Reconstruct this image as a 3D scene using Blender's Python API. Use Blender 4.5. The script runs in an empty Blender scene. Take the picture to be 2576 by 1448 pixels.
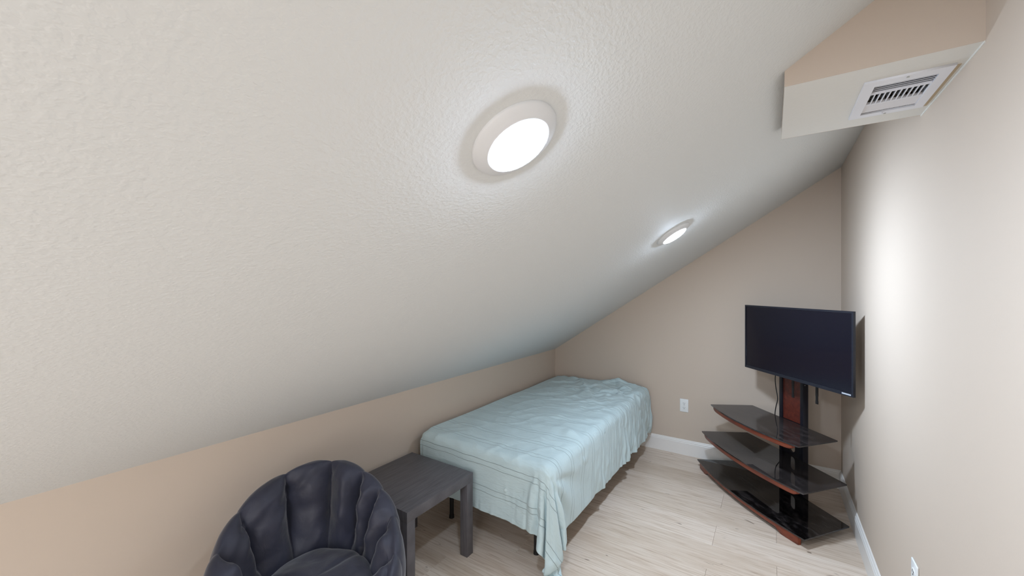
import bpy, bmesh, math, random
import numpy as np
from mathutils import Vector, Matrix, noise
PI = math.pi
R = math.radians
sc = bpy.context.scene
C = sc.collection
random.seed(11)

# ------------------------------------------------------------------ camera, world, light, exposure
F_PX = 990.0
cam = bpy.data.objects.new('camera', bpy.data.cameras.new('camera'))
C.objects.link(cam)
cam.location = (0, 0, 1.48)
cam.rotation_euler = (PI / 2, 0, R(33.49))
cam.data.sensor_width = 36
cam.data.lens = 36 * F_PX / 2576
cam.data.clip_start = 0.02
sc.camera = cam

world = bpy.data.worlds.new('world')
sc.world = world
world.use_nodes = True
world.node_tree.nodes['Background'].inputs[0].default_value = (0.9, 0.95, 1, 1)
world.node_tree.nodes['Background'].inputs[1].default_value = 0.3

LAMP = 290.0           # radiance of the lamp diffusers
sc.view_settings.view_transform = 'Standard'
sc.view_settings.look = 'None'
sc.view_settings.gamma = 1
sc.view_settings.use_curve_mapping = False
sc.view_settings.exposure = 0.0

# added fill light behind the camera, in an invented right-wall window opening
al = bpy.data.lights.new('fill_light', 'AREA')
al.shape = 'RECTANGLE'
al.size = 1.18
al.size_y = 1.18
al.energy = 46
al.color = (0.95, 0.97, 1.0)
alo = bpy.data.objects.new('fill_light', al)
C.objects.link(alo)
alo.location = (0.424 + 0.085, -1.95, 1.05)
alo.rotation_euler = (0, R(90), 0)       # shines towards -x

# ------------------------------------------------------------------ room numbers (metres)
XL, XR, YF, YB = -1.938, 0.424, 3.77, -2.6
ZK = 0.829
SL = 0.654
def zs(x): return ZK + SL * (x - XL)
ZT = zs(XR)
SN = Vector((SL, 0, -1)).normalized()          # slope normal into the room
SA = math.atan(SL)

# ------------------------------------------------------------------ helpers
def lin(r, g, b):
    f = lambda c: (c / 255 / 12.92) if c / 255 <= 0.04045 else ((c / 255 + 0.055) / 1.055) ** 2.4
    return (f(r), f(g), f(b), 1)

def mat(name, col, rough=0.6, metal=0.0, spec=0.5, sheen=0.0):
    m = bpy.data.materials.new(name)
    m.use_nodes = True
    b = m.node_tree.nodes['Principled BSDF']
    b.inputs['Base Color'].default_value = col
    b.inputs['Roughness'].default_value = rough
    b.inputs['Metallic'].default_value = metal
    b.inputs['Specular IOR Level'].default_value = spec
    if sheen:
        b.inputs['Sheen Weight'].default_value = sheen
    return m

class NT:
    """tiny wrapper to add nodes to a material"""
    def __init__(s, m):
        s.t = m.node_tree
        s.b = s.t.nodes['Principled BSDF']
    def n(s, typ, **kw):
        nd = s.t.nodes.new(typ)
        for k, v in kw.items():
            if hasattr(nd, k) and not k[0].isupper():
                setattr(nd, k, v)
        return nd
    def l(s, a, b): s.t.links.new(a, b)
    def math(s, op, a, b=None, clamp=False):
        nd = s.n('ShaderNodeMath', operation=op)
        nd.use_clamp = clamp
        for i, v in enumerate((a, b)):
            if v is None: continue
            if isinstance(v, (int, float)): nd.inputs[i].default_value = v
            else: s.l(v, nd.inputs[i])
        return nd.outputs[0]
    def coords(s, kind='Object', scale=(1, 1, 1), loc=None):
        tc = s.n('ShaderNodeTexCoord')
        mp = s.n('ShaderNodeMapping')
        mp.inputs['Scale'].default_value = scale
        s.l(tc.outputs[kind], mp.inputs['Vector'])
        return mp.outputs[0]
    def noise(s, vec, scale, detail=3, rough=0.5, dist=0.0):
        nd = s.n('ShaderNodeTexNoise')
        nd.inputs['Scale'].default_value = scale
        nd.inputs['Detail'].default_value = detail
        nd.inputs['Roughness'].default_value = rough
        nd.inputs['Distortion'].default_value = dist
        s.l(vec, nd.inputs['Vector'])
        return nd.outputs['Fac']
    def ramp(s, fac, stops):
        nd = s.n('ShaderNodeValToRGB')
        e = nd.color_ramp.elements
        while len(e) < len(stops): e.new(0.5)
        for k, (p, c) in enumerate(stops):
            e[k].position = p
            e[k].color = c
        s.l(fac, nd.inputs[0])
        return nd.outputs[0]
    def mix(s, fac, a, b, blend='MIX'):
        nd = s.n('ShaderNodeMix', data_type='RGBA', blend_type=blend)
        for sock, v in ((nd.inputs['Factor'], fac), (nd.inputs[6], a), (nd.inputs[7], b)):
            if isinstance(v, (int, float)): sock.default_value = v
            elif isinstance(v, tuple): sock.default_value = v
            else: s.l(v, sock)
        return nd.outputs[2]
    def bump(s, h, strength=0.3, dist=0.01):
        nd = s.n('ShaderNodeBump')
        nd.inputs['Strength'].default_value = strength
        nd.inputs['Distance'].default_value = dist
        s.l(h, nd.inputs['Height'])
        s.l(nd.outputs[0], s.b.inputs['Normal'])
    def color(s, c): s.l(c, s.b.inputs['Base Color'])

def link(name, me, m=None, parent=None, smooth=False):
    o = bpy.data.objects.new(name, me)
    C.objects.link(o)
    if m is not None: me.materials.append(m)
    if parent is not None: o.parent = parent
    if smooth: me.shade_smooth()
    return o
def bmobj(name, bm, m=None, parent=None, smooth=False, angle=None):
    me = bpy.data.meshes.new(name)
    bm.normal_update()
    bm.to_mesh(me)
    bm.free()
    o = link(name, me, m, parent, smooth or angle is not None)
    if angle is not None:
        me.set_sharp_from_angle(angle=R(angle))
    return o
def box(bm, lo, hi, bev=0.0, seg=2):
    r = bmesh.ops.create_cube(bm, size=1)
    vs = r['verts']
    for v in vs:
        v.co = Vector([lo[k] + (v.co[k] + 0.5) * (hi[k] - lo[k]) for k in range(3)])
    if bev:
        es = list({e for v in vs for e in v.link_edges})
        bmesh.ops.bevel(bm, geom=es, offset=bev, segments=seg, affect='EDGES', profile=0.5)
def boxobj(name, lo, hi, m, parent=None, bev=0.0, seg=2):
    bm = bmesh.new()
    box(bm, lo, hi, bev, seg)
    return bmobj(name, bm, m, parent, angle=35 if bev else None)
def poly_prism(bm, pts, z0, z1):
    """extrude a plan polygon (list of (x, y), counter-clockwise) from z0 to z1"""
    lo = [bm.verts.new((x, y, z0)) for x, y in pts]
    hi = [bm.verts.new((x, y, z1)) for x, y in pts]
    bm.faces.new(lo[::-1])
    bm.faces.new(hi)
    n = len(pts)
    for k in range(n):
        bm.faces.new((lo[k], lo[(k + 1) % n], hi[(k + 1) % n], hi[k]))
def tube(bm, pts, r, seg=8):
    pts = [Vector(p) for p in pts]
    rings = []
    for k, p in enumerate(pts):
        d = (pts[min(k + 1, len(pts) - 1)] - pts[max(k - 1, 0)]).normalized()
        u = d.orthogonal().normalized() if k == 0 else (u0 - d * u0.dot(d)).normalized()
        u0 = u
        w = d.cross(u)
        rings.append([bm.verts.new(p + (u * math.cos(2 * PI * q / seg) + w * math.sin(2 * PI * q / seg)) * r) for q in range(seg)])
    for a, b in zip(rings, rings[1:]):
        for q in range(seg):
            bm.faces.new((a[q], a[(q + 1) % seg], b[(q + 1) % seg], b[q]))
    bm.faces.new(rings[0][::-1])
    bm.faces.new(rings[-1])
def spline(ctrl, n=10):
    out = []
    P = [Vector(p) for p in ctrl]
    for k in range(len(P) - 1):
        p0, p1, p2, p3 = P[max(k - 1, 0)], P[k], P[k + 1], P[min(k + 2, len(P) - 1)]
        for q in range(n):
            t = q / n
            out.append(0.5 * ((2 * p1) + (p2 - p0) * t + (2 * p0 - 5 * p1 + 4 * p2 - p3) * t * t + (3 * p1 - p0 - 3 * p2 + p3) * t ** 3))
    out.append(P[-1])
    return out
def lathe(bm, prof, seg=64, cap=False):
    rings = [[bm.verts.new((r * math.cos(2 * PI * q / seg), r * math.sin(2 * PI * q / seg), z)) for q in range(seg)] for r, z in prof]
    for a, b in zip(rings, rings[1:]):
        for q in range(seg):
            bm.faces.new((a[q], a[(q + 1) % seg], b[(q + 1) % seg], b[q]))
    if cap: bm.faces.new(rings[-1])
def flat(name, outer, holes, depth, m, parent=None):
    """plate with holes, drawn in local x/y, thickness along z (centred)"""
    cu = bpy.data.curves.new(name, 'CURVE')
    cu.dimensions = '2D'
    cu.fill_mode = 'BOTH'
    cu.extrude = depth / 2
    for loop in [outer] + holes:
        sp = cu.splines.new('POLY')
        sp.points.add(len(loop) - 1)
        for p, (x, y) in zip(sp.points, loop): p.co = (x, y, 0, 1)
        sp.use_cyclic_u = True
    tmp = bpy.data.objects.new(name + '_curve', cu)
    C.objects.link(tmp)
    dg = bpy.context.evaluated_depsgraph_get()
    me = bpy.data.meshes.new_from_object(tmp.evaluated_get(dg))
    bpy.data.objects.remove(tmp)
    bpy.data.curves.remove(cu)
    me.name = name
    me.materials.clear()
    return link(name, me, m, parent)
def oval(cx, cy, w, h, n=20):
    r = w / 2
    out = []
    for k in range(n):
        a = 2 * PI * k / n
        y = math.sin(a) * r
        out.append((cx + math.cos(a) * r, cy + y + (h / 2 - r if y >= 0 else -(h / 2 - r))))
    return out
def empty(name, loc, rz, label, cat, group=None):
    o = bpy.data.objects.new(name, None)
    C.objects.link(o)
    o.empty_display_size = 0.1
    o.location = loc
    o.rotation_euler = (0, 0, rz)
    tag(o, label, cat, group)
    return o
def tag(o, label, cat, group=None):
    o['label'] = label
    o['category'] = cat
    if group: o['group'] = group
    return o
def structure(o):
    o['kind'] = 'structure'
    return o

# ------------------------------------------------------------------ materials
WALL = mat('beige_wall_paint', lin(207, 192, 177), 0.75, spec=0.25)
k = NT(WALL)
v = k.coords('Object')
k.bump(k.noise(v, 160, 2, 0.5), 0.06, 0.002)
WALL2 = WALL

CEIL = mat('white_textured_ceiling', lin(221, 223, 222), 0.75, spec=0.25)
k = NT(CEIL)
v = k.coords('Object', (1, 0.8, 1))
n1 = k.noise(v, 120, 2, 0.5, 0.0)
n2 = k.noise(v, 52, 2, 0.5, 0.0)
h = k.math('ADD', k.ramp(n1, [(0.42, (0, 0, 0, 1)), (0.62, (1, 1, 1, 1))]), k.math('MULTIPLY', n2, 0.8))
k.bump(h, 0.17, 0.003)

SOFW = mat('white_soffit_paint', lin(222, 219, 212), 0.75, spec=0.25)
k = NT(SOFW)
v = k.coords('Object')
k.bump(k.noise(v, 70, 3, 0.55, 0.4), 0.2, 0.004)

TRIM = mat('white_gloss_trim', lin(240, 237, 233), 0.35)
PLASTIC = mat('white_plastic', lin(238, 240, 240), 0.35)
DARKSLOT = mat('dark_slot', lin(40, 40, 42), 0.6)
SCREW = mat('screw_metal', lin(190, 190, 186), 0.35, 0.8)

# oak laminate
OAK = mat('pale_oak_laminate', lin(205, 186, 166), 0.42, spec=0.4)
k = NT(OAK)
tc = k.n('ShaderNodeTexCoord')
oi = k.n('ShaderNodeObjectInfo')
cmb = k.n('ShaderNodeCombineXYZ')
k.l(k.math('MULTIPLY', oi.outputs['Random'], 37.0), cmb.inputs[0])
k.l(k.math('MULTIPLY', oi.outputs['Random'], 91.0), cmb.inputs[1])
va = k.n('ShaderNodeVectorMath', operation='ADD')
k.l(tc.outputs['Object'], va.inputs[0])
k.l(cmb.outputs[0], va.inputs[1])
def mapped(scale):
    mp = k.n('ShaderNodeMapping')
    mp.inputs['Scale'].default_value = scale
    k.l(va.outputs[0], mp.inputs['Vector'])
    return mp.outputs[0]
grain = k.noise(mapped((1.3, 26, 1)), 3.2, 6, 0.62, 0.35)
broad = k.noise(mapped((0.9, 5, 1)), 1.7, 3, 0.5, 0.8)
fine = k.noise(mapped((4, 160, 1)), 3.0, 3, 0.6)
base = k.ramp(grain, [(0.32, lin(190, 168, 147)), (0.50, lin(222, 205, 188)), (0.72, lin(232, 219, 205))])
base = k.mix(k.math('MULTIPLY', k.ramp(broad, [(0.48, (0, 0, 0, 1)), (0.72, (1, 1, 1, 1))]), 0.55), base, lin(200, 179, 158))
base = k.mix(0.10, base, k.ramp(fine, [(0.35, lin(182, 158, 136)), (0.6, lin(232, 220, 208))]))
kn = k.noise(mapped((7, 20, 1)), 1.0, 2, 0.5, 1.2)
knot = k.ramp(kn, [(0.71, (0, 0, 0, 1)), (0.77, (1, 1, 1, 1))])
base = k.mix(k.math('MULTIPLY', knot, 0.75), base, lin(96, 72, 56))
tone = k.ramp(oi.outputs['Random'], [(0.0, (0.90, 0.88, 0.86, 1)), (0.5, (1, 1, 1, 1)), (1.0, (1.07, 1.08, 1.10, 1))])
base = k.mix(1.0, base, tone, 'MULTIPLY')
k.color(base)
k.bump(grain, 0.05, 0.002)
SUBFLOOR = mat('floor_joint_brown', lin(150, 130, 112), 0.8)

# ------------------------------------------------------------------ the room
T = 0.12
def wallbox(name, lo, hi, m): return structure(boxobj(name, lo, hi, m))
wallbox('wall_left', (XL - T, YB - T, -0.1), (XL, YF + T, ZK + 0.0), WALL)
WY0, WY1, WZ0, WZ1 = -2.55, -1.35, 0.45, 1.65
bm = bmesh.new()
ztop = ZT + 0.3
box(bm, (XR, WY1, -0.1), (XR + T, YF + T, ztop))
box(bm, (XR, YB - T, -0.1), (XR + T, WY0, ztop))
box(bm, (XR, WY0, -0.1), (XR + T, WY1, WZ0))
box(bm, (XR, WY0, WZ1), (XR + T, WY1, ztop))
structure(bmobj('wall_right', bm, WALL))
bm = bmesh.new()
for lo_, hi_ in (((WY0, WZ0), (WY1, WZ0 + 0.05)), ((WY0, WZ1 - 0.05), (WY1, WZ1)), ((WY0, WZ0 + 0.05), (WY0 + 0.05, WZ1 - 0.05)), ((WY1 - 0.05, WZ0 + 0.05), (WY1, WZ1 - 0.05)), (((WY0 + WY1) / 2 - 0.02, WZ0 + 0.05), ((WY0 + WY1) / 2 + 0.02, WZ1 - 0.05))):
    box(bm, (XR + 0.02, lo_[0], lo_[1]), (XR + 0.07, hi_[0], hi_[1]))
structure(bmobj('added_window_1', bm, TRIM))  # unseen window frame, added to house the fill light
for nm, ya, yb in (('wall_far', YF, YF + T), ('wall_near', YB - T, YB)):
    bm = bmesh.new()
    pr = [(XL - 0.001, -0.1), (XR + 0.001, -0.1), (XR + 0.001, ZT + 0.001), (XL - 0.001, ZK + 0.001)]
    lo = [bm.verts.new((x, ya, z)) for x, z in pr]
    hi = [bm.verts.new((x, yb, z)) for x, z in pr]
    bm.faces.new(lo)
    bm.faces.new(hi[::-1])
    for q in range(4): bm.faces.new((lo[q], hi[q], hi[(q + 1) % 4], lo[(q + 1) % 4]))
    bmesh.ops.recalc_face_normals(bm, faces=bm.faces)
    structure(bmobj(nm, bm, WALL))
bm = bmesh.new()
pr = [(XL - T, zs(XL - T)), (XR + T, zs(XR + T)), (XR + T, zs(XR + T) + 0.15), (XL - T, zs(XL - T) + 0.15)]
lo = [bm.verts.new((x, YB - T, z)) for x, z in pr]
hi = [bm.verts.new((x, YF + T, z)) for x, z in pr]
bm.faces.new(lo)
bm.faces.new(hi[::-1])
for q in range(4): bm.faces.new((lo[q], hi[q], hi[(q + 1) % 4], lo[(q + 1) % 4]))
bmesh.ops.recalc_face_normals(bm, faces=bm.faces)
structure(bmobj('ceiling', bm, CEIL))

# floor: a sub-floor with every laminate board as its own part
floor = structure(boxobj('floor', (XL - T, YB - T, -0.12), (XR + T, YF + T, -0.0105), SUBFLOOR))
PW, PL, G = 0.228, 1.22, 0.0004
def plank_mesh(w, l):
    bm = bmesh.new()
    box(bm, (-l / 2 + G, -w / 2 + G, -0.0105), (l / 2 - G, w / 2 - G, 0.0), 0.0006, 1)
    me = bpy.data.meshes.new('floor_plank')
    bm.to_mesh(me)
    bm.free()
    me.materials.append(OAK)
    return me
full = plank_mesh(PW, PL)
offs = [-0.29, 0.02, -0.29 + 0.61, 0.33 + 0.61, -0.29, 0.24]
row = 0
y = YF - 0.79 + PW * 3            # a joint line at y = 2.98
ys = []
yy = y
while yy - PW > YB - 0.05: ys.append(yy - PW / 2); yy -= PW
ys.append(y + PW / 2)
for row, yc in enumerate(ys):
    w = PW
    y0, y1 = yc - PW / 2, yc + PW / 2
    if y1 > YF: y1 = YF
    if y0 < YB: y0 = YB
    off = offs[row % 2] if yc > 2.2 else offs[row % 6]
    xs = off
    while xs > XL: xs -= PL
    while xs < XR:
        a, b = max(xs, XL), min(xs + PL, XR)
        if b - a > 0.02 and y1 - y0 > 0.02:
            me = full if (b - a > PL - 1e-4 and y1 - y0 > PW - 1e-4) else plank_mesh(y1 - y0, b - a)
            p = bpy.data.objects.new('floor_plank', me)
            C.objects.link(p)
            p.parent = floor
            p.location = ((a + b) / 2, (y0 + y1) / 2, 0)
        xs += PL

# baseboards: stepped profile (distance from wall, height)
BP = [(0.0, 0.0), (0.015, 0.0), (0.015, 0.104), (0.0125, 0.108), (0.0125, 0.116), (0.008, 0.122), (0.008, 0.127), (0.005, 0.132), (0.0, 0.132)]
def baseboard(name, p0, p1, inward):
    bm = bmesh.new()
    a = [bm.verts.new((p0[0] + inward[0] * d, p0[1] + inward[1] * d, z)) for d, z in BP]
    b = [bm.verts.new((p1[0] + inward[0] * d, p1[1] + inward[1] * d, z)) for d, z in BP]
    n = len(BP)
    for q in range(n): bm.faces.new((a[q], a[(q + 1) % n], b[(q + 1) % n], b[q]))
    bm.faces.new(a)
    bm.faces.new(b[::-1])
    bmesh.ops.recalc_face_normals(bm, faces=bm.faces)
    return structure(bmobj(name, bm, TRIM))
baseboard('baseboard_far', (XL, YF), (XR, YF), (0, -1))
baseboard('baseboard_right', (XR, YB), (XR, YF - 0.0155), (-1, 0))
baseboard('baseboard_left', (XL, YB), (XL, YF - 0.0155), (1, 0))

# duct soffit that crosses from the slope to the right wall, with a real opening for the grille
SY0, SY1, SZ = 1.405, 1.892, 2.07
XS = 0.030                              # left end, a few centimetres below the slope
VX0, VX1, VY0, VY1 = 0.240, 0.388, 1.525, 1.772      # opening
bm = bmesh.new()
th = 0.012
def slab(x0, x1, y0, y1):
    y0 = y0 + 0.0021 if y0 == SY0 else y0
    y1 = y1 - 0.0021 if y1 == SY1 else y1
    box(bm, (x0, y0, SZ), (x1, y1, SZ + th))
slab(XS, VX0, SY0, SY1)
slab(VX1, XR, SY0, SY1)
slab(VX0, VX1, SY0, VY0)
slab(VX0, VX1, VY1, SY1)
structure(bmobj('ceiling_soffit', bm, SOFW))
bm = bmesh.new()
for ya, yb in ((SY0 - 0.0005, SY0 + 0.0020), (SY1 - 0.0020, SY1 + 0.0005)):
    pr = [(XS, SZ), (XR, SZ), (XR, zs(XR) + 0.01), (XS, zs(XS) + 0.01)]
    lo = [bm.verts.new((x, ya, z)) for x, z in pr]
    hi = [bm.verts.new((x, yb, z)) for x, z in pr]
    bm.faces.new(lo)
    bm.faces.new(hi[::-1])
    for q in range(4): bm.faces.new((lo[q], hi[q], hi[(q + 1) % 4], lo[(q + 1) % 4]))
bmesh.ops.recalc_face_normals(bm, faces=bm.faces)
box(bm, (XS, SY0 + 0.0021, SZ + 0.0125), (XS + 0.003, SY1 - 0.0021, zs(XS) + 0.004))
structure(bmobj('wall_soffit', bm, WALL))
# strip of white ceiling paint carried down onto the right wall, and the bare tan strip beside the grille
structure(boxobj('trim_1', (XR - 0.002, SY0, SZ - 0.005), (XR, SY1, SZ), SOFW))
TAN = mat('bare_tan_strip', lin(196, 178, 150), 0.8)
structure(boxobj('trim_2', (0.4045, 1.515, SZ - 0.0012), (0.4155, 1.80, SZ), TAN))

# ------------------------------------------------------------------ ceiling register
ENAMEL = mat('white_enamelled_steel', lin(228, 228, 232), 0.4)
DUCT = mat('galvanised_duct', lin(150, 150, 150), 0.5, 0.2)
k = NT(DUCT)
v = k.coords('Object', (1, 0.7, 1))
nn = k.noise(v, 60, 4, 0.6, 1.5)
k.color(k.ramp(nn, [(0.36, lin(26, 24, 24)), (0.47, lin(98, 74, 40)), (0.55, lin(190, 198, 202)), (0.66, lin(120, 128, 134))]))
reg = empty('ceiling_register', (0, 0, SZ), 0, 'white louvred air register set in the underside of the ceiling soffit', 'air vent')
FX0, FX1, FY0, FY1 = 0.221, 0.404, 1.502, 1.792
flat('frame', [(FX0, FY0), (FX1, FY0), (FX1, FY1), (FX0, FY1)],
     [[(VX0 + 0.008, VY0 + 0.012), (VX1 - 0.008, VY0 + 0.012), (VX1 - 0.008, VY1 - 0.008), (VX0 + 0.008, VY1 - 0.008)]], 0.006, ENAMEL, reg).location = (0, 0, -0.0032)
bm = bmesh.new()
box(bm, (VX0 + 0.002, VY0 + 0.002, 0.0), (VX1 - 0.002, VY1 - 0.002, 0.055))
bm.faces.ensure_lookup_table()
bmesh.ops.delete(bm, geom=[f for f in bm.faces if f.calc_center_median().z < 0.001], context='FACES')
bmobj('duct_boot', bm, DUCT, reg)
def slat(y0, tilt, w=0.013):
    bm = bmesh.new()
    box(bm, (VX0 + 0.006, -w / 2, -0.0006), (VX1 - 0.006, w / 2, 0.0006))
    bmesh.ops.rotate(bm, verts=bm.verts, cent=(0, 0, 0), matrix=Matrix.Rotation(tilt, 3, 'X'))
    o = bmobj('louvre', bm, ENAMEL, reg)
    o.location = (0, y0, 0.001)
y0a, y0b = VY0 + 0.012, VY0 + 0.072
for q in range(5): slat(y0a + 0.006 + q * 0.0125, R(34))
y0c = y0b + 0.004 + 0.082
for q in range(6): slat(y0c + 0.008 + q * 0.0115, R(-34), 0.0122)
for yb_ in (y0b, y0c - 0.002):
    boxobj('cross_bar', (VX0 + 0.004, yb_ - 0.002, -0.005), (VX1 - 0.004, yb_ + 0.004, 0.004), ENAMEL, reg)
for q in range(12):
    x = VX0 + 0.008 + 0.0005 + q * (VX1 - VX0 - 0.017) / 11
    boxobj('bar', (x - 0.0014, y0b + 0.003, -0.004), (x + 0.0014, y0c - 0.003, 0.0), ENAMEL, reg)
boxobj('damper_lever', (0.300, VY1 - 0.006, -0.012), (0.306, VY1 + 0.0, -0.004), ENAMEL, reg, 0.001)
for sy in (FY0 + 0.010, FY1 - 0.008):
    bm = bmesh.new()
    bmesh.ops.create_cone(bm, cap_ends=True, segments=12, radius1=0.0035, radius2=0.003, depth=0.002, matrix=Matrix.Translation((0.313, sy, -0.007)))
    bmobj('screw', bm, SCREW, reg)

# ------------------------------------------------------------------ lamps on the slope
LTRIM = mat('white_lamp_trim', lin(226, 228, 230), 0.45)
GLOW = bpy.data.materials.new('lamp_diffuser')
GLOW.use_nodes = True
gb = GLOW.node_tree.nodes['Principled BSDF']
gb.inputs['Base Color'].default_value = (0.9, 0.9, 0.9, 1)
gb.inputs['Emission Color'].default_value = (0.79, 0.95, 1.155, 1)
gb.inputs['Emission Strength'].default_value = LAMP
GLOW_FAR = GLOW.copy()          # the far lamp is a little stronger
GLOW_FAR.name = 'lamp_diffuser_strong'
GLOW_FAR.node_tree.nodes['Principled BSDF'].inputs['Emission Strength'].default_value = LAMP * 1.35
def lamp(y, label, x=-0.460, glow=None):
    p = Vector((x, y, zs(x)))
    t = empty('ceiling_lamp', p, 0, label, 'ceiling light', 'round flush lamps on the sloped ceiling')
    t.rotation_euler = (PI, SA, 0)
    t.rotation_euler = SN.to_track_quat('Z', 'Y').to_euler()
    bm = bmesh.new()
    lathe(bm, [(0.100, -0.001), (0.1005, 0.003), (0.098, 0.007), (0.090, 0.0115), (0.080, 0.0165), (0.0740, 0.0190), (0.0705, 0.0200), (0.0685, 0.0190), (0.0678, 0.015)], 72)
    bmobj('trim_ring', bm, LTRIM, t, smooth=True)
    bm = bmesh.new()
    lathe(bm, [(0.0678, 0.0175), (0.0663, 0.0209), (0.0606, 0.0240), (0.0486, 0.0266), (0.030, 0.0285), (0.010, 0.0292), (0.002, 0.0292)], 72, True)
    bmobj('diffuser', bm, glow or GLOW, t, smooth=True)
    return t
lamp(0.705, 'near round white lamp glowing on the middle of the sloped ceiling')
lamp(2.362, 'far round white lamp on the sloped ceiling, nearest the far wall and the bed', -0.471, GLOW_FAR)
lamp(-0.95, 'added round white lamp on the sloped ceiling, unseen behind the viewer')  # this lamp and the next are unseen, added for light from behind
lamp(-2.1, 'added round white lamp on the sloped ceiling, unseen at the near end of the attic')

# ------------------------------------------------------------------ outlets
def outlet(loc, rz, label):
    t = empty('wall_outlet', loc, rz, label, 'outlet', 'white wall outlets')
    bm = bmesh.new()                       # local: plate in x/z, facing -y
    box(bm, (-0.035, -0.006, -0.0575), (0.035, 0.0, 0.0575), 0.0035, 3)
    bmobj('cover_plate', bm, PLASTIC, t, angle=40)
    for s in (1, -1):
        pl_ = [(x, z) for x, z in oval(0, 0, 0.034, 0.029, 24)]
        f = flat('receptacle', [(0.017 * math.cos(a), max(-0.0125, min(0.0125, 0.017 * math.sin(a)))) for a in [2 * PI * q / 28 for q in range(28)]], [], 0.003, PLASTIC, t)
        f.rotation_euler = (PI / 2, 0, 0)
        f.location = (0, -0.0065, s * 0.0195)
        for dx, w, h_, dz in ((-0.0065, 0.0022, 0.008, 0.003), (0.0065, 0.0022, 0.0065, 0.003), (0, 0.005, 0.0045, -0.0072)):
            bm = bmesh.new()
            box(bm, (dx - w / 2, -0.0016, dz - h_ / 2), (dx + w / 2, -0.0003, dz + h_ / 2))
            sl = bmobj('slot', bm, DARKSLOT)
            sl.parent = f
            sl.matrix_parent_inverse = Matrix.Identity(4)
            sl.rotation_euler = (-PI / 2, 0, 0)
            sl.location = (0, 0, 0.0007)
    bm = bmesh.new()
    bmesh.ops.create_cone(bm, cap_ends=True, segments=12, radius1=0.003, radius2=0.0026, depth=0.0016, matrix=Matrix.Translation((0, -0.0066, 0)) @ Matrix.Rotation(PI / 2, 4, 'X'))
    bmobj('screw', bm, SCREW, t)
    return t
outlet((-0.655, YF, 0.435), 0, 'white duplex outlet low on the far wall between bed and television stand')
outlet((XR, 1.950, 0.4525), -PI / 2, 'white outlet plate low on the right wall nearest the viewer')

# ------------------------------------------------------------------ bed
BEDX0, BEDX1, BEDY0, BEDY1 = -1.88, -0.945, 1.78, 3.715
BLACK = mat('black_painted_steel', lin(24, 22, 23), 0.45)
MATT = mat('white_mattress_ticking', lin(232, 228, 220), 0.8)
k = NT(MATT)
k.bump(k.noise(k.coords('Object'), 90, 2), 0.1, 0.003)
bed = empty('single_bed', ((BEDX0 + BEDX1) / 2, (BEDY0 + BEDY1) / 2, 0), 0, 'single bed on a black metal frame standing in the corner under the slope', 'bed')
bo = bed.location
def bl(x, y, z): return (x - bo.x, y - bo.y, z)
bm = bmesh.new()
box(bm, bl(BEDX0 + 0.012, BEDY0 + 0.014, 0.300), bl(BEDX1 - 0.014, BEDY1 - 0.01, 0.5405), 0.05, 5)
bmobj('mattress', bm, MATT, bed, angle=50)
for (x0, x1, y0, y1) in ((BEDX0 + 0.02, BEDX1 - 0.02, BEDY0 + 0.03, BEDY0 + 0.06), (BEDX0 + 0.02, BEDX1 - 0.02, BEDY1 - 0.06, BEDY1 - 0.03),
                         (BEDX0 + 0.02, BEDX0 + 0.05, BEDY0 + 0.06, BEDY1 - 0.06), (BEDX1 - 0.05, BEDX1 - 0.02, BEDY0 + 0.06, BEDY1 - 0.06)):
    boxobj('frame_rail', bl(x0, y0, 0.265), bl(x1, y1, 0.300), BLACK, bed, 0.003)
for q in range(9):
    yy = BEDY0 + 0.16 + q * 0.2
    boxobj('slat', bl(BEDX0 + 0.05, yy, 0.280), bl(BEDX1 - 0.05, yy + 0.05, 0.299), BLACK, bed)
for x in (-1.727, -1.098):
    for y in (1.905, 2.80, 3.62):
        bm = bmesh.new()
        bmesh.ops.create_cone(bm, cap_ends=True, segments=20, radius1=0.0135, radius2=0.0135, depth=0.268, matrix=Matrix.Translation(bl(x, y, 0.144)))
        o = bmobj('leg', bm, BLACK, bed, angle=40)
        bm = bmesh.new()
        bmesh.ops.create_cone(bm, cap_ends=True, segments=20, radius1=0.0165, radius2=0.0150, depth=0.018, matrix=Matrix.Translation(bl(x, y, 0.009)))
        bmobj('foot_cap', bm, BLACK, o, angle=40)

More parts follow.
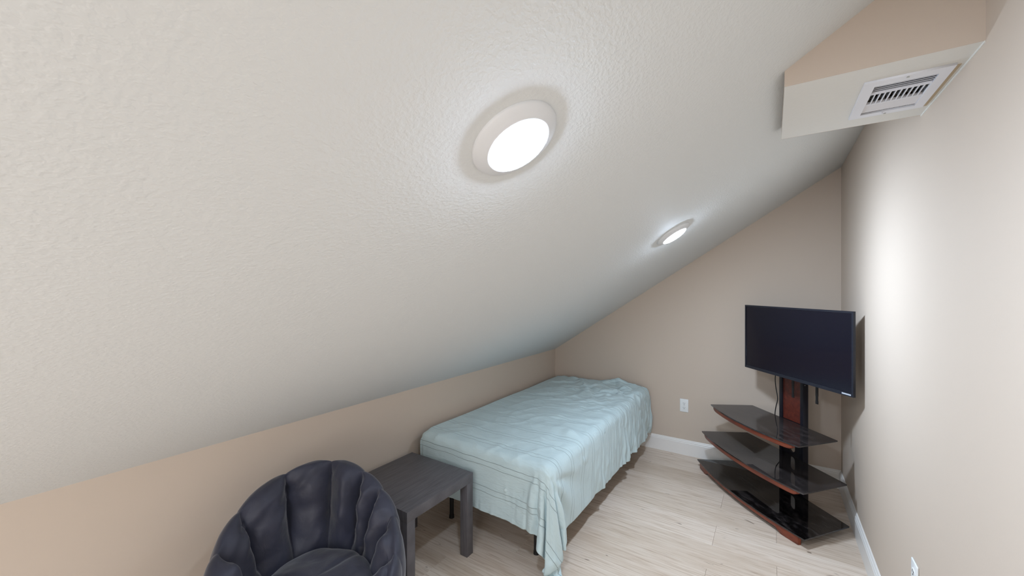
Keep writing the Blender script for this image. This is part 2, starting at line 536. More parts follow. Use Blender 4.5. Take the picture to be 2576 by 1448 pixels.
# bedspread: mesh of a draped cloth, grid 86 x 146 (15 mm cloth spacing)
# second differences of the vertex positions, 0.6 mm steps: all x rows, then y, then z
DATA = '''
231 25 9 21 23 24 24 25 25 25 26 24 25 26 26 25 24 25 25 26 26 26 25 26 25 25 26 25 25 26 25 26 24 23 25 26 25 26 23 24 26 26 25 26 25 26 26 25 25 25 25 25 25 17 20 23 23 20 32 31 -16 10 9 25 22 1 -5 -9 -6 22 13 -2 -23 12 9 -33 13 7 21 4 3 26 -1 15 10 -17
-231 0 0 0 0 1 -1 0 1 0 -1 1 0 0 -1 0 1 0 0 0 0 -1 0 0 0 1 -1 1 0 -1 0 0 1 0 0 -1 0 0 1 1 0 -1 0 0 0 -1 0 1 0 -1 1 0 0 2 -2 1 0 -1 -1 1 1 0 0 4 -4 -2 -4 0 11 3 2 -19 27 -20 11 2 -23 -15 14 29 -11 -2 7 -13 -4 37
-1 0 1 0 1 -1 1 0 -1 0 1 -1 0 0 0 1 -1 1 0 0 -1 1 0 -1 1 -1 1 -1 0 1 0 -1 0 1 0 0 1 -1 1 0 -1 0 0 0 0 0 -1 0 0 0 0 0 1 1 -1 0 1 -1 0 -1 10 -16 13 -1 -5 -4 3 -1 9 1 -26 26 18 -1 -37 20 8 18 -47 -8 33 -15 11 -7 13 0
0 0 1 1 -1 1 -1 0 1 0 -1 1 0 0 0 -1 1 -1 0 0 1 -1 1 0 -1 1 -1 1 0 -1 0 0 1 0 0 0 -1 1 0 0 0 0 0 0 0 0 0 0 0 0 -1 0 0 2 0 -2 1 6 -9 2 7 -5 5 0 -7 0 -4 6 8 -12 3 14 -13 -11 27 12 -5 -26 32 -28 -2 12 -23 25 1 -21
0 0 1 0 1 -1 1 0 0 -1 1 0 0 0 -1 1 0 0 0 0 -1 1 -1 0 1 -1 1 -1 0 0 0 1 -1 1 0 0 0 0 0 0 0 0 0 0 0 0 0 -1 1 0 0 0 0 0 3 -3 1 1 -3 -1 6 -1 -2 1 -4 -4 2 8 4 -16 22 -5 -21 18 8 8 5 4 -42 22 0 -20 24 0 -31 23
0 1 0 0 0 0 0 1 -1 1 -1 1 0 -1 1 -1 0 0 1 0 0 -1 1 0 -1 1 -1 1 0 0 0 -1 0 0 1 0 0 0 0 0 1 0 -1 0 0 0 0 0 0 -1 1 0 -1 2 -2 2 -1 2 -3 -1 5 1 1 -5 -3 4 -2 10 -14 14 4 -27 6 23 -3 4 9 -10 5 -6 -22 26 -4 -24 22 -7
1 -1 1 1 0 0 0 -1 1 -1 1 -1 0 1 -1 1 0 0 0 -1 0 1 -1 0 1 -1 1 -1 0 0 0 1 0 0 -1 1 0 -1 1 0 0 0 1 -1 0 0 0 -1 0 1 -1 0 1 0 1 2 0 -2 -3 -2 6 2 1 -6 -1 1 3 9 -2 5 -29 5 23 -10 3 3 -9 30 -5 -34 15 -5 8 18 -5 -24
-1 0 1 0 0 0 0 1 -1 1 -1 1 0 -1 1 0 0 0 -1 1 0 -1 1 0 -1 1 -1 1 0 0 0 -1 0 1 0 0 0 0 -1 1 -1 0 1 0 -1 0 0 1 0 0 0 0 0 0 2 1 -2 -1 -2 -2 4 4 1 -12 5 -8 20 -1 4 -22 -1 19 0 -3 -3 5 9 -1 11 -8 -2 -7 -37 17 25 12
0 0 0 1 0 0 1 -1 1 -1 1 -1 0 0 1 -1 0 0 1 -1 0 1 -1 0 1 -1 1 -1 0 0 0 1 0 -1 1 -1 0 1 0 -1 1 0 0 0 0 0 0 -1 0 1 0 0 -1 1 2 -3 2 -2 1 -6 4 7 -1 -1 -14 13 9 -4 -13 -6 17 8 -10 4 -1 1 -1 -1 18 1 -16 -38 21 -1 -10 -7
0 0 1 1 0 0 -1 1 -1 1 -1 1 0 0 -1 1 0 0 0 -1 1 -1 1 0 -1 1 -1 0 1 0 0 -1 0 1 0 0 0 -1 1 0 -1 1 -1 1 0 -1 -1 2 -1 1 0 0 0 0 -1 1 0 0 0 -1 0 8 -5 -8 2 12 1 -10 -10 10 15 -10 2 1 7 -26 0 0 0 36 -27 7 11 -22 -25 1
0 0 1 0 0 0 1 -1 1 -1 1 -1 0 0 1 -1 0 1 -1 1 -1 1 -1 1 0 -1 0 1 -1 0 0 1 0 0 -1 0 1 0 -1 0 1 -1 1 0 0 0 1 -1 0 0 0 -1 0 4 -3 0 0 1 0 -3 0 9 -9 -6 10 8 -6 -12 3 19 -7 -3 3 7 -24 10 4 6 -2 -7 21 -2 -36 -16 3 6
0 0 1 0 0 1 -1 1 -1 1 -1 1 0 0 -1 1 0 -1 0 0 1 -1 1 -1 1 0 0 -1 0 1 0 -1 0 0 0 1 -1 1 0 0 -1 0 0 0 1 0 0 0 0 -1 1 1 -1 0 1 -1 -1 2 1 0 -8 9 -6 0 10 2 -13 -4 21 -4 -9 6 7 -20 12 7 1 -6 -5 -13 -9 2 4 -4 -8 -9
0 0 1 0 1 -1 1 -1 0 0 1 -1 0 0 1 -1 0 0 1 0 0 0 -1 1 -1 0 0 1 0 -1 0 1 0 -1 1 -1 1 -1 1 0 0 0 -1 0 0 1 0 0 0 0 -1 1 0 0 4 -4 -1 1 2 0 1 -1 -5 3 10 -9 -11 19 2 -12 7 6 -16 11 5 -2 -6 -13 -14 4 20 3 1 -2 -12 -2
1 -1 1 0 0 0 0 1 0 0 -1 1 0 0 -1 1 0 0 -1 1 -1 0 0 0 0 1 0 -1 0 0 1 -1 0 1 -1 1 -1 1 -1 0 0 0 1 -1 0 0 1 0 0 1 0 -1 1 -3 0 2 0 0 3 -2 2 -3 -8 15 2 -17 13 8 -16 9 6 -12 10 3 -5 -11 -17 -4 8 15 -8 3 3 -8 2 -7
-1 0 1 0 0 1 0 -1 0 0 1 -1 0 0 1 -1 0 0 1 -1 1 0 0 -1 1 -1 0 0 1 0 -1 0 1 -1 1 -1 1 -1 0 1 0 0 -1 1 0 0 -1 1 0 -1 0 1 0 0 0 0 1 0 1 -1 4 -7 1 11 -11 1 14 -17 7 6 -6 7 1 -8 -15 -13 5 10 9 -16 3 3 2 11 -3 -1
0 0 1 0 0 0 0 0 1 0 -1 0 0 1 -1 0 1 0 -1 0 0 0 0 1 -1 0 1 0 -1 0 1 0 -1 1 -1 1 -1 1 0 -1 1 0 0 -1 0 1 0 -1 1 0 0 0 0 0 0 0 1 0 0 0 2 -12 14 2 -14 21 -16 4 8 -1 1 1 -12 -17 -5 10 10 -2 -11 0 -8 -3 1 6 22 12
0 0 1 0 0 0 0 1 -1 0 0 1 0 -1 1 0 -1 0 1 0 -1 1 0 -1 0 1 -1 0 0 1 -1 0 1 -1 1 -1 1 -1 0 1 -1 0 1 0 0 -1 1 0 -1 1 0 -1 1 -1 1 2 -1 -6 7 -1 2 -4 11 -16 17 -9 -4 12 0 -1 1 -17 -16 5 14 -1 -12 -8 -2 2 6 10 12 17 6 -24
0 0 1 0 1 0 0 -1 0 1 0 -1 0 1 -1 0 0 1 -1 0 1 -1 0 1 0 -1 0 1 0 -1 0 1 -1 1 -1 1 -1 1 0 -1 1 0 -1 0 1 0 -1 1 0 -1 0 1 0 0 0 3 -2 -2 2 2 -2 3 4 -1 0 -16 20 -1 1 -4 -22 -8 15 3 -14 -7 1 6 12 12 10 9 0 -8 -14 4
-1 1 1 1 -1 0 0 0 1 -1 0 0 1 -1 0 1 0 -1 0 1 -1 0 1 -1 0 0 1 -1 0 0 1 -1 1 -1 1 -1 1 -1 1 0 -1 0 1 0 -1 1 0 -1 0 0 1 0 0 0 0 1 -1 0 0 6 -6 10 -12 13 -24 26 -1 0 -10 -24 7 4 -9 -6 7 11 11 16 5 1 -1 -11 -8 -8 3 19
2 -1 2 -1 0 0 1 0 -1 0 1 0 -1 0 1 -1 0 1 0 -1 0 1 -1 0 1 0 -1 0 1 0 -1 1 -1 1 -1 1 -1 1 -1 0 1 0 -1 1 0 -1 1 0 -1 1 -1 0 0 1 -1 0 2 1 -3 7 -11 9 9 -25 27 -1 -3 -18 -15 3 -7 1 19 14 8 3 1 -7 -10 -10 -17 -5 -2 -1 0 0
5 -4 -1 0 0 1 -1 0 0 1 -1 0 1 0 -1 0 1 -1 0 1 0 -1 0 1 -1 0 1 0 -1 0 1 -1 0 0 0 0 1 -1 1 0 -1 1 0 -1 1 0 -1 1 1 -1 0 0 -1 -1 1 -1 3 4 1 -4 10 -1 -20 24 -1 -8 -21 -9 -2 4 5 10 -7 -2 -1 1 -1 -11 1 4 15 9 7 7 6 6
-10 5 0 0 1 -1 0 1 0 -1 0 1 -1 0 0 1 -1 0 1 -1 0 1 0 -1 0 1 -1 0 0 1 -1 0 1 -1 1 -1 0 0 0 0 1 -1 1 0 -1 1 0 -1 1 0 1 -1 0 1 0 1 -1 4 -1 3 3 -15 19 -4 -11 -23 -1 10 16 12 11 3 0 0 0 -1 -1 6 -1 0 -1 0 1 0 0 -1
6 0 -1 1 -1 0 1 -1 0 0 1 -1 0 1 0 -1 0 1 -1 0 1 -1 0 0 1 -1 0 1 0 -1 1 0 -1 0 0 0 0 1 -1 1 -1 1 -1 1 0 0 0 0 0 0 0 0 1 -1 1 0 1 0 2 0 -4 15 -23 -8 2 19 13 7 0 1 -1 -4 -1 0 0 1 1 6 3 0 -1 0 -1 0 1 2
0 0 0 -1 0 1 -1 0 1 0 -1 0 1 -1 0 0 1 -1 0 1 -1 0 1 0 -1 1 0 -1 0 1 -1 0 1 0 -1 1 -1 0 0 0 1 -1 1 -1 1 -1 1 0 0 0 0 0 0 1 0 1 0 0 1 0 3 -4 6 14 1 1 1 -1 0 -2 -1 2 2 1 1 1 1 -1 2 1 1 -1 1 0 0 0
0 -2 1 1 0 -1 0 1 -1 0 0 1 -1 0 1 0 -1 0 1 -1 0 1 -1 0 1 -1 0 1 0 -1 1 0 -1 0 1 -1 0 0 1 -1 0 1 -1 1 0 0 0 0 0 0 0 1 0 -1 0 0 0 -1 1 1 0 -2 16 -17 -9 -3 -6 -2 -2 -1 -1 -1 -2 0 0 -1 -1 0 3 2 -5 0 0 0 0 0
-2 2 0 -1 0 0 1 -1 0 0 1 -1 0 1 -1 0 0 1 -1 0 1 -1 0 1 -1 0 1 -1 0 1 -1 0 1 0 -1 1 0 -1 0 0 0 0 1 -1 0 1 0 0 0 1 -1 0 0 1 0 -1 0 -1 -1 0 2 6 -17 -2 0 -3 0 -1 -2 -1 -1 -2 0 -1 -1 -1 1 -1 -2 1 9 13 -4 -1 -1 2
1 0 0 0 1 0 -1 0 1 0 -1 0 1 -1 0 1 0 -1 0 1 -1 0 1 -1 0 1 -1 0 1 -1 1 0 -1 0 1 -1 0 1 -1 1 -1 0 0 1 0 0 -1 1 0 0 1 0 0 -1 0 0 -1 1 -1 0 -1 -2 9 7 4 1 2 0 1 1 0 1 0 0 0 1 -1 0 1 -4 -7 -16 3 0 -1 -4
1 0 -1 1 -1 0 0 1 -1 0 0 1 -1 0 1 -1 0 0 1 -1 0 1 -1 0 1 -1 0 1 -1 1 -1 0 1 0 -1 1 0 -1 1 -1 1 -1 0 0 0 0 1 0 0 1 0 -1 0 0 -1 0 0 1 1 -1 0 -3 -7 -3 -3 -2 -3 -2 -1 -2 -1 -1 -1 -1 -1 -1 0 0 0 -2 2 4 2 2 4 3
-1 0 1 -1 0 0 1 -1 0 0 1 -1 0 1 -1 0 0 1 -1 0 1 -1 0 0 0 0 1 -1 1 -1 0 1 -1 1 0 -1 1 0 -1 1 -1 1 -1 0 -1 0 0 1 1 0 0 0 0 -1 0 1 1 1 0 0 -6 -1 8 0 1 -1 -3 -3 -3 -2 -3 -2 -2 -2 -3 -3 -2 -3 -4 6 2 2 1 1 0 1
0 0 0 0 0 1 -1 0 1 0 -1 0 1 -1 0 1 0 -1 0 1 -1 0 0 1 -1 0 0 0 0 0 1 -1 1 -1 0 1 -1 1 0 -1 1 -1 0 0 0 0 0 0 0 0 0 1 -2 1 0 1 2 0 0 -5 2 -1 -1 -2 0 3 4 3 1 1 1 -1 -1 -1 0 0 -2 -1 0 -5 -1 -2 -2 -2 -1 -1
1 -1 0 1 0 -1 0 1 -1 0 0 1 -1 0 1 -1 0 0 1 -1 0 1 0 -1 0 1 -1 0 0 0 0 1 -1 1 0 -1 1 -1 1 0 -1 0 1 -1 0 -1 0 0 1 0 0 -1 1 0 1 0 0 1 -3 0 1 1 -2 2 -3 -2 -1 1 0 0 1 1 1 1 0 0 0 1 0 2 -2 -1 -1 -1 -2 -1
-1 1 0 -1 0 0 1 -1 0 0 1 -1 0 1 -1 0 0 1 -1 0 1 -1 0 0 1 -1 0 0 0 0 0 0 0 0 0 1 0 0 -1 0 1 0 -1 0 -1 1 0 1 -1 0 0 0 0 0 1 0 1 -4 -1 3 -1 0 1 -1 1 0 -1 -1 0 -1 -1 0 1 0 2 0 1 0 1 -1 0 0 -1 0 -1 -1
0 0 0 0 0 1 -1 0 0 1 -1 0 1 -1 0 0 1 -1 0 1 -1 0 0 1 -1 0 0 1 -1 0 0 -1 1 0 1 0 -1 0 1 0 -1 0 0 0 1 0 1 -1 0 -1 0 0 0 1 0 0 -3 0 1 0 1 1 -1 -1 1 -1 1 -1 0 1 0 0 0 0 -1 0 0 1 -1 0 1 -1 0 0 0 -1
0 0 0 0 1 -1 0 0 1 -1 0 1 -1 0 0 1 -1 0 1 -1 0 0 1 -1 0 0 1 -1 0 0 0 0 0 0 0 0 1 0 -1 0 1 0 0 0 1 1 -1 -1 0 0 -1 1 0 0 0 -2 0 0 1 -1 1 -1 1 0 0 0 -1 0 1 -1 0 1 -1 0 0 0 0 -2 0 -1 -1 0 0 -1 1 1
1 -1 0 1 -1 0 0 1 -1 0 1 -1 0 0 1 -1 0 1 -1 0 0 1 -1 0 0 1 -1 0 1 0 -1 0 0 0 0 0 0 0 1 0 -1 0 1 1 0 0 0 0 -1 -1 1 -1 1 1 -2 0 -1 0 1 0 0 0 0 0 0 0 0 1 -1 0 0 -1 1 0 0 0 0 2 0 1 0 -1 0 -1 -1 -2
-1 1 0 -1 0 0 1 -1 0 1 -1 0 0 1 -1 0 1 -1 0 0 1 -1 0 1 0 -1 0 1 -1 0 1 0 0 0 0 -1 0 1 -1 0 1 0 0 0 1 -1 0 0 0 0 -1 2 0 -2 0 0 1 0 -1 0 0 0 0 0 0 0 0 -1 0 0 0 0 -1 0 0 0 0 -1 0 0 0 1 0 1 -1 0
0 0 0 0 0 1 -1 0 1 -1 0 0 1 -1 0 1 -1 0 0 1 -1 0 1 -1 0 0 1 -1 0 1 -1 1 -1 0 0 1 -1 0 0 1 -1 1 0 1 -1 0 0 0 -1 0 2 -1 -1 0 1 0 0 0 0 0 0 0 -1 0 0 0 1 0 1 0 1 0 0 1 0 0 0 0 0 -1 -2 -1 -1 0 1 -1
0 0 0 0 1 -1 0 0 0 0 0 1 -1 0 1 -1 0 0 1 -1 0 1 -1 0 1 0 -1 0 1 -1 1 -1 1 0 -1 0 0 0 0 0 1 0 1 -1 0 0 0 -1 0 1 -1 -1 1 0 0 1 0 1 -1 1 -2 0 0 0 0 0 -1 1 -1 1 0 0 1 -1 0 0 0 0 -1 1 1 -1 -1 -2 -1 4
0 0 0 1 -1 0 0 1 -1 0 1 -1 0 0 0 0 0 1 -1 0 1 -1 0 1 -1 0 0 1 -1 1 -1 1 -1 0 0 0 0 0 1 0 0 0 0 0 0 0 -2 1 0 0 -1 1 -1 1 0 1 0 1 1 -1 -2 1 -1 0 0 1 0 -2 0 -2 -1 0 0 0 1 1 0 0 2 0 0 1 1 1 -2 -2
1 0 0 -1 0 0 1 -1 0 1 -1 0 0 1 -1 0 1 -1 0 1 -1 0 1 -1 0 1 0 -1 0 0 1 -1 1 -1 1 -1 1 -1 0 0 0 1 -1 0 -1 0 1 -1 1 -1 1 -1 1 -1 1 -1 1 0 -1 0 5 -4 0 0 0 0 3 3 -1 0 -1 -2 -2 0 -1 -1 1 0 -1 0 3 -2 1 0 2 -2
-1 0 0 0 0 1 -1 0 0 0 0 0 1 -1 0 1 -1 0 1 -1 0 1 -1 0 1 -1 0 1 0 -1 0 0 0 1 -1 1 -1 1 -1 0 0 -1 0 0 0 0 0 1 -1 1 -1 1 -1 1 -1 0 0 0 2 1 -6 5 -2 1 0 -1 -3 2 4 2 1 0 0 -2 -1 -1 -1 0 0 1 -5 6 -3 0 0 0
0 0 0 0 1 -1 0 0 1 -1 0 1 -1 0 0 0 0 0 0 0 0 0 0 1 -1 0 1 -1 0 1 -1 1 -1 0 0 0 0 0 1 -1 0 0 -1 0 0 0 0 0 0 0 1 -1 1 -1 0 0 -1 0 0 -2 6 -3 1 0 0 0 0 -4 -2 0 2 3 2 1 1 -1 -1 -2 0 -1 4 -5 5 -2 0 0
0 0 0 0 0 0 0 1 -1 0 0 0 0 0 1 -1 0 1 -1 0 1 -1 0 0 0 1 -1 0 1 -1 1 -1 1 -1 1 -1 1 -1 0 0 0 -1 0 0 0 0 0 -1 1 0 0 2 -2 0 0 0 0 -1 -1 3 -3 1 4 -2 0 0 0 1 -1 -1 -1 0 0 2 1 2 1 -1 -2 -1 -1 2 -3 3 -1 2
0 0 0 1 -1 0 0 0 0 0 1 -1 0 1 -1 0 0 0 0 0 0 0 1 -1 0 0 0 1 -1 1 -1 1 -1 1 -1 1 -1 0 0 0 0 0 0 0 0 -1 1 0 -1 -2 1 0 2 -1 -1 0 1 0 0 -1 2 0 1 0 -1 0 0 -1 1 0 -1 -1 0 0 0 2 1 3 0 -1 -2 -1 1 -1 1 -2
0 0 1 -1 0 0 1 -1 0 0 0 0 0 0 0 0 1 -1 0 1 -1 0 0 0 0 0 0 0 1 -1 1 -1 1 -1 0 0 0 0 0 0 0 0 1 -1 0 0 -1 0 0 -1 -2 1 1 2 0 -1 -1 0 1 1 1 0 2 1 -3 -1 1 0 -2 1 0 -1 -1 -1 -1 -1 0 3 2 1 1 -1 -2 2 -1 2
1 0 -1 0 0 0 0 0 0 1 -1 0 0 0 0 0 0 0 0 0 0 0 0 0 0 0 0 0 0 0 0 1 -1 0 1 -1 0 0 0 1 -1 1 -1 0 0 0 0 -1 -3 1 2 -1 -1 0 2 0 0 0 1 2 0 5 -4 -1 6 -6 -3 2 0 -2 2 1 -2 1 -1 -1 -1 -3 2 2 0 3 -1 -3 5 -3
-1 0 0 0 0 1 -1 0 0 0 0 0 1 -1 0 1 -1 0 0 0 0 0 0 0 0 0 0 0 0 0 0 0 0 1 -2 0 0 1 0 0 0 0 0 -1 1 -2 1 -5 -1 2 1 1 1 2 0 0 -1 1 1 0 4 0 -13 1 0 16 -6 -5 2 1 -2 1 2 -3 1 0 0 0 -2 0 2 -2 5 -1 -4 3
0 0 0 0 0 0 0 0 1 -1 0 0 0 0 0 0 0 0 0 0 0 0 0 0 0 -1 1 0 -1 1 0 0 0 -1 1 0 0 0 0 -1 1 0 -1 1 -3 2 -4 0 6 1 -3 2 2 0 -4 0 1 2 0 2 -2 -9 18 -2 -11 1 8 -4 -3 0 0 -1 1 2 0 0 0 0 0 -3 0 3 -5 7 -2 -1
0 0 0 0 1 -1 0 0 0 0 0 0 0 0 0 0 0 0 1 -1 0 0 0 0 0 0 0 -1 1 0 0 -1 1 -1 0 1 0 0 -1 1 0 0 1 -2 -1 0 -1 6 -2 -3 7 1 0 -9 2 0 1 1 2 0 -6 10 -16 1 8 -4 6 1 -3 0 0 0 -1 0 0 0 -1 0 0 3 -2 -1 6 -8 7 -3
0 0 0 0 0 0 0 0 0 0 0 1 -1 0 0 0 0 0 0 0 0 0 0 0 0 0 0 0 0 0 -1 1 -1 1 0 0 0 -1 0 0 0 -1 -1 0 2 1 1 2 -3 7 1 0 -5 -5 0 -1 1 1 2 -3 9 -8 3 4 3 -4 -7 2 -1 2 -1 0 0 1 -1 0 1 0 0 -2 1 -1 0 2 -1 1
0 0 0 0 0 0 0 1 -1 0 0 0 0 0 0 0 0 0 0 0 0 0 0 0 0 1 -1 0 0 -1 1 -1 1 0 0 -1 1 0 0 0 -1 0 0 1 1 -4 5 -5 8 3 0 -3 -8 1 -4 2 0 3 -2 5 -4 -6 10 -2 -2 0 0 1 1 1 -1 1 -2 0 2 0 -1 0 0 1 0 0 -1 1 0 0
0 0 0 1 -1 0 0 0 0 0 0 0 0 0 1 -1 0 0 0 0 0 1 -1 0 0 0 0 1 -1 0 0 0 -1 1 0 0 0 0 0 -1 1 0 1 -1 0 4 -5 5 5 -2 -1 -16 -1 9 4 1 -4 -1 3 -2 -6 9 -9 3 5 -4 0 1 3 -2 1 -1 2 0 0 0 -1 0 1 -1 1 -1 -1 2 0 0
0 0 0 0 0 0 0 0 0 0 0 0 0 0 0 0 0 1 -1 0 0 0 0 0 0 0 0 0 0 0 0 0 0 -1 1 0 -1 1 0 1 -1 0 0 3 0 0 4 2 -2 -1 -20 5 8 1 1 2 5 -2 -5 -1 -2 -1 7 -3 -6 2 1 1 2 -1 1 1 1 -1 -2 -3 2 0 0 3 1 -1 -1 1 -2 0
0 0 0 0 0 0 0 0 0 0 1 -1 0 0 0 0 0 0 0 0 0 0 0 0 1 -1 0 0 0 0 -1 1 0 0 -1 1 0 -1 1 0 1 1 1 1 1 -1 2 1 -8 -13 8 5 2 1 0 -3 -3 2 3 -2 1 0 -1 -2 1 0 0 2 -1 1 1 0 -3 -2 1 3 1 2 2 -1 -3 0 0 1 -1 -1
0 0 0 0 0 0 0 0 0 0 0 0 0 1 -1 0 0 0 0 0 1 -1 0 0 0 0 0 0 0 0 0 0 0 0 0 -1 1 0 0 0 0 1 2 0 0 1 2 -2 -2 9 -10 2 0 1 -2 -4 6 1 -3 -3 4 -2 -2 1 -1 1 1 -3 3 -1 0 -1 2 3 1 1 0 -1 -3 -2 0 1 1 -1 -2 2
0 0 0 0 0 0 1 -1 0 0 0 0 0 0 0 0 0 0 0 0 0 0 0 0 0 0 0 0 0 0 0 0 0 0 0 0 0 0 0 0 1 0 -1 0 -1 1 -3 -1 3 -1 15 -7 0 -3 -3 8 0 -5 -2 3 -6 3 -2 1 0 0 -1 3 -2 0 -1 2 1 0 -1 0 -1 0 0 1 0 0 2 -2 -2 1
0 0 0 0 0 0 0 0 0 0 0 0 0 0 0 0 1 -1 0 0 0 0 0 1 -1 0 0 0 0 0 1 -1 0 0 1 0 -1 0 0 0 0 0 0 0 0 1 1 0 -1 -7 -2 9 -1 2 7 -1 -4 -2 1 -1 3 -8 5 -2 1 -1 1 -1 1 2 3 -2 -2 -1 -1 -2 1 -1 0 1 1 3 -2 -4 4 -1
0 0 1 -1 0 0 0 0 0 1 -1 0 0 0 0 0 0 0 0 1 -1 0 0 0 0 0 1 -1 0 0 0 0 0 1 -1 0 1 0 0 0 -1 0 0 0 3 0 -3 0 -1 4 -2 -1 3 2 0 -2 -2 -1 0 -6 3 8 -5 0 0 0 0 2 0 1 -7 -3 0 -1 2 2 1 1 2 1 1 0 -5 4 -2 1
0 1 -1 0 0 0 0 0 0 0 0 0 1 -1 0 0 0 0 0 0 0 0 0 0 0 0 0 0 0 1 -1 0 0 0 0 1 -1 1 -1 0 0 -1 -1 2 0 -4 2 -1 2 2 4 0 -2 -2 -1 -2 0 0 -1 5 0 -5 0 3 0 1 0 -1 1 -2 5 1 0 0 -1 0 -1 0 -1 1 -1 -5 4 -2 1 -1
0 -1 1 0 0 0 0 0 0 0 0 0 0 0 0 1 -1 0 0 0 0 0 1 -1 0 0 0 0 0 0 0 0 1 -1 0 0 0 0 0 0 -1 -1 1 -1 -1 2 -1 0 0 0 0 1 1 0 -2 1 -1 0 -2 1 1 -1 6 -3 0 0 0 -1 -1 0 1 4 3 4 2 0 -1 -2 -4 -5 -2 2 -1 1 -2 -1
0 0 0 0 0 1 -1 0 0 0 0 0 0 0 0 0 0 0 1 -1 0 0 0 0 0 1 -1 0 1 -1 0 0 0 0 0 0 0 0 0 -1 1 0 0 -2 0 1 0 -1 0 0 1 0 -1 0 1 0 1 -1 1 -1 -3 7 -4 1 0 1 2 2 0 -1 -3 -3 -3 3 2 -4 -1 2 0 1 1 0 -2 -5 -1 2
0 1 -1 0 0 0 0 0 0 0 0 0 0 0 0 0 0 0 0 0 0 1 -1 0 0 0 0 0 0 0 0 1 -1 0 0 0 0 0 0 0 0 1 -1 0 -1 0 -1 1 0 0 0 -1 -1 1 1 1 -1 1 -1 -2 4 -2 -2 3 2 -3 3 -6 -4 -2 0 1 3 -1 1 8 -3 -2 3 0 -2 -2 -1 4 9 -4
1 -1 0 0 0 0 0 0 1 -1 0 0 0 0 0 0 0 0 0 0 0 0 0 0 1 -1 0 0 0 0 0 0 0 0 1 -1 0 0 0 0 0 1 0 0 0 -2 1 0 -1 1 -2 1 0 -1 0 0 2 -1 0 2 -4 3 0 0 -1 2 -5 8 1 -2 7 2 0 -3 -5 -9 3 4 2 4 6 3 2 -1 -8 -3
-1 0 0 0 0 0 0 0 0 0 0 1 -1 0 0 0 0 0 0 0 0 0 0 0 0 0 0 1 -1 0 1 -1 0 1 -1 0 0 -1 1 1 1 -1 0 0 -1 1 -1 -1 1 -1 2 -4 2 0 0 0 -1 2 1 -1 2 -6 7 -3 0 0 0 -2 3 5 -5 -2 -1 -2 0 5 6 2 1 0 -2 -1 -6 5 -2 1
0 0 0 0 0 0 0 0 0 0 0 0 0 0 1 -1 0 0 0 0 1 -1 0 0 0 0 0 0 0 0 0 0 1 -1 1 0 0 0 0 0 0 0 1 -1 0 -1 0 1 -1 0 -1 3 0 -2 -2 0 0 0 1 -1 1 4 -3 1 -1 0 0 -1 0 -1 0 1 -1 1 2 -1 -4 -4 -5 0 2 4 11 -8 1 7
0 0 0 0 1 -1 0 0 0 0 0 0 0 0 0 0 0 1 -1 0 0 0 0 1 -1 0 1 -1 0 0 0 0 0 0 0 1 0 1 0 -1 0 1 -1 0 -1 1 0 -1 0 1 0 0 -1 1 0 -2 1 -1 0 3 -3 2 -5 2 2 0 0 0 -1 1 -1 0 1 1 -10 -4 -1 0 5 3 2 1 -4 6 4 -3
0 0 0 0 0 0 0 0 0 0 0 0 0 0 0 0 0 0 0 0 0 0 0 0 0 0 0 0 0 1 -1 0 0 0 1 0 0 1 1 1 -1 -2 -1 0 1 -1 1 0 0 -1 1 0 0 0 0 0 -1 1 -2 0 4 -8 9 -1 -2 -1 0 -1 1 -1 1 -2 -2 -3 7 6 7 0 -2 -7 0 -2 9 4 0 0
0 0 0 0 0 0 0 1 -1 0 0 0 0 0 0 0 0 0 0 0 0 0 1 -1 0 0 0 0 0 0 0 0 0 0 -1 1 2 0 -1 0 0 -1 1 0 0 0 -1 1 0 0 -1 0 1 0 0 0 0 -1 1 -1 -4 9 -4 -4 2 1 0 3 3 4 2 3 1 1 1 -3 -7 -3 -1 3 -1 3 -2 -1 2 3
0 0 0 0 0 0 0 0 0 0 1 -1 0 0 0 0 0 0 0 0 0 0 -1 1 0 1 -1 0 0 0 0 0 0 0 -1 1 1 1 1 -3 0 1 -1 2 -2 -1 1 -1 1 1 0 0 -1 1 0 0 0 -1 1 -2 4 -4 -4 9 -2 -2 0 -2 0 1 1 1 1 0 -2 -1 -3 1 -2 -4 -3 -4 0 -6 2 5
0 0 0 0 0 0 0 0 0 0 0 0 0 1 -1 0 0 0 0 0 0 0 0 0 0 0 0 0 1 -1 0 0 0 0 0 -1 0 -1 0 2 -1 0 -1 -1 1 1 -1 1 0 0 1 1 0 -1 1 0 -1 1 -1 1 -2 -3 10 -5 -5 4 -1 -2 -5 -4 -3 -1 1 1 3 3 2 2 2 -7 -3 0 -3 17 -5 -8
0 0 0 1 -1 0 0 0 0 0 0 0 0 0 0 0 1 -1 0 0 0 0 0 0 0 0 0 0 0 0 0 0 0 0 1 -1 -1 0 -1 1 0 -1 2 -2 2 -1 -1 0 1 0 1 0 0 1 -1 0 1 -1 0 -2 1 7 -5 -7 10 -5 1 2 2 0 0 -2 -2 0 -1 -2 0 -3 -1 8 10 2 -2 -12 -6 4
0 0 0 -1 1 0 0 0 0 0 0 0 0 0 0 0 0 0 0 1 -1 0 1 -1 0 -1 1 0 0 0 0 0 0 0 0 0 -1 -1 0 0 0 2 -1 1 -1 1 1 -1 -2 1 0 1 1 -1 0 1 -1 1 -1 4 -1 -3 -6 10 -5 1 -1 -1 -1 -1 -1 1 3 4 6 4 2 3 -1 0 -9 -7 -5 -3 4 -6
0 0 0 0 0 0 0 0 0 0 0 0 0 0 0 0 0 0 0 0 0 0 0 0 0 1 -1 0 0 0 0 1 -1 1 -1 0 0 -1 0 0 0 0 1 0 0 0 1 0 -1 0 0 1 -2 0 0 1 2 0 1 -4 -1 2 2 -3 -2 2 1 0 3 2 -1 -1 -2 -3 2 5 2 -2 -8 -2 -1 3 3 3 4 5
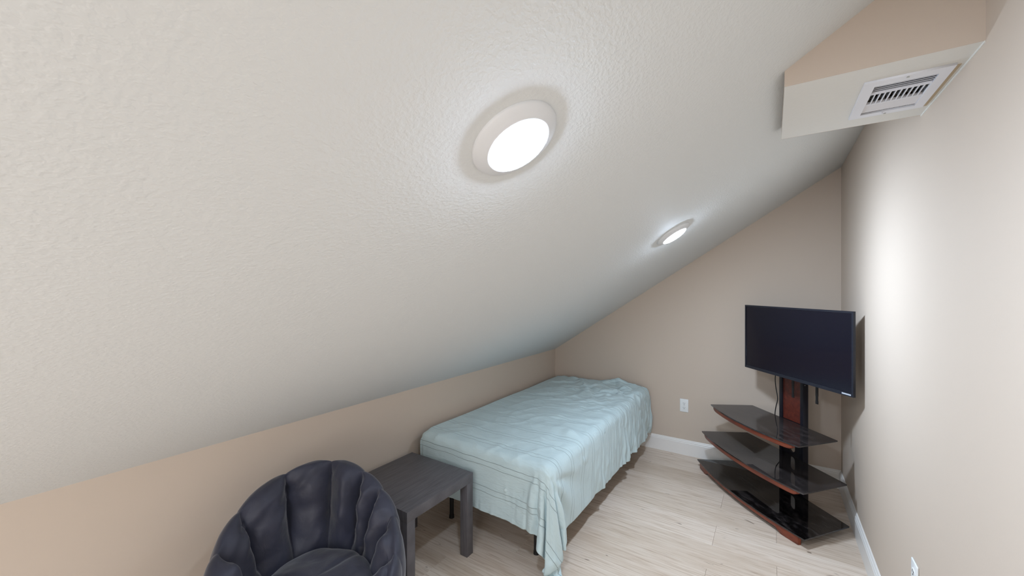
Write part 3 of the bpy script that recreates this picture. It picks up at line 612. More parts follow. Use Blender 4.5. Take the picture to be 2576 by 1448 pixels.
0 0 0 1 -1 0 0 0 0 0 0 0 0 0 0 0 0 0 0 0 0 0 0 0 0 0 0 0 0 0 1 -1 0 0 1 -1 -1 1 -1 -1 2 0 0 1 0 0 0 0 1 -1 0 -2 1 0 1 -2 1 1 0 4 -1 -5 -1 2 0 2 1 1 -3 -6 3 3 1 -1 -6 -4 5 1 8 -3 -3 1 1 -3 -6 3
0 0 0 0 0 0 0 0 0 0 0 0 0 0 0 0 0 0 0 0 0 0 0 0 0 0 0 1 -1 0 0 0 1 -1 -1 1 0 -1 1 0 -1 1 0 0 1 1 -1 0 1 0 -1 -1 1 0 -1 2 -1 0 0 -4 3 -4 9 -7 3 -4 -2 -1 0 10 1 -1 -1 0 -2 -4 -12 2 3 6 4 -3 -3 -1 4 -4
0 0 0 -1 1 0 0 0 0 0 0 0 0 0 0 0 0 0 0 0 0 0 0 0 0 0 0 0 0 1 -1 1 -1 0 1 -1 0 1 -1 0 0 -1 1 1 0 -1 1 0 0 0 -1 1 0 1 1 -1 -1 -1 0 2 -6 10 -7 0 0 3 0 2 2 -6 -2 -6 -3 -2 -1 0 7 0 3 5 3 5 5 1 -1 -1
0 0 0 1 -1 0 0 0 0 0 0 0 0 0 0 0 0 0 0 0 0 0 0 0 0 0 0 0 0 0 0 0 0 1 -1 0 1 0 -1 0 0 0 0 0 0 1 -1 2 -1 -1 1 0 0 0 1 -1 -1 -1 -1 0 8 -6 -5 7 -2 -1 1 -2 -2 0 -2 4 3 2 7 3 -2 -1 -4 -7 3 2 -3 -9 0 7
0 0 0 -1 1 0 0 0 0 0 0 0 0 0 0 0 0 0 0 0 0 0 0 0 0 -1 1 -1 1 0 1 -1 1 -1 0 1 -1 0 1 0 -1 0 -1 0 0 0 2 -1 0 0 0 1 0 0 -2 0 1 1 0 1 -8 1 12 -5 -1 -1 1 1 2 1 3 1 0 0 -6 -4 -1 -2 0 3 -5 -3 -3 12 -6 2
0 0 0 0 0 0 0 0 0 0 0 0 0 0 0 0 0 0 0 0 0 0 0 0 0 0 0 0 0 0 0 1 -1 0 1 -1 1 -1 0 1 0 -1 0 -1 0 1 0 -1 1 1 0 -1 0 -1 0 1 -1 0 -1 0 6 0 -6 -1 2 1 -2 -2 -2 -1 -2 -1 -1 -1 0 2 0 1 0 -1 -1 -2 3 -2 11 -2
0 0 0 0 0 0 0 0 0 0 0 0 0 0 0 0 -1 1 0 -1 1 0 0 0 0 1 -1 0 0 -1 0 0 1 0 0 0 0 0 1 -1 1 0 0 -1 0 1 -1 0 0 0 0 0 -1 0 1 -1 1 -1 2 0 -5 2 -1 7 -1 -2 1 2 2 2 2 2 1 1 0 -1 1 0 0 1 1 1 -1 -4 -9 -5
0 0 0 0 0 0 0 0 0 0 0 0 0 -1 1 0 0 0 0 0 0 0 0 0 0 0 0 0 0 0 0 -1 0 1 0 0 0 1 -1 1 -1 1 0 0 1 -2 0 0 1 -1 0 -1 1 0 -1 1 -1 0 -1 -1 6 -3 1 -5 1 3 1 0 -2 -2 -3 -2 0 0 1 2 1 1 2 -2 -5 1 8 4 3 -5
0 0 0 0 0 0 0 -1 1 0 -1 1 0 0 0 0 0 0 0 0 0 0 -1 1 0 0 0 0 0 0 0 0 0 -1 0 1 0 0 1 0 0 0 0 0 0 -1 0 1 -1 0 -1 1 -1 1 0 0 0 0 0 1 -4 3 0 5 0 -1 0 0 1 1 2 0 -1 -1 -2 -1 -3 -2 -2 1 0 -1 -4 5 2 1
0 0 0 0 -1 1 0 0 0 0 0 0 0 0 0 0 0 0 0 0 0 0 0 0 0 0 0 0 0 0 0 0 -1 1 -1 0 1 0 0 0 1 0 0 0 -1 0 0 0 0 -1 1 -1 0 0 0 0 1 0 0 0 1 -1 3 -7 -2 -1 -2 -1 -1 -1 0 0 -1 2 5 1 5 0 -2 -2 5 0 -1 -4 3 2
0 0 0 0 1 -1 0 0 0 0 0 0 0 0 0 0 0 0 0 0 0 0 0 0 0 0 0 0 0 0 -1 1 0 0 0 -1 -1 1 0 1 0 0 0 1 -1 1 -1 -1 0 1 -1 1 0 -1 1 0 -1 1 0 -2 2 -4 5 4 4 2 3 0 1 0 -1 1 1 -2 -5 -8 -1 1 3 2 -1 0 -1 -2 -3 3
-1 1 0 0 -1 1 0 0 0 0 0 0 0 0 0 0 0 0 0 0 0 0 0 0 0 -1 1 0 0 0 0 0 0 -1 1 0 -1 -1 1 0 0 1 0 0 0 0 0 1 -1 0 1 -1 -1 1 -1 0 1 -1 1 2 -4 6 -4 -5 -3 0 -1 2 2 1 1 -1 0 0 1 5 -4 -1 -1 1 0 -2 1 2 1 1
2 -1 0 0 0 -1 1 0 -1 1 0 -1 1 0 -1 1 0 -1 1 0 -1 1 0 -1 1 0 0 0 0 0 1 -1 0 0 0 0 0 -1 -1 0 1 0 1 0 0 0 0 -1 1 0 0 1 0 -1 0 -1 0 1 0 -2 4 -2 -6 11 1 -1 -2 -3 -2 -1 -3 0 -1 -1 0 0 1 1 0 0 1 3 0 0 2 0
-2 0 0 1 0 0 0 0 0 0 0 0 0 0 0 0 0 0 0 0 0 0 0 0 0 0 -1 1 -1 1 0 0 0 0 0 0 0 0 0 -2 0 0 0 1 1 0 0 0 0 1 -2 0 2 -1 0 0 0 0 0 0 -1 1 4 -10 1 0 2 2 1 1 5 1 1 2 1 1 0 -1 0 -1 0 -1 -1 -4 1 -4
1 0 0 0 0 0 0 0 0 -1 1 0 0 0 0 0 0 0 0 0 0 0 0 0 0 0 0 0 0 -1 0 0 1 0 0 0 0 0 0 0 -2 0 0 0 1 0 1 0 -1 0 2 -2 0 1 1 0 -1 -1 0 1 1 -4 3 2 0 0 0 0 -1 -3 -7 10 1 1 1 1 1 2 1 -1 -2 -2 -4 5 -6 -1
0 0 0 -1 1 0 -1 1 0 0 0 0 -1 1 0 -1 1 0 -1 1 0 -1 1 0 -1 1 0 0 0 0 0 0 -1 1 -1 1 0 0 0 0 0 -2 -1 1 0 1 0 1 0 -1 0 1 -1 1 -1 1 0 0 0 0 -2 6 -5 -2 0 3 2 2 1 3 4 -23 -5 -1 0 3 2 3 3 7 -1 -1 1 -8 2 3
0 0 0 0 0 0 0 0 0 0 -1 1 0 0 0 0 0 0 0 0 0 0 0 0 0 -1 1 -1 1 0 0 0 0 0 0 0 0 0 -1 1 0 0 -1 -1 0 0 1 0 1 0 0 -1 1 -1 0 0 0 1 0 0 1 -1 -4 6 5 1 -1 2 0 1 1 11 0 -5 -5 -9 3 -1 -3 -10 -1 -1 0 7 3 2
-1 1 0 0 -1 1 0 -1 1 0 0 0 0 -1 1 0 -1 1 0 -1 1 0 -1 1 0 0 0 0 0 0 0 0 0 0 0 -2 1 1 0 0 0 0 0 -1 -1 -1 0 1 1 0 0 2 -1 0 0 -1 0 0 0 1 0 -4 11 0 -3 -4 -6 3 2 -2 -2 -5 8 3 1 4 -7 -5 -2 2 4 4 10 4 3 1
1 0 0 0 0 -1 1 0 -1 1 0 -1 1 0 0 0 0 0 0 0 0 0 0 -1 1 0 -1 1 -1 1 -1 1 1 -1 0 1 -2 0 1 0 0 0 0 0 -1 0 -1 -1 1 0 1 0 0 0 1 0 1 -1 0 0 -1 6 -3 -2 -2 -8 4 -8 -3 1 1 6 -3 2 5 7 4 3 1 3 0 1 -7 -6 -10 -2
0 -1 0 1 0 0 0 0 0 0 0 0 0 0 -1 1 0 -1 1 0 -1 1 0 0 0 0 0 -1 1 -1 1 -1 0 1 1 -1 0 -1 -1 1 1 1 0 -1 -1 0 0 -1 -1 1 0 1 1 0 -1 1 -1 0 0 -1 4 -1 -8 -1 -1 9 8 -2 -1 0 2 1 -1 0 -1 -9 -7 -6 -4 0 1 0 2 3 7 4
0 0 0 0 0 0 -1 1 0 -1 1 0 -1 1 0 0 0 0 0 0 0 -1 1 0 -1 1 0 0 0 0 -1 0 1 0 0 1 1 -3 0 -1 1 0 1 0 1 -1 0 0 -2 0 0 0 0 1 0 0 0 0 -1 2 -2 -4 14 2 2 0 -10 1 0 0 -1 -1 2 1 -1 4 4 3 2 -3 1 2 4 1 -1 -6
0 0 0 -1 1 0 0 -1 1 0 -1 1 0 0 0 -1 1 0 -1 1 0 0 0 0 0 0 0 0 -1 1 0 0 -2 0 0 1 1 4 -1 -4 -1 0 0 2 0 0 -1 0 1 -1 -1 -1 1 0 1 0 0 0 1 -1 -2 6 -11 -1 2 1 2 4 3 2 2 4 4 2 3 3 2 3 1 -1 -6 -8 -9 6 3 4
0 0 0 0 -1 1 0 0 0 0 0 0 0 -1 1 0 -1 1 0 0 0 0 -1 1 0 -1 1 0 0 0 0 0 0 0 1 0 -1 0 1 3 -4 -1 0 -1 1 1 0 0 0 0 -1 0 -1 0 0 0 1 1 -1 -1 5 -4 -1 3 -1 0 4 -1 0 0 0 1 -1 0 0 -1 0 1 0 1 -2 -3 6 -18 -3 -2
-1 0 1 0 0 0 0 0 -1 1 0 -1 1 0 -1 1 0 0 0 -1 1 0 0 -1 1 0 -1 1 0 -1 1 0 0 0 -1 0 1 0 0 0 4 -1 -3 0 0 -1 1 0 0 0 0 0 -1 0 0 0 0 0 1 1 -5 0 9 -4 -3 2 -10 -5 -4 -4 0 0 0 2 3 4 -2 0 3 3 5 6 -7 5 -5 -1
1 0 0 0 0 -1 1 0 0 0 0 0 0 0 0 0 0 -1 1 0 -1 1 0 0 -1 1 0 0 0 1 -1 0 0 -1 0 0 -1 1 2 1 -2 1 2 -1 -3 1 -1 1 -1 1 0 0 0 -1 0 -1 0 1 0 -1 3 4 -11 2 3 -3 7 6 7 -9 -5 -5 -3 -3 -2 -2 6 4 4 5 6 6 6 4 2 -2
0 0 -1 1 0 0 -1 1 0 -1 1 0 -1 1 0 -1 1 0 -1 1 0 0 0 0 0 0 0 -1 1 -1 1 0 0 0 -1 0 0 -1 0 0 3 1 -2 0 2 -1 -1 -1 1 -1 1 -1 1 0 -1 0 0 -1 1 2 -2 -3 17 3 2 0 0 -3 -9 12 0 0 -1 0 -1 0 0 0 0 0 1 0 1 -1 -1 -4
0 0 0 -1 1 0 0 0 0 0 0 0 0 0 0 0 -1 1 0 -1 1 -1 1 0 0 0 0 0 0 0 0 0 0 0 0 -1 0 0 -2 1 -1 1 4 -2 0 0 2 0 -1 -1 0 0 -1 1 0 0 0 -1 -1 -2 2 6 -7 -12 -1 9 1 1 4 0 4 2 3 1 -1 -2 -2 -2 -1 -2 -4 -3 -4 -1 -1 7
0 0 0 0 0 0 0 -1 1 0 -1 1 0 -1 1 0 0 0 0 0 -1 1 -1 1 0 0 0 0 -1 1 0 0 0 0 0 1 0 -1 -1 -1 0 0 -1 4 1 -1 -2 0 1 1 -2 1 0 0 0 1 -2 1 -1 -2 5 -3 -9 16 -6 -12 2 4 3 -1 -1 -1 -5 -10 -4 -2 -1 -1 -1 1 8 -6 4 4 6 -4
-1 1 0 0 -1 1 0 0 0 0 0 0 0 0 0 0 0 -1 1 0 0 0 0 0 0 0 0 0 0 0 -1 1 0 0 1 -1 0 0 1 -1 -1 -2 0 0 0 2 1 0 -1 1 1 -1 1 0 0 -1 1 -2 -1 7 -6 -2 9 -7 2 3 -3 -3 -4 -3 -4 -3 -2 5 1 1 0 1 3 5 -16 15 -5 -2 0 4
1 0 0 0 0 0 0 0 -1 1 0 -1 1 0 -1 1 0 0 0 0 0 -1 1 -1 1 -1 1 0 0 0 0 -1 1 0 0 0 0 1 0 0 0 -1 -1 -1 0 1 0 1 0 0 0 0 0 0 0 0 1 1 2 -2 -3 2 -7 0 4 3 1 -2 1 2 4 2 2 2 2 -1 -2 -3 -7 -8 9 -8 6 6 3 3
0 -1 1 0 0 -1 1 0 0 0 0 0 0 0 0 0 0 0 -1 1 0 0 0 0 0 0 0 0 0 0 0 0 0 1 -1 0 0 0 0 0 1 0 0 -2 -1 0 1 0 1 0 0 0 0 -1 1 1 -1 1 2 -5 5 -5 4 3 1 -3 4 5 4 3 1 2 0 -3 -4 -5 -5 2 4 -2 -3 -2 -3 -5 -4 -9
0 0 -1 1 0 0 0 0 0 0 0 0 0 0 0 -1 1 0 0 0 0 0 -1 1 -1 1 -1 1 0 0 0 0 0 0 0 1 0 -1 0 1 -1 1 -1 2 0 -1 -3 1 1 0 0 0 0 0 0 0 1 2 -3 3 -3 -1 1 4 -1 -2 -6 -8 -2 0 1 2 5 -1 1 4 3 -5 -13 -5 -3 -2 -1 -1 6 2
0 0 0 0 0 0 -1 1 0 -1 1 0 -1 1 0 0 0 0 0 -1 1 0 0 0 0 0 0 0 0 0 0 1 -1 0 0 0 0 0 1 -1 0 1 1 -1 0 0 2 -1 -2 -1 1 1 -1 0 0 0 2 0 0 -1 -3 2 6 -6 -14 1 1 6 0 1 0 -2 -3 3 -1 -3 -2 -2 6 3 3 1 1 6 -26 0
0 0 0 -1 1 0 0 0 0 0 0 0 0 0 0 0 -1 1 0 0 0 0 0 0 0 0 0 0 0 0 0 0 0 -1 1 -1 1 1 -1 1 0 -1 1 0 1 -1 1 -1 0 1 -1 -1 1 1 -1 0 -1 0 -2 0 9 1 -15 -2 21 3 0 0 0 -3 -1 -2 0 2 4 4 3 2 -1 -1 -3 1 -3 -10 4 6
-1 1 0 0 0 0 0 -1 1 0 0 0 0 0 0 0 0 0 0 0 0 0 0 0 0 0 0 0 0 -1 1 0 0 0 0 0 0 1 0 -1 1 0 -1 1 -1 1 -1 1 0 -1 0 1 -1 0 1 0 -1 -2 3 1 -9 2 16 0 -9 -3 -1 -2 -3 -2 7 6 5 4 1 3 1 2 2 -1 -1 -6 -6 -7 14 -6
1 0 0 0 -1 1 0 0 0 0 -1 1 0 -1 1 0 0 0 0 0 0 0 0 0 0 0 0 0 0 0 0 0 0 1 -1 1 0 -2 1 1 -1 1 0 -1 1 -1 1 -1 0 0 1 -1 0 1 1 -1 0 0 0 -2 5 4 -18 -1 -1 0 0 1 2 2 -7 -3 -3 -2 1 3 -3 1 2 6 4 5 8 9 -1 1
0 -1 1 0 0 0 0 0 -1 1 0 0 0 0 0 0 0 0 0 0 -1 1 0 0 0 0 0 0 0 1 0 -1 1 -1 0 0 -1 1 -1 0 1 1 0 0 0 0 -1 0 1 0 0 -1 0 1 0 1 -1 0 0 4 2 -16 15 4 -1 -2 -2 -3 -4 -2 -4 -4 -4 -2 -2 -4 5 2 1 -3 -1 -2 -2 -1 -1 0
0 0 -1 1 0 -1 1 0 0 0 0 -1 1 0 0 0 0 0 0 0 0 0 0 0 0 0 0 -1 0 1 0 1 -1 0 1 -1 1 -1 1 -1 0 -1 0 1 0 0 1 0 0 0 -1 2 1 -1 -1 -1 1 0 1 -4 -3 16 -16 7 -2 1 0 0 1 -1 0 -1 1 -1 0 0 2 2 2 5 4 7 1 0 0 -2
0 0 0 0 0 0 0 0 0 -1 1 0 0 0 -1 1 0 -1 1 0 0 0 0 -1 1 -1 1 0 1 0 -1 0 0 0 0 0 1 1 -1 0 -2 0 2 -1 -1 1 0 0 0 2 0 0 0 -1 0 0 -1 0 1 3 -1 -2 10 -7 4 2 1 2 2 3 3 2 0 -1 -2 -3 -5 -2 5 3 2 -2 -6 3 3 6
0 0 0 -1 1 0 -1 1 0 0 0 0 -1 1 0 0 0 0 0 0 0 0 0 0 0 0 0 1 0 -1 1 -1 0 1 -1 0 1 0 0 2 -3 4 1 0 -4 0 0 1 0 -1 1 -1 0 0 0 0 1 0 -2 -1 4 -13 -2 0 4 8 -3 -1 0 -1 0 2 2 1 2 3 4 2 -2 -1 1 3 9 1 0 -4
-1 1 0 0 -1 1 0 -1 1 0 -1 1 0 -1 1 -1 1 0 0 0 0 0 0 1 -1 1 0 -1 0 0 -1 0 2 0 0 0 0 1 0 0 5 1 -9 -1 5 0 0 0 -1 -2 2 1 -1 0 0 1 -1 0 2 0 -11 7 11 -2 -4 -10 3 2 2 2 0 -3 -4 -3 -4 -5 -4 -5 -5 -2 1 2 5 5 8 5
1 -1 1 0 0 0 0 0 -1 1 0 -1 1 0 -1 1 -1 1 -1 1 0 -1 1 0 1 0 -1 1 -1 0 0 2 1 0 -1 0 0 -1 1 0 -1 0 -2 0 0 1 1 0 -3 4 -1 1 0 -3 2 1 2 -1 -4 -1 11 0 -18 -4 -2 1 0 -1 0 1 1 5 1 2 0 -4 -3 -2 1 6 -12 -3 2 3 0 4
0 0 -1 1 0 -1 1 0 0 -1 1 0 -1 1 0 -1 1 -1 1 -1 1 0 0 0 0 0 1 -1 0 -1 2 3 1 0 -2 1 -3 1 -1 -1 0 -4 9 0 0 -3 -1 -2 4 -2 0 0 0 2 -3 0 1 5 2 0 -16 -1 18 2 2 -1 -7 0 -4 -2 -3 -6 0 -1 2 5 3 2 -1 -9 8 11 -17 1 2 -5
0 0 0 0 0 0 -1 1 0 0 0 0 0 -1 1 0 -1 1 -1 1 -1 0 1 0 0 0 -1 0 1 0 2 2 -2 -1 3 -6 1 1 1 -1 1 -3 -1 2 -1 2 -1 1 0 1 -1 0 0 -1 1 -1 1 0 3 -7 16 -2 -20 1 1 9 12 0 2 0 1 3 1 2 1 1 0 0 0 -1 -2 -15 -5 0 -8 1
0 0 0 -1 0 1 0 -1 1 0 -1 0 1 0 -1 1 0 -1 1 -1 1 0 -1 1 0 0 0 -1 -1 2 3 -4 3 1 -7 7 -1 -3 1 0 -2 0 1 -1 1 -1 1 1 0 2 1 -2 1 1 -2 1 -4 -4 -3 7 -9 2 17 -3 -2 -12 -3 0 0 1 1 -1 0 0 -1 1 2 3 2 2 -2 -5 18 -12 3 4
0 -1 1 0 0 0 0 0 -1 1 0 0 -1 1 0 -1 1 0 -1 1 -1 0 1 -1 0 0 -1 2 -1 0 -1 1 0 1 6 -5 1 -1 -3 2 1 -2 -1 0 -1 1 -1 4 0 5 -1 0 -2 -3 3 -3 1 -1 -1 2 -2 1 -7 9 0 5 1 3 1 0 -1 2 3 1 0 -2 -3 -6 -7 -4 2 7 -2 7 -8 -11
-1 1 -1 1 0 -1 1 0 0 -1 1 0 0 -1 1 0 -1 1 0 -1 1 0 -1 1 0 -1 0 -1 2 -3 -2 1 1 2 2 3 -6 2 1 -1 -3 2 0 1 0 -2 -2 3 4 -7 4 1 1 2 -3 1 -1 1 0 -20 3 6 8 -5 7 0 1 1 1 0 1 0 0 0 -2 -1 -2 0 4 10 3 -1 -2 -5 3 4
1 0 0 -1 1 0 -1 1 0 0 0 0 0 0 0 0 0 -1 1 0 -1 0 1 0 -1 1 1 -1 -2 0 -2 -1 -1 1 3 2 1 -1 0 -3 -4 4 2 0 0 2 -5 1 3 -2 -1 1 0 1 1 -1 3 0 1 15 -14 -11 4 10 -12 9 -4 -6 -10 -2 -1 1 -1 6 11 1 2 4 3 -5 -13 -3 -1 0 1 2
0 0 0 0 -1 1 0 -1 1 0 -1 1 0 0 -1 1 0 0 -1 1 0 0 -1 0 1 -1 0 1 1 1 -1 -6 -3 1 1 0 6 1 0 2 2 -4 -2 -1 0 0 8 -8 1 0 0 1 -3 -1 -1 1 2 2 0 2 17 -2 -18 -3 21 -29 -6 1 8 2 4 10 2 -14 -2 8 -2 -2 -1 1 9 -7 3 -3 -2 -2
0 0 0 0 0 0 0 0 -1 1 0 0 0 0 0 -1 0 1 0 -1 0 1 -1 0 0 0 0 1 0 2 1 0 -3 -8 -1 4 2 1 1 -2 5 1 -1 0 0 -5 0 3 -4 10 -8 -6 4 2 1 -2 1 -1 0 1 4 6 9 -4 -12 19 -12 9 -1 -2 -10 -8 3 14 -5 -12 -4 -1 -3 -4 3 19 -5 0 -1 -3
0 -1 1 0 0 -1 1 0 0 0 0 -1 1 0 0 0 0 0 0 0 0 0 0 -1 0 0 1 -1 0 0 1 4 -1 1 -6 -4 0 1 2 3 1 -1 2 -1 -2 4 -6 -4 2 -9 15 4 -7 0 1 2 -10 1 0 1 2 7 1 -10 -3 5 25 -10 -5 -4 11 -4 -5 -8 -3 5 10 8 2 -2 -13 -13 2 4 0 2
0 0 -1 1 0 0 -1 1 0 -1 1 0 0 0 0 0 1 -1 0 0 0 -1 1 0 -1 0 0 1 1 -3 0 1 2 2 2 -2 -5 -3 -1 3 2 2 -2 2 3 -6 1 0 -3 4 3 -13 10 1 0 0 4 -3 0 0 -15 -5 2 20 -2 -7 -5 2 7 5 -3 -2 -2 1 3 2 -1 -4 3 5 10 1 -4 -7 -4 2
0 0 0 -1 1 0 0 -1 1 0 -1 1 -1 1 0 0 0 0 0 0 0 0 -1 0 0 1 0 1 0 0 -4 -1 3 1 1 1 1 1 -4 -2 3 2 -1 -1 -3 7 0 -1 -1 2 -7 5 -1 0 -2 0 1 0 -1 -1 15 -1 -5 -25 4 6 5 -2 2 4 -12 0 2 0 -7 -1 -1 -2 -4 1 4 6 7 2 0 -2
-1 1 0 0 0 0 0 0 0 0 0 -1 1 0 0 0 0 0 0 0 0 0 0 0 0 -1 1 1 0 2 0 -4 -2 0 2 0 1 -1 2 -1 1 0 0 1 1 -2 4 -2 -1 0 -8 8 -1 -2 0 0 1 3 0 2 -2 -11 1 21 -5 -6 -5 4 -2 2 -4 -9 -3 1 8 5 7 -4 -4 -5 -4 3 0 3 3 -2
1 0 0 0 -1 1 0 0 -1 1 0 0 0 -1 1 0 -1 1 0 0 0 0 0 0 0 0 -1 -1 2 0 1 1 -1 -4 0 1 0 1 -1 0 1 -2 3 0 1 2 -3 3 -2 -3 1 0 -2 0 1 1 0 2 4 -1 -13 12 7 -12 -3 4 1 1 -2 -6 21 3 -12 7 0 -2 -12 1 7 3 1 -7 -4 3 6 5
0 0 0 0 1 -1 0 0 0 -1 1 0 -1 1 -1 1 0 0 0 0 0 0 0 0 0 1 -1 -2 0 1 1 1 -2 3 -5 1 0 -1 0 1 -4 4 2 0 0 -5 5 -1 2 -4 1 0 -1 1 3 -1 0 1 2 -7 10 8 -22 -1 6 0 6 4 -6 -4 -9 16 14 -12 -5 -5 4 3 -2 -1 0 1 2 -1 -2 -1
1 -1 0 0 -1 1 0 0 0 0 0 0 0 -1 1 -1 1 0 0 0 0 0 1 -1 0 0 0 0 -2 1 2 -2 2 -2 3 -5 0 1 1 1 -1 -1 -1 0 0 4 -3 2 -1 0 -1 -1 1 0 1 2 3 1 -4 7 3 -23 17 2 -5 -1 -10 6 13 1 -4 -17 3 8 6 5 2 3 1 0 1 0 0 0 -1 0
-2 1 0 0 0 -1 1 0 0 0 -1 1 0 0 -1 1 0 0 0 0 0 0 -1 1 1 -1 0 0 -1 0 0 1 -1 1 -2 3 -2 0 1 -1 -1 -2 0 0 0 1 3 -1 0 0 2 -1 -1 0 1 1 5 0 4 -3 -19 15 -11 10 4 -2 2 -18 1 9 -2 11 -1 -7 -6 -12 8 1 1 -5 2 4 6 -4 2 -2
1 0 0 0 0 0 -1 0 1 0 0 -1 1 0 0 -1 0 0 1 0 0 0 1 -1 0 0 -1 1 0 -2 0 4 -3 1 1 -1 0 -1 -1 -2 0 -1 0 0 2 3 0 1 -2 2 -1 1 1 -2 0 0 4 0 -13 1 19 -17 15 -19 -1 2 5 10 -8 -4 9 -4 -7 -2 -3 5 -11 0 4 11 9 -3 -6 -1 0 0
0 -1 1 0 0 0 0 0 -1 1 0 0 0 0 0 0 0 -1 0 0 1 0 0 1 0 -1 0 0 0 -1 -3 -1 5 -1 -1 0 1 0 1 0 -3 0 0 0 1 0 2 -3 5 1 0 -1 -3 4 -1 0 -6 2 7 1 -6 11 -10 12 -10 9 -4 -9 -1 1 7 5 4 4 3 0 -2 -7 -12 5 -9 -2 -1 3 -3 -1
0 0 -1 0 1 0 0 0 0 0 0 0 -1 1 0 0 -1 1 -1 0 0 1 0 0 -1 2 0 -1 0 0 0 -2 0 0 1 1 1 -2 -1 1 2 -2 -1 0 -5 0 2 7 -2 0 1 0 3 -6 4 4 2 -3 -5 1 -12 0 3 2 22 -14 -7 0 -2 11 3 3 4 -1 -3 -5 -6 2 6 -12 -6 -3 -2 0 -1 0
0 0 0 0 -1 1 0 0 0 -1 1 0 0 -1 1 0 0 -1 1 0 -1 0 0 0 1 -1 1 0 1 0 -1 0 -1 0 2 0 -3 3 -2 1 0 0 0 0 2 -10 -2 9 -1 1 -1 2 0 7 -16 2 -2 0 7 -8 15 3 1 -4 -15 2 6 7 1 -18 -1 6 -5 7 1 -1 9 -1 -6 9 2 4 3 1 2 0
-1 1 0 0 0 -1 1 0 0 0 -1 1 0 0 -1 1 0 0 -1 1 0 -1 0 0 0 0 1 0 -1 0 2 0 0 0 -1 0 0 -2 3 0 -1 1 0 0 -3 6 -8 -1 0 2 1 0 0 -2 0 -1 -2 -3 1 10 -9 8 -10 -3 3 1 -1 0 13 4 -11 -8 6 -4 4 7 -4 -4 9 -19 -7 -2 2 4 5 10
1 -1 1 0 0 0 -1 1 0 0 0 -1 1 0 0 -1 1 0 0 -1 1 0 -1 0 0 0 0 1 1 -1 0 0 0 0 0 -1 3 -1 -2 0 2 0 1 -2 1 0 6 -13 5 -2 1 -1 -1 -2 10 -9 -2 0 1 -6 15 -11 15 2 2 -7 -4 -1 -8 4 8 4 -9 6 5 4 -6 -4 -15 6 4 8 -4 -9 0 -1
0 0 -1 1 0 0 0 -1 1 0 0 0 -1 1 0 0 -1 1 0 0 -1 1 0 0 -1 1 0 -1 0 1 0 0 0 0 -1 1 0 1 1 -2 -1 1 -1 1 -1 2 1 3 -6 -2 -1 1 1 0 -2 2 -3 0 -3 7 -2 3 -8 9 -1 11 3 -1 1 0 -3 -18 18 0 1 1 8 4 -1 -14 -4 -11 -1 4 -3 -5
0 0 0 -1 1 0 0 0 -1 1 0 0 0 -1 1 0 0 -1 1 0 0 -1 1 0 0 0 -1 1 -1 1 0 0 0 1 0 -1 -1 1 0 1 0 -1 -1 -2 3 0 0 -1 1 -2 -1 0 1 0 1 0 -1 -2 1 -1 -1 1 6 -5 6 -3 0 -2 1 0 2 0 -6 -10 -1 6 -6 12 10 11 -2 -5 -11 13 4 3
0 0 0 0 -1 0 1 0 0 -1 0 1 0 0 -1 1 0 0 -1 1 0 0 0 -1 1 -1 1 -1 1 0 0 0 1 -1 0 0 1 0 1 -2 0 0 -1 3 0 -1 -2 0 -1 1 0 -1 -3 2 1 1 0 0 -2 0 -3 9 -2 4 -18 -2 4 0 -4 1 2 19 -18 3 -2 -7 9 -7 0 2 1 0 18 -11 -18 4
0 -1 0 1 0 0 -1 1 0 0 0 -1 1 0 0 -1 1 0 0 0 0 0 -1 1 -1 1 -1 0 0 1 0 1 0 -1 0 0 -2 1 0 1 0 0 1 -1 1 0 -1 -2 0 -1 1 1 -1 1 -1 1 1 -1 -1 -1 2 -2 5 -12 8 3 7 -2 -6 7 -8 -1 9 -2 -3 -2 0 2 3 1 -1 1 -16 3 -3 -9
0 0 0 -1 1 0 0 -1 0 1 0 0 -1 1 0 0 -1 1 0 -1 1 0 0 -1 1 -1 1 0 -1 0 1 1 1 -3 1 0 1 -2 0 2 -1 0 1 0 -1 -1 1 -1 -1 0 -1 1 1 -2 1 -1 1 1 1 -1 1 -4 -4 14 6 0 -12 2 8 -11 2 -9 0 2 2 6 4 4 9 -2 9 -8 -4 -21 3 6
0 0 0 0 -1 0 1 0 0 -1 1 0 0 -1 1 0 0 -1 1 0 -1 1 0 0 -1 1 -1 1 0 -2 0 1 1 6 -5 -1 0 1 -2 0 1 1 -1 0 -1 1 -2 1 0 1 -1 -1 2 -1 -2 0 0 0 1 2 0 1 1 -11 1 2 3 4 1 -3 1 4 6 5 4 -1 -1 -1 -6 8 -2 9 4 3 -6 -31
-1 0 0 1 0 0 -1 1 0 0 -1 1 0 0 -1 1 0 0 -1 1 0 -1 1 0 0 -1 1 -1 0 1 -2 -1 0 0 6 0 -3 1 0 -1 -1 0 0 -2 2 -2 2 0 1 -1 0 -1 0 0 1 -2 -1 0 1 0 3 -7 -1 11 -4 -6 8 -5 -13 9 -3 -13 -4 -2 0 1 3 1 1 2 6 12 3 -2 13 8
1 0 0 -1 1 0 0 -1 0 1 0 -1 1 0 0 -1 1 0 0 -1 1 0 -1 1 0 0 -1 1 0 -1 1 -2 -2 0 0 2 4 -2 0 -2 1 -1 -1 2 -2 1 0 3 0 1 0 -2 0 0 -2 0 -1 -1 0 0 -2 15 -7 -12 -2 13 -14 -4 7 -8 1 10 2 2 2 3 2 6 -6 -4 -5 -8 3 10 -3 13
-1 3 -1 0 -1 0 0 0 0 0 0 0 -1 1 0 0 -1 0 1 0 -1 0 0 0 0 0 0 0 -1 -1 -1 -1 -1 -2 -1 0 1 2 2 2 -1 1 1 0 2 0 0 -2 1 1 -2 2 0 0 1 0 0 0 -2 0 -1 -19 0 5 9 -4 14 12 6 2 0 2 0 -1 -2 -3 -4 -12 0 -4 0 2 4 4 4 -1
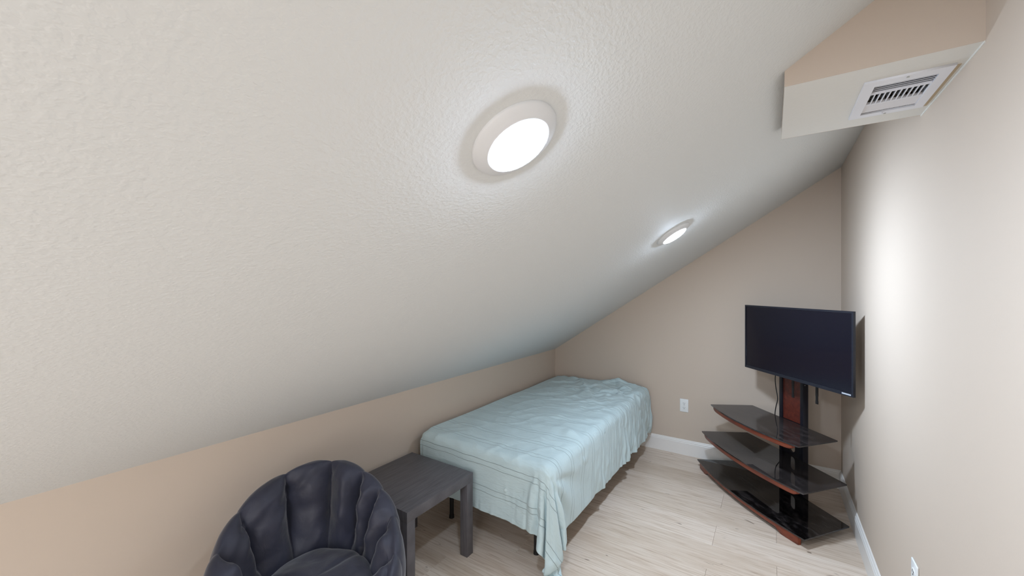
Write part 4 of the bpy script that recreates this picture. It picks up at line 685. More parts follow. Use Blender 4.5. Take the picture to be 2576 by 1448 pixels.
448 -5 -24 14 11 -9 10 -1 0 -5 -1 7 -5 1 1 3 -8 2 3 4 -6 2 0 2 -5 2 1 1 0 -1 -1 -1 6 -11 3 3 2 2 -14 13 -5 3 -1 -2 3 -1 -2 -6 8 0 -4 -4 -6 20 -16 -12 -9 20 7 8 -29 -30 -31 -23 15 25 25 23 24 13 -24 -32 -27 17 32 6 9 -3 -25 -11 -27 -20 -24 -28 -29 -15
-447 -1 1 0 -1 0 0 0 0 0 1 -1 0 0 1 -1 0 -1 -2 2 1 1 -2 -1 3 0 1 -1 -4 5 -1 -1 0 1 2 -4 2 -1 2 -3 2 -3 1 3 -6 1 4 1 -2 -4 3 0 1 -1 -3 5 -2 0 3 -2 0 0 0 8 3 0 -2 1 0 -10 1 24 -6 -42 -5 5 -5 24 25 7 3 2 -2 -2 -1 -12
-1 1 0 -1 0 1 -1 0 0 -1 1 0 0 -1 2 -1 0 3 -4 0 1 0 1 -1 1 0 0 -6 3 -1 5 -2 -1 2 0 3 -7 3 2 -2 2 0 -1 -2 4 -5 1 3 -3 -3 0 4 0 -1 -1 0 1 0 -1 3 -3 -1 8 3 3 0 1 -2 -3 -9 2 -14 29 2 -42 23 25 -24 31 -6 9 -2 -2 0 3 0
0 1 0 0 -1 0 0 -1 1 0 1 -1 -1 1 0 0 1 0 -1 -1 3 -3 0 2 -2 3 -7 4 0 2 -1 1 -1 1 1 -3 1 -1 4 -4 2 0 -2 2 1 0 -3 2 -2 0 4 -5 3 -2 1 -6 7 -7 14 -11 1 1 10 -1 3 -1 -1 2 -8 -15 -1 13 -15 7 0 -8 2 28 -17 35 1 -2 -1 2 0 0
0 1 0 -1 0 0 0 0 0 0 1 -1 0 -1 2 -1 0 1 0 -1 0 0 0 1 -1 0 -1 3 -2 0 0 0 0 1 -1 0 1 -1 2 -2 -1 2 -1 1 0 4 -2 -3 -1 -1 2 4 -4 -1 3 -4 3 -3 3 -3 1 1 -5 16 0 -1 1 -1 -15 -4 6 -7 1 -7 22 -8 -3 5 10 -9 18 10 1 2 -2 5
-1 1 1 -1 1 -1 0 0 1 0 0 -1 -1 1 0 0 1 -1 0 -1 2 -2 1 1 -1 0 1 0 -1 -2 2 1 -2 3 -3 1 1 -2 3 -2 -1 2 0 0 -3 -1 4 -1 1 -3 -3 7 -2 -2 0 2 4 -5 1 -4 3 0 2 9 1 1 -1 -4 -20 3 4 -1 -4 17 4 -4 -9 -7 4 -20 -8 17 50 -4 1 2
1 1 0 0 -1 1 -1 0 0 0 0 0 0 1 -1 0 0 0 0 -1 2 -2 3 -2 0 0 1 0 0 1 -2 1 -2 2 -1 -1 0 1 0 1 -1 0 1 -1 1 -2 3 -4 4 -2 2 -3 2 -3 1 2 -8 5 2 -3 3 -1 5 7 0 0 0 -15 -2 7 -7 -4 7 20 -1 -4 3 -7 -5 28 1 -25 -21 30 12 8
0 1 0 -1 0 0 0 0 0 0 0 0 0 0 0 0 1 -1 0 0 1 -1 1 -1 0 -1 2 -1 1 -1 -1 1 0 1 0 2 -3 0 1 -1 0 -2 3 1 -7 9 -4 0 1 1 -8 -1 8 -2 0 6 -9 3 0 -4 4 0 6 6 -1 -3 -2 -11 4 -8 0 2 23 2 2 -6 -5 2 0 -16 -1 39 -10 -7 17 -9
0 0 1 -1 0 0 0 0 0 0 1 -1 1 1 -3 1 0 1 -1 0 0 1 -1 0 0 0 0 0 1 -1 1 -1 0 0 -1 1 1 -1 0 0 2 -2 0 0 -2 -3 5 -1 2 2 5 -7 1 -3 2 -11 6 2 1 -6 6 0 11 -1 -2 3 -11 -8 -3 4 -3 21 8 -3 1 0 0 0 -6 6 14 -17 19 1 -4 -4
-1 2 1 -1 -1 1 -1 0 0 1 -1 0 0 0 -1 1 0 0 0 3 -3 0 0 -1 1 1 -1 1 0 -1 1 -1 1 -1 1 -3 3 -1 0 0 0 1 -1 0 -1 7 -12 6 0 5 0 -1 -4 0 -8 1 5 2 0 -2 1 2 8 1 0 -3 -14 -6 3 -3 18 12 -1 0 -11 13 0 0 0 4 1 4 -9 15 -16 -5
1 1 0 0 -1 0 0 0 0 0 0 0 1 0 -1 1 -1 0 1 -1 0 0 0 0 1 -1 1 -1 1 -1 0 0 0 1 -1 1 -1 1 -1 1 -2 1 0 0 1 0 3 -3 -2 6 -1 -2 -4 2 -2 0 3 -1 -1 0 -2 7 7 -3 3 -11 -11 -1 -1 12 17 2 -1 -15 15 1 -1 -4 1 2 8 2 3 -15 7 3
-1 1 1 0 -1 0 0 0 0 1 -1 0 0 0 0 0 1 -1 1 0 -1 1 -1 0 0 0 0 0 0 1 -1 0 0 0 0 0 0 0 0 1 -1 1 -1 0 1 -1 1 1 -3 -1 1 10 -7 -2 1 0 5 -5 -2 1 -7 15 3 0 -4 -14 -7 3 6 20 4 -2 -20 20 -1 -5 0 3 2 -4 -19 -10 -6 3 9 19
1 1 1 -2 0 1 -1 0 0 0 1 -1 1 -1 0 -1 1 0 1 -2 0 1 0 0 0 0 0 1 0 0 -1 0 0 0 0 0 0 0 0 0 0 0 0 0 1 -2 1 2 -2 -1 4 -2 0 -1 7 -2 4 -6 -3 0 1 9 0 1 -9 -14 2 0 22 7 -3 -23 24 -3 -4 3 2 0 -16 -20 -9 -1 0 0 5 1
0 0 1 0 -1 0 0 0 0 1 -1 0 0 1 -1 0 1 -1 1 -1 0 0 1 -1 1 -1 0 0 1 -1 -1 2 -1 0 0 0 0 1 -1 0 0 0 1 -2 2 -1 -1 2 -1 3 -8 3 3 -1 3 2 -2 -1 -1 -2 3 9 -1 -1 -17 -4 -1 22 10 -2 -26 27 -5 -3 5 2 -7 -20 -12 -5 2 -2 -2 6 -3 5
-1 2 1 -2 0 1 -1 1 -1 0 0 0 1 -1 1 -1 0 0 1 -1 0 0 0 0 1 -1 1 -1 0 0 0 0 0 1 0 -1 0 -1 1 0 1 -1 0 0 2 -3 1 1 -2 4 -3 -2 4 -1 3 1 -1 -2 -1 -1 4 7 0 -10 -14 0 18 14 -2 -28 28 -6 0 6 -1 -14 -19 -7 -2 4 -2 -2 -1 -5 1 26
1 0 2 -1 -1 0 0 0 0 1 -1 0 0 1 -1 0 1 0 -1 1 -1 1 -2 1 1 -2 1 0 0 0 1 0 0 -1 0 1 0 -1 1 -1 1 -1 0 0 1 -1 1 -1 0 -6 9 -5 4 -1 5 -1 -2 -1 -1 -1 5 6 0 -21 -2 11 20 -1 -28 24 -1 0 5 -7 -19 -15 -3 0 4 0 8 10 12 11 13 -53
0 1 1 -1 -1 1 -1 0 0 1 0 -1 1 -1 1 -1 1 -1 1 -1 0 1 -1 0 0 0 0 1 0 0 -1 0 0 0 0 0 0 1 -1 -1 1 0 0 0 2 -1 -1 0 2 -1 -4 4 1 -1 3 3 -13 16 -9 0 8 1 -9 -13 5 26 -1 -27 23 0 -2 5 -14 -20 -8 1 5 8 9 12 10 6 1 -8 -8 23
1 -1 3 -2 -1 1 -1 0 0 0 0 0 1 -1 0 0 1 -1 0 0 0 0 0 0 0 0 0 0 0 0 0 0 0 0 0 0 0 0 0 0 1 -1 1 0 -1 0 1 1 -3 0 1 2 -3 1 2 7 -5 1 -6 2 8 0 -19 0 26 1 -25 19 0 4 0 -22 -16 -1 7 12 13 11 7 1 -4 -9 0 8 5 6
1 -2 3 0 -2 2 -2 1 -1 1 -1 0 1 -1 0 0 0 0 0 0 0 0 0 0 0 0 0 -1 -1 0 0 0 0 0 0 0 0 0 2 0 -2 0 0 0 1 0 0 1 -2 -1 2 3 0 -6 0 8 -1 0 -8 5 8 -5 -16 26 3 -23 16 1 6 -11 -25 -3 7 18 14 8 1 -7 -7 -2 3 11 2 1 0 0
8 -11 5 -1 0 1 -1 0 0 -1 0 0 0 0 0 0 0 0 -1 0 1 0 -1 0 0 0 0 0 1 0 0 -1 0 0 0 0 0 1 -1 0 1 1 0 0 0 0 -1 0 -2 3 3 -8 2 3 5 -4 0 -1 -10 16 6 -28 23 9 -22 12 4 6 -26 -9 12 12 16 0 -3 -2 -1 6 4 0 -13 -8 -6 -4 -4 7
9 -8 -1 0 0 0 0 0 0 1 -1 0 0 0 -1 0 0 0 1 0 0 -1 1 0 0 0 -1 0 0 0 0 0 0 0 0 0 -1 -1 0 0 0 -2 0 0 0 -1 1 -4 9 -4 -4 5 -3 6 -13 -2 11 -5 2 13 -10 0 15 -25 16 8 -1 -24 10 9 7 5 -2 0 0 0 1 -16 4 5 11 2 -1 -2 -4 -6
-15 11 2 1 -1 0 0 0 -1 0 1 0 -1 0 1 -1 0 0 0 -1 0 1 -1 0 0 0 0 0 0 -1 0 0 0 0 -1 0 1 -1 0 -1 0 1 -1 0 -1 1 -1 3 -4 3 -2 -3 2 -6 5 4 6 -18 15 -9 -10 23 -28 26 7 -13 -4 15 4 -3 -10 -14 -6 -4 -2 -3 -4 18 7 -15 -4 -1 1 -1 1 -4
19 2 -2 -1 1 -1 0 -1 1 0 -1 0 1 -1 0 0 0 0 -1 1 -1 0 1 -1 0 -1 1 0 -1 1 -1 1 -1 0 0 0 -1 1 -1 1 -1 0 0 0 0 0 0 -1 2 -1 0 0 1 1 1 1 -4 2 -4 -1 3 -21 25 -1 1 4 -7 -13 -4 0 4 11 2 0 0 -1 0 -11 -7 -4 -3 -3 -3 -1 -1 9
2 0 0 -1 0 0 0 1 -1 0 0 0 0 0 0 0 0 0 0 0 0 0 -1 1 0 0 0 -1 1 -1 1 -1 1 -1 1 -1 1 -1 1 -1 0 0 0 0 0 -1 1 0 -1 0 0 0 0 1 0 0 1 2 -4 -1 -3 7 -2 -17 -12 1 5 10 3 2 2 -3 -2 -1 -3 -1 -1 3 -13 5 1 -2 -1 -1 -1 -5
0 -2 2 1 -1 1 -1 0 1 -1 1 -1 0 1 -1 1 -1 0 1 -1 1 -1 1 -1 0 1 -1 1 -1 1 -1 1 -1 1 -1 1 -1 0 0 0 1 -1 1 -1 0 1 -1 0 0 0 0 0 1 0 1 0 0 0 0 0 0 1 -8 7 0 -2 -3 -1 -1 -1 -2 -1 -2 0 0 -1 0 0 6 3 -6 -1 2 0 1 0
-1 1 0 0 1 -1 1 -1 0 1 -1 1 -1 0 1 -1 1 -1 0 1 -1 1 -1 1 -1 0 1 -1 1 -1 1 -1 1 -1 0 0 0 1 -1 1 -1 1 -1 0 1 -1 0 1 0 0 1 0 1 0 0 -1 -1 1 0 0 0 -1 -1 0 -1 -1 1 0 0 -1 0 -1 1 -2 0 0 -1 0 -2 3 8 3 0 0 0 2
0 1 0 1 -1 1 -1 1 -1 0 0 0 1 -1 0 1 -1 1 -1 0 1 -1 1 -1 1 -1 0 0 0 1 -1 1 -1 1 0 -1 1 -1 0 0 1 -1 0 1 -1 0 1 -1 1 1 0 0 -1 0 0 0 0 -1 1 2 1 -1 -2 -2 -2 -1 -1 -1 -1 1 0 1 -1 1 -1 0 1 0 1 3 4 5 0 1 0 -1
1 0 1 -1 0 0 0 0 1 -1 1 -1 0 1 -1 0 0 0 1 -1 0 1 -1 1 -1 1 -1 1 -1 0 0 0 1 -1 0 1 -1 0 1 -1 0 0 1 -1 0 0 0 1 0 0 0 1 -1 0 -1 0 -1 1 2 1 -1 0 -1 -1 -1 -2 -1 -2 -1 -2 -1 -2 -1 -1 -1 0 -2 1 3 -16 -9 -8 -3 -3 -2 -3
0 0 0 0 1 -1 1 -1 0 0 0 1 -1 0 0 0 1 -1 0 1 -1 0 0 0 1 -1 1 -1 1 -1 1 -1 0 0 1 -1 1 0 -1 1 -1 1 -1 0 1 0 -1 0 0 0 1 -1 1 -1 0 0 1 1 1 0 -1 -1 1 0 1 0 0 1 0 0 0 -1 0 -2 0 -3 -1 -4 -6 10 3 2 1 1 0 2
0 1 -1 1 -1 0 0 1 -1 1 -1 0 1 -1 1 -1 0 1 -1 0 1 -1 1 -1 0 1 -1 1 -1 0 0 1 -1 1 -1 1 -1 1 0 0 0 -1 0 1 -1 0 0 0 1 0 -1 1 -1 0 0 1 1 0 -1 -1 0 1 -1 0 0 1 0 0 0 -1 0 1 0 1 0 0 0 1 0 0 -1 0 0 0 0 -1
1 -1 0 0 0 1 -1 0 0 0 1 -1 0 0 0 1 -1 0 1 -1 0 0 0 1 -1 0 1 -1 1 0 -1 0 1 -1 1 -1 1 0 0 -1 0 0 1 -1 0 0 0 1 -1 0 0 -1 1 -1 1 0 1 0 0 0 0 -1 1 0 -1 0 0 0 0 0 0 0 0 0 0 1 0 -1 0 0 1 -1 0 0 0 -1
-1 0 1 -1 1 -1 1 -1 1 -1 0 0 0 1 -1 0 1 -1 0 1 -1 1 -1 0 1 -1 0 0 0 0 1 -1 0 0 0 1 -1 0 0 1 0 0 -1 0 -1 1 1 -1 0 0 0 0 -1 2 0 0 -1 0 0 0 0 1 -1 0 1 0 -1 0 0 1 0 0 -1 0 0 0 0 1 -1 0 0 1 -1 0 0 1
0 0 0 0 0 0 0 0 0 1 -1 1 -1 0 1 -1 0 1 -1 0 0 0 1 -1 0 0 0 1 -1 1 -1 1 -1 1 -1 0 1 -1 1 -1 0 0 0 0 1 -1 0 1 0 0 -1 0 0 0 1 0 0 0 -1 1 0 -1 0 0 0 0 1 -1 0 0 0 0 1 0 -1 0 0 0 1 0 -1 0 1 0 0 -1
0 1 -1 1 -1 1 -1 1 -1 0 0 0 1 -1 0 1 -1 0 0 0 1 -1 0 1 -1 1 -1 0 1 -1 1 -1 1 -1 1 -1 0 1 -1 0 0 0 0 0 1 1 0 -1 -1 0 0 1 0 1 -1 0 0 -1 1 -1 0 1 0 0 0 -1 0 1 0 -1 0 0 0 0 1 -1 0 0 0 0 1 -1 0 0 0 0
1 -1 0 0 0 0 0 0 1 -1 1 -1 0 1 -1 0 1 -1 1 -1 0 1 -1 0 0 0 1 -1 0 0 0 0 0 1 -1 1 -1 0 0 1 0 0 0 0 0 0 0 0 0 -1 1 -1 2 0 -1 -1 0 0 0 0 1 -1 0 0 0 1 0 -1 0 1 0 0 -1 0 0 1 0 -1 0 0 0 0 0 0 0 1
-1 0 1 -1 1 -1 1 -1 0 0 0 1 -1 0 1 -1 0 0 0 1 -1 0 1 -1 1 -1 0 1 -1 1 -1 1 -1 0 1 -1 1 -1 1 -1 0 0 1 0 0 0 0 -1 0 1 -1 2 0 -2 0 1 -1 1 0 0 -1 0 0 0 0 0 0 1 0 0 -1 0 1 0 0 -1 0 1 -1 0 0 1 -1 0 0 0
0 0 0 0 0 0 0 0 0 1 -1 0 1 -1 0 0 0 1 -1 0 1 -1 0 0 0 1 -1 0 0 0 1 -1 1 -1 0 0 0 1 -1 0 1 0 -1 1 0 -1 0 0 0 0 2 -1 -1 1 0 0 1 -1 0 0 0 0 0 0 0 -1 0 0 0 0 0 0 0 0 0 0 0 0 1 -1 0 0 1 0 -1 0
0 1 -1 1 -1 1 -1 1 -1 0 1 -1 0 0 0 1 -1 0 1 -1 0 1 -1 1 -1 0 1 -1 1 -1 0 1 -1 1 -1 1 -1 0 0 1 -1 1 0 0 -1 1 -2 1 0 1 -1 0 0 0 1 0 0 2 0 -1 0 -1 0 -1 0 1 0 -1 0 0 1 0 -1 0 0 1 -1 0 0 1 -1 0 0 0 0 0
0 0 0 0 0 0 0 0 1 -1 0 0 0 1 -1 0 1 -1 0 1 -1 0 1 -1 1 -1 0 0 0 1 -1 0 0 0 1 -1 1 -1 1 -1 1 -1 0 0 0 0 0 0 2 -2 1 0 0 0 0 0 0 0 0 0 0 0 0 0 -1 0 0 1 -1 0 0 -1 1 0 0 0 1 -1 0 0 1 -1 0 0 1 0
1 -1 1 -1 1 -1 1 -1 0 0 0 1 -1 0 1 -1 0 1 -1 0 1 -1 0 1 -1 1 -1 1 -1 0 1 -1 1 -1 0 0 0 1 -1 1 -1 0 1 -2 0 0 2 0 -1 1 -1 0 0 0 0 0 0 -1 1 1 -1 1 0 0 0 -1 0 0 0 0 0 1 0 -1 0 0 0 1 0 -1 0 1 0 0 0 -1
-1 0 0 0 0 0 0 0 0 1 -1 0 1 -1 0 1 -1 0 1 -1 0 1 -1 0 1 -1 1 -1 1 -1 0 0 0 1 -1 1 -1 0 0 0 0 0 0 1 1 0 0 -1 -1 0 0 0 0 1 0 0 0 -1 -1 0 1 0 0 1 0 0 -1 0 1 -1 0 0 0 1 0 -1 0 0 0 1 0 0 0 -1 0 1
0 1 -1 0 0 1 -1 1 -1 0 1 -1 0 1 -1 0 1 -1 0 1 -1 0 1 -1 0 1 -1 1 -1 1 -1 1 -1 0 0 0 1 -1 1 -1 1 0 0 1 1 -1 -1 1 0 -1 0 -1 1 -1 0 1 0 0 1 -1 0 0 0 -1 1 0 0 -1 -1 1 0 0 0 0 0 1 0 -1 0 0 0 0 0 1 -1 0
0 0 0 1 -1 0 0 0 1 -1 0 0 0 0 0 0 0 1 -1 0 1 -1 0 1 -1 0 1 -1 1 -1 1 -1 1 -1 1 -1 0 1 -1 1 0 1 0 0 -2 0 0 0 0 0 -1 1 0 1 0 0 0 1 -1 1 0 -1 -1 1 -1 1 0 0 0 0 -1 0 0 0 0 0 0 1 0 0 0 -1 0 0 1 -1
0 0 0 0 0 0 1 -1 0 0 0 1 -1 0 1 -1 0 0 0 0 0 1 -1 0 1 -1 0 1 -1 1 -1 1 -1 1 -1 1 -1 0 1 -1 0 1 1 -1 0 1 -1 -1 1 -4 2 0 1 0 1 0 -1 0 1 0 -1 0 0 0 1 -1 0 0 1 -1 1 0 0 -1 0 0 0 0 0 0 0 1 -1 0 0 1
1 -1 1 -1 1 -1 0 0 0 1 -1 0 1 -1 0 1 -1 0 1 -1 0 0 1 -1 0 1 -1 0 1 -1 1 -1 1 -1 1 -1 1 0 -1 1 1 0 -1 1 0 0 2 -1 -1 -2 2 0 -2 0 0 0 2 0 -2 0 0 0 1 0 -1 1 0 0 -1 0 0 0 0 1 -1 0 0 0 0 0 0 0 1 0 0 0
-1 0 0 0 0 0 0 1 -1 0 1 -1 0 1 -1 0 1 -1 0 1 -1 0 0 1 -1 0 1 -1 0 0 0 1 -1 1 -1 0 0 0 1 1 -1 -1 0 1 0 0 1 0 -5 4 -3 1 2 0 0 0 0 0 0 -1 1 0 1 -1 -1 1 0 0 0 0 -1 0 0 0 1 0 0 0 0 0 -1 0 0 0 0 0
0 0 0 1 -1 1 -1 0 0 0 0 0 0 0 1 -1 0 1 -1 0 1 -1 0 0 1 -1 0 1 -1 1 -1 0 1 -1 0 1 -1 0 1 -1 0 1 0 -1 1 -2 0 -3 0 2 1 1 0 1 0 0 -1 0 0 0 0 1 -1 0 0 -1 2 0 0 0 1 -1 0 -1 0 0 0 0 0 0 1 0 0 0 0 0
0 1 -1 0 0 0 0 0 1 -1 0 1 -1 0 0 0 0 0 1 -1 0 1 -1 0 0 1 -1 0 1 -1 1 -1 0 0 0 0 1 0 -1 0 1 -1 0 0 -2 2 -4 -2 6 0 -1 3 1 0 -3 1 0 -1 0 0 0 -2 0 1 1 0 -1 1 1 1 -1 1 -1 1 0 0 -1 0 0 0 0 0 0 0 0 0
0 0 0 0 0 0 1 -1 0 1 -1 0 1 -1 0 1 -1 0 0 1 -1 0 1 -1 0 0 1 -1 0 0 0 1 -1 0 0 0 0 0 1 0 -1 0 0 -2 -1 2 -3 5 -1 -1 6 1 0 -7 2 -1 0 0 0 1 -1 0 -1 0 2 0 -1 0 0 0 1 -1 1 0 0 0 1 -1 0 0 0 0 0 0 0 -1
0 0 0 0 1 -1 0 1 -1 0 0 0 0 1 -1 0 1 -1 0 0 1 -1 0 1 -1 0 0 1 -1 1 -1 0 0 0 1 0 0 0 -1 0 0 0 -1 -1 0 0 1 3 -2 8 1 -1 -4 -3 0 1 -1 0 -1 -1 -1 2 1 -1 0 0 2 0 -1 0 0 0 0 0 -1 0 0 1 0 -1 0 0 0 0 0 1
1 -1 1 -1 0 0 0 0 0 0 1 -1 0 0 1 -1 0 1 -1 0 0 1 -1 0 1 0 -1 0 1 -1 1 -1 0 1 0 0 -1 0 0 1 0 -1 0 -1 3 -6 7 -5 7 3 0 -2 -4 -2 5 -2 -1 -3 2 -1 1 -1 1 0 -1 1 -1 0 1 0 0 0 0 0 0 0 0 0 0 0 0 0 0 0 -1 0
-1 0 0 0 0 1 -1 0 1 -1 0 1 -1 0 0 1 -1 0 1 -1 0 0 1 -1 0 0 1 -1 0 1 -1 1 0 0 0 -1 1 0 0 -1 0 1 0 0 -1 4 -6 7 4 -1 -1 -12 -1 9 -6 -1 4 1 -1 0 1 0 -1 1 0 -1 0 0 0 0 0 1 -1 0 1 -1 0 0 0 1 -1 0 0 0 1 0
0 0 0 1 -1 0 0 0 0 1 -1 0 1 -1 0 0 1 -1 0 1 -1 0 0 1 -1 0 0 1 -1 0 1 0 1 0 -1 0 0 -1 0 0 0 0 1 3 -1 -2 4 0 -1 1 -16 7 4 0 0 0 -3 2 -1 3 -1 1 0 0 -1 0 1 0 0 0 -1 0 1 0 0 1 0 -1 0 0 0 1 -1 0 0 0
0 0 0 0 0 0 1 -1 0 0 0 0 0 1 -1 0 0 1 -1 0 1 0 -1 0 1 -1 0 0 1 -1 0 0 0 0 1 0 0 0 0 0 -1 0 0 1 2 0 3 1 -7 -10 8 1 2 -1 -1 -2 -3 3 4 -1 1 -1 1 0 0 1 -2 0 0 0 1 0 -1 0 0 0 0 1 -1 0 1 -1 1 -1 0 0
0 1 -1 0 1 -1 0 1 -1 0 1 -1 0 0 1 -1 0 0 1 -1 0 0 1 -1 0 1 0 -1 0 1 0 0 0 -1 0 1 -1 1 -1 0 1 0 0 0 -1 1 2 -1 -11 7 2 -1 -1 2 -2 -3 6 1 -2 0 0 1 -1 0 1 -1 1 0 0 0 0 0 0 0 0 0 -1 0 1 0 0 0 0 1 0 0
0 0 0 0 0 0 0 0 1 -1 0 1 -1 0 0 1 -1 0 0 1 -1 0 0 1 -1 0 0 1 -1 0 0 0 0 1 -1 0 0 0 1 -1 0 -1 0 0 1 -5 -9 -4 9 -1 7 -12 4 11 -3 6 1 -3 0 -1 0 0 0 0 1 0 0 -1 0 0 0 0 1 -1 0 0 1 0 0 0 0 0 -1 0 0 0
0 0 1 -1 0 1 -1 0 0 0 0 0 1 -1 0 0 1 -1 0 0 1 -1 0 0 1 -1 0 0 1 0 0 -1 0 0 0 0 1 -1 0 1 -1 0 -1 -1 -2 4 0 -1 1 -7 -7 15 6 -14 10 2 -3 -1 -1 1 -1 0 0 1 -1 0 0 1 0 0 0 0 0 1 -1 0 0 0 0 0 0 0 1 -1 0 1
0 0 0 0 0 0 1 -1 0 1 -1 0 0 1 -1 0 0 1 -1 0 0 1 -1 0 0 1 0 -1 0 0 0 1 -1 0 1 -1 0 1 -1 0 0 0 1 -1 0 -3 4 0 0 0 1 0 -5 6 0 -3 0 0 0 -2 1 1 1 -1 0 0 0 0 0 0 0 0 -1 0 2 0 0 0 0 0 0 0 -1 1 0 -1
1 -1 0 1 -1 0 0 0 0 0 1 -1 0 0 1 -1 0 0 1 0 -1 0 1 0 -1 0 0 1 -1 0 0 0 1 -1 0 1 -1 0 1 -1 1 0 0 0 -2 3 -1 1 0 1 -2 0 -2 1 0 1 0 0 0 0 0 0 0 0 0 0 0 0 0 0 -1 0 1 0 0 0 0 0 0 0 0 0 1 0 0 0
-1 0 0 0 0 0 0 1 -1 0 0 1 0 -1 0 1 0 -1 0 0 1 -1 0 0 1 -1 0 0 1 0 -1 0 0 1 -1 0 1 -1 0 1 0 2 -2 0 2 1 -4 -1 -2 1 3 1 1 -1 -2 1 0 1 0 1 0 -1 -1 0 0 -1 0 0 0 0 1 0 0 0 0 0 1 0 0 -1 0 0 0 0 0 -1
0 1 -1 0 1 -1 0 0 1 -1 0 0 0 1 -1 0 0 1 -1 0 0 1 -1 0 0 1 0 -1 0 0 1 0 -1 0 1 -1 0 1 -1 0 1 -2 2 1 1 0 3 1 2 1 0 -1 -3 -4 -2 0 1 0 1 1 -1 -1 0 0 -1 1 0 -1 1 0 0 0 -1 1 -1 0 -1 1 0 1 0 0 0 -1 0 1
0 0 0 0 0 1 -1 0 0 1 -1 0 0 0 1 -1 0 0 1 -1 0 0 1 -1 0 0 0 1 -1 0 0 0 1 -1 0 1 -1 0 1 0 -2 1 0 1 0 1 1 1 1 1 -1 1 -3 -2 0 -1 0 1 0 0 1 0 -1 -1 0 0 0 0 -1 0 0 1 1 -1 1 0 0 -1 0 0 0 0 0 1 -2 2
0 0 1 -1 0 0 1 -1 0 0 1 -1 0 0 0 1 -1 0 0 1 -1 0 0 1 0 -1 0 0 1 0 -1 0 0 1 -1 0 1 -1 0 0 0 0 0 0 1 -1 1 0 1 0 -1 -2 0 2 0 0 -1 0 0 0 0 1 0 1 0 0 -1 1 -1 0 -1 -1 0 1 0 1 0 1 0 1 -1 -1 0 0 1 -1
0 0 0 1 -1 0 0 1 -1 0 0 1 0 -1 0 0 1 0 -1 0 1 0 -1 0 0 1 -1 0 0 0 1 -1 0 0 1 -1 -1 0 -1 1 2 0 1 0 -1 0 -1 0 0 0 0 -3 3 1 0 0 0 -1 0 1 0 -1 1 0 1 0 1 0 0 0 1 0 0 -1 -1 -1 0 -1 1 0 1 2 1 -1 1 -2
0 0 0 0 1 -1 0 0 1 -1 0 0 0 1 -1 0 0 0 1 -1 0 0 1 -1 0 0 1 0 -1 0 0 1 0 -1 0 1 -1 0 0 1 0 1 0 0 0 0 0 -1 -1 -2 0 3 -2 1 1 0 0 0 -1 0 0 0 1 0 0 0 0 -1 1 0 0 0 -1 0 0 1 0 0 -2 -1 1 0 1 0 0 0
1 -1 0 0 0 1 -1 0 0 1 -1 0 0 0 1 0 -1 0 0 1 -1 0 0 1 -1 0 0 0 1 -1 0 0 0 1 0 -1 2 0 2 -2 0 0 -1 0 -1 0 1 -1 -1 0 0 0 1 0 -1 1 0 0 1 -1 0 1 -1 0 0 0 0 1 0 -1 0 0 0 1 -2 -1 1 1 1 1 -1 0 -2 1 0 1
-1 1 -1 0 0 0 1 -1 0 0 1 -1 0 0 0 0 1 0 -1 0 1 -1 0 0 1 0 -1 0 0 1 -1 0 0 0 0 1 0 2 1 0 -1 -2 -1 -2 2 0 0 2 1 -1 -1 0 0 -2 0 1 0 0 0 0 0 0 0 0 0 0 0 0 1 1 0 0 1 -2 2 -1 -4 0 1 1 1 0 -1 1 1 2
0 0 1 -1 0 0 0 1 -1 0 0 1 0 -1 0 0 0 0 1 -1 0 1 0 -1 0 0 1 -1 0 0 1 0 -1 0 0 0 0 -1 -2 -1 0 3 1 1 0 0 -1 0 0 2 -1 -1 1 1 0 -2 0 0 0 0 -1 1 0 0 1 0 0 0 0 0 1 0 -1 1 -1 1 2 -1 -1 -2 0 -1 1 -1 0 -1
0 0 0 1 -1 0 0 0 1 -1 0 0 0 1 0 -1 0 0 0 1 0 -1 0 1 -1 0 0 1 -1 0 0 0 1 0 0 -1 0 0 0 0 0 -2 1 4 -1 -2 1 -1 1 -1 1 1 -1 0 0 0 -1 0 0 0 1 -1 1 0 -1 0 0 0 0 1 -1 1 1 -1 1 -1 0 -1 0 0 -1 1 1 -4 1 2
0 0 0 0 1 -1 0 0 0 1 -1 0 0 0 0 1 0 -1 0 0 0 1 0 -1 1 -1 0 0 1 -1 0 0 0 0 0 1 -1 -1 -1 2 0 1 -2 0 0 2 0 1 -2 0 0 0 1 -1 1 -1 1 0 -1 0 1 1 0 1 -1 0 0 -1 -1 -2 -1 -1 0 1 1 1 1 1 0 -1 -1 0 0 3 -1 -3
0 0 0 0 0 1 -1 0 0 0 1 -1 0 0 0 0 0 1 0 -1 0 0 0 1 -1 1 0 -1 0 1 0 -1 0 0 0 0 0 0 1 -1 0 -2 4 -3 1 0 1 -1 0 0 1 -1 0 1 -1 1 -1 0 1 0 1 1 0 -2 1 -1 0 0 0 1 0 0 -1 0 -1 0 0 0 0 1 -1 -1 0 3 -2 1
0 0 0 0 0 0 0 0 0 0 0 1 0 0 -1 0 0 0 0 1 0 -1 0 0 1 0 -1 1 -1 0 0 1 0 -1 0 0 1 0 -2 0 2 2 -3 0 0 0 -1 1 1 -1 0 1 -1 1 0 -1 1 0 0 0 1 -1 -1 1 -1 1 -1 1 -1 -1 1 0 0 1 0 0 -1 0 0 1 3 0 -2 -2 0 -2
1 -1 0 0 0 0 1 0 -1 0 0 0 0 0 1 0 0 -1 0 0 0 1 0 -1 0 0 1 0 0 -1 0 -1 0 2 0 0 0 1 2 0 -2 -2 0 0 0 1 -1 -1 -2 4 -1 0 -1 -2 0 2 2 2 1 0 -3 -1 0 0 0 0 1 0 0 1 -1 0 1 -1 0 0 1 0 0 -1 -1 0 1 0 1 0
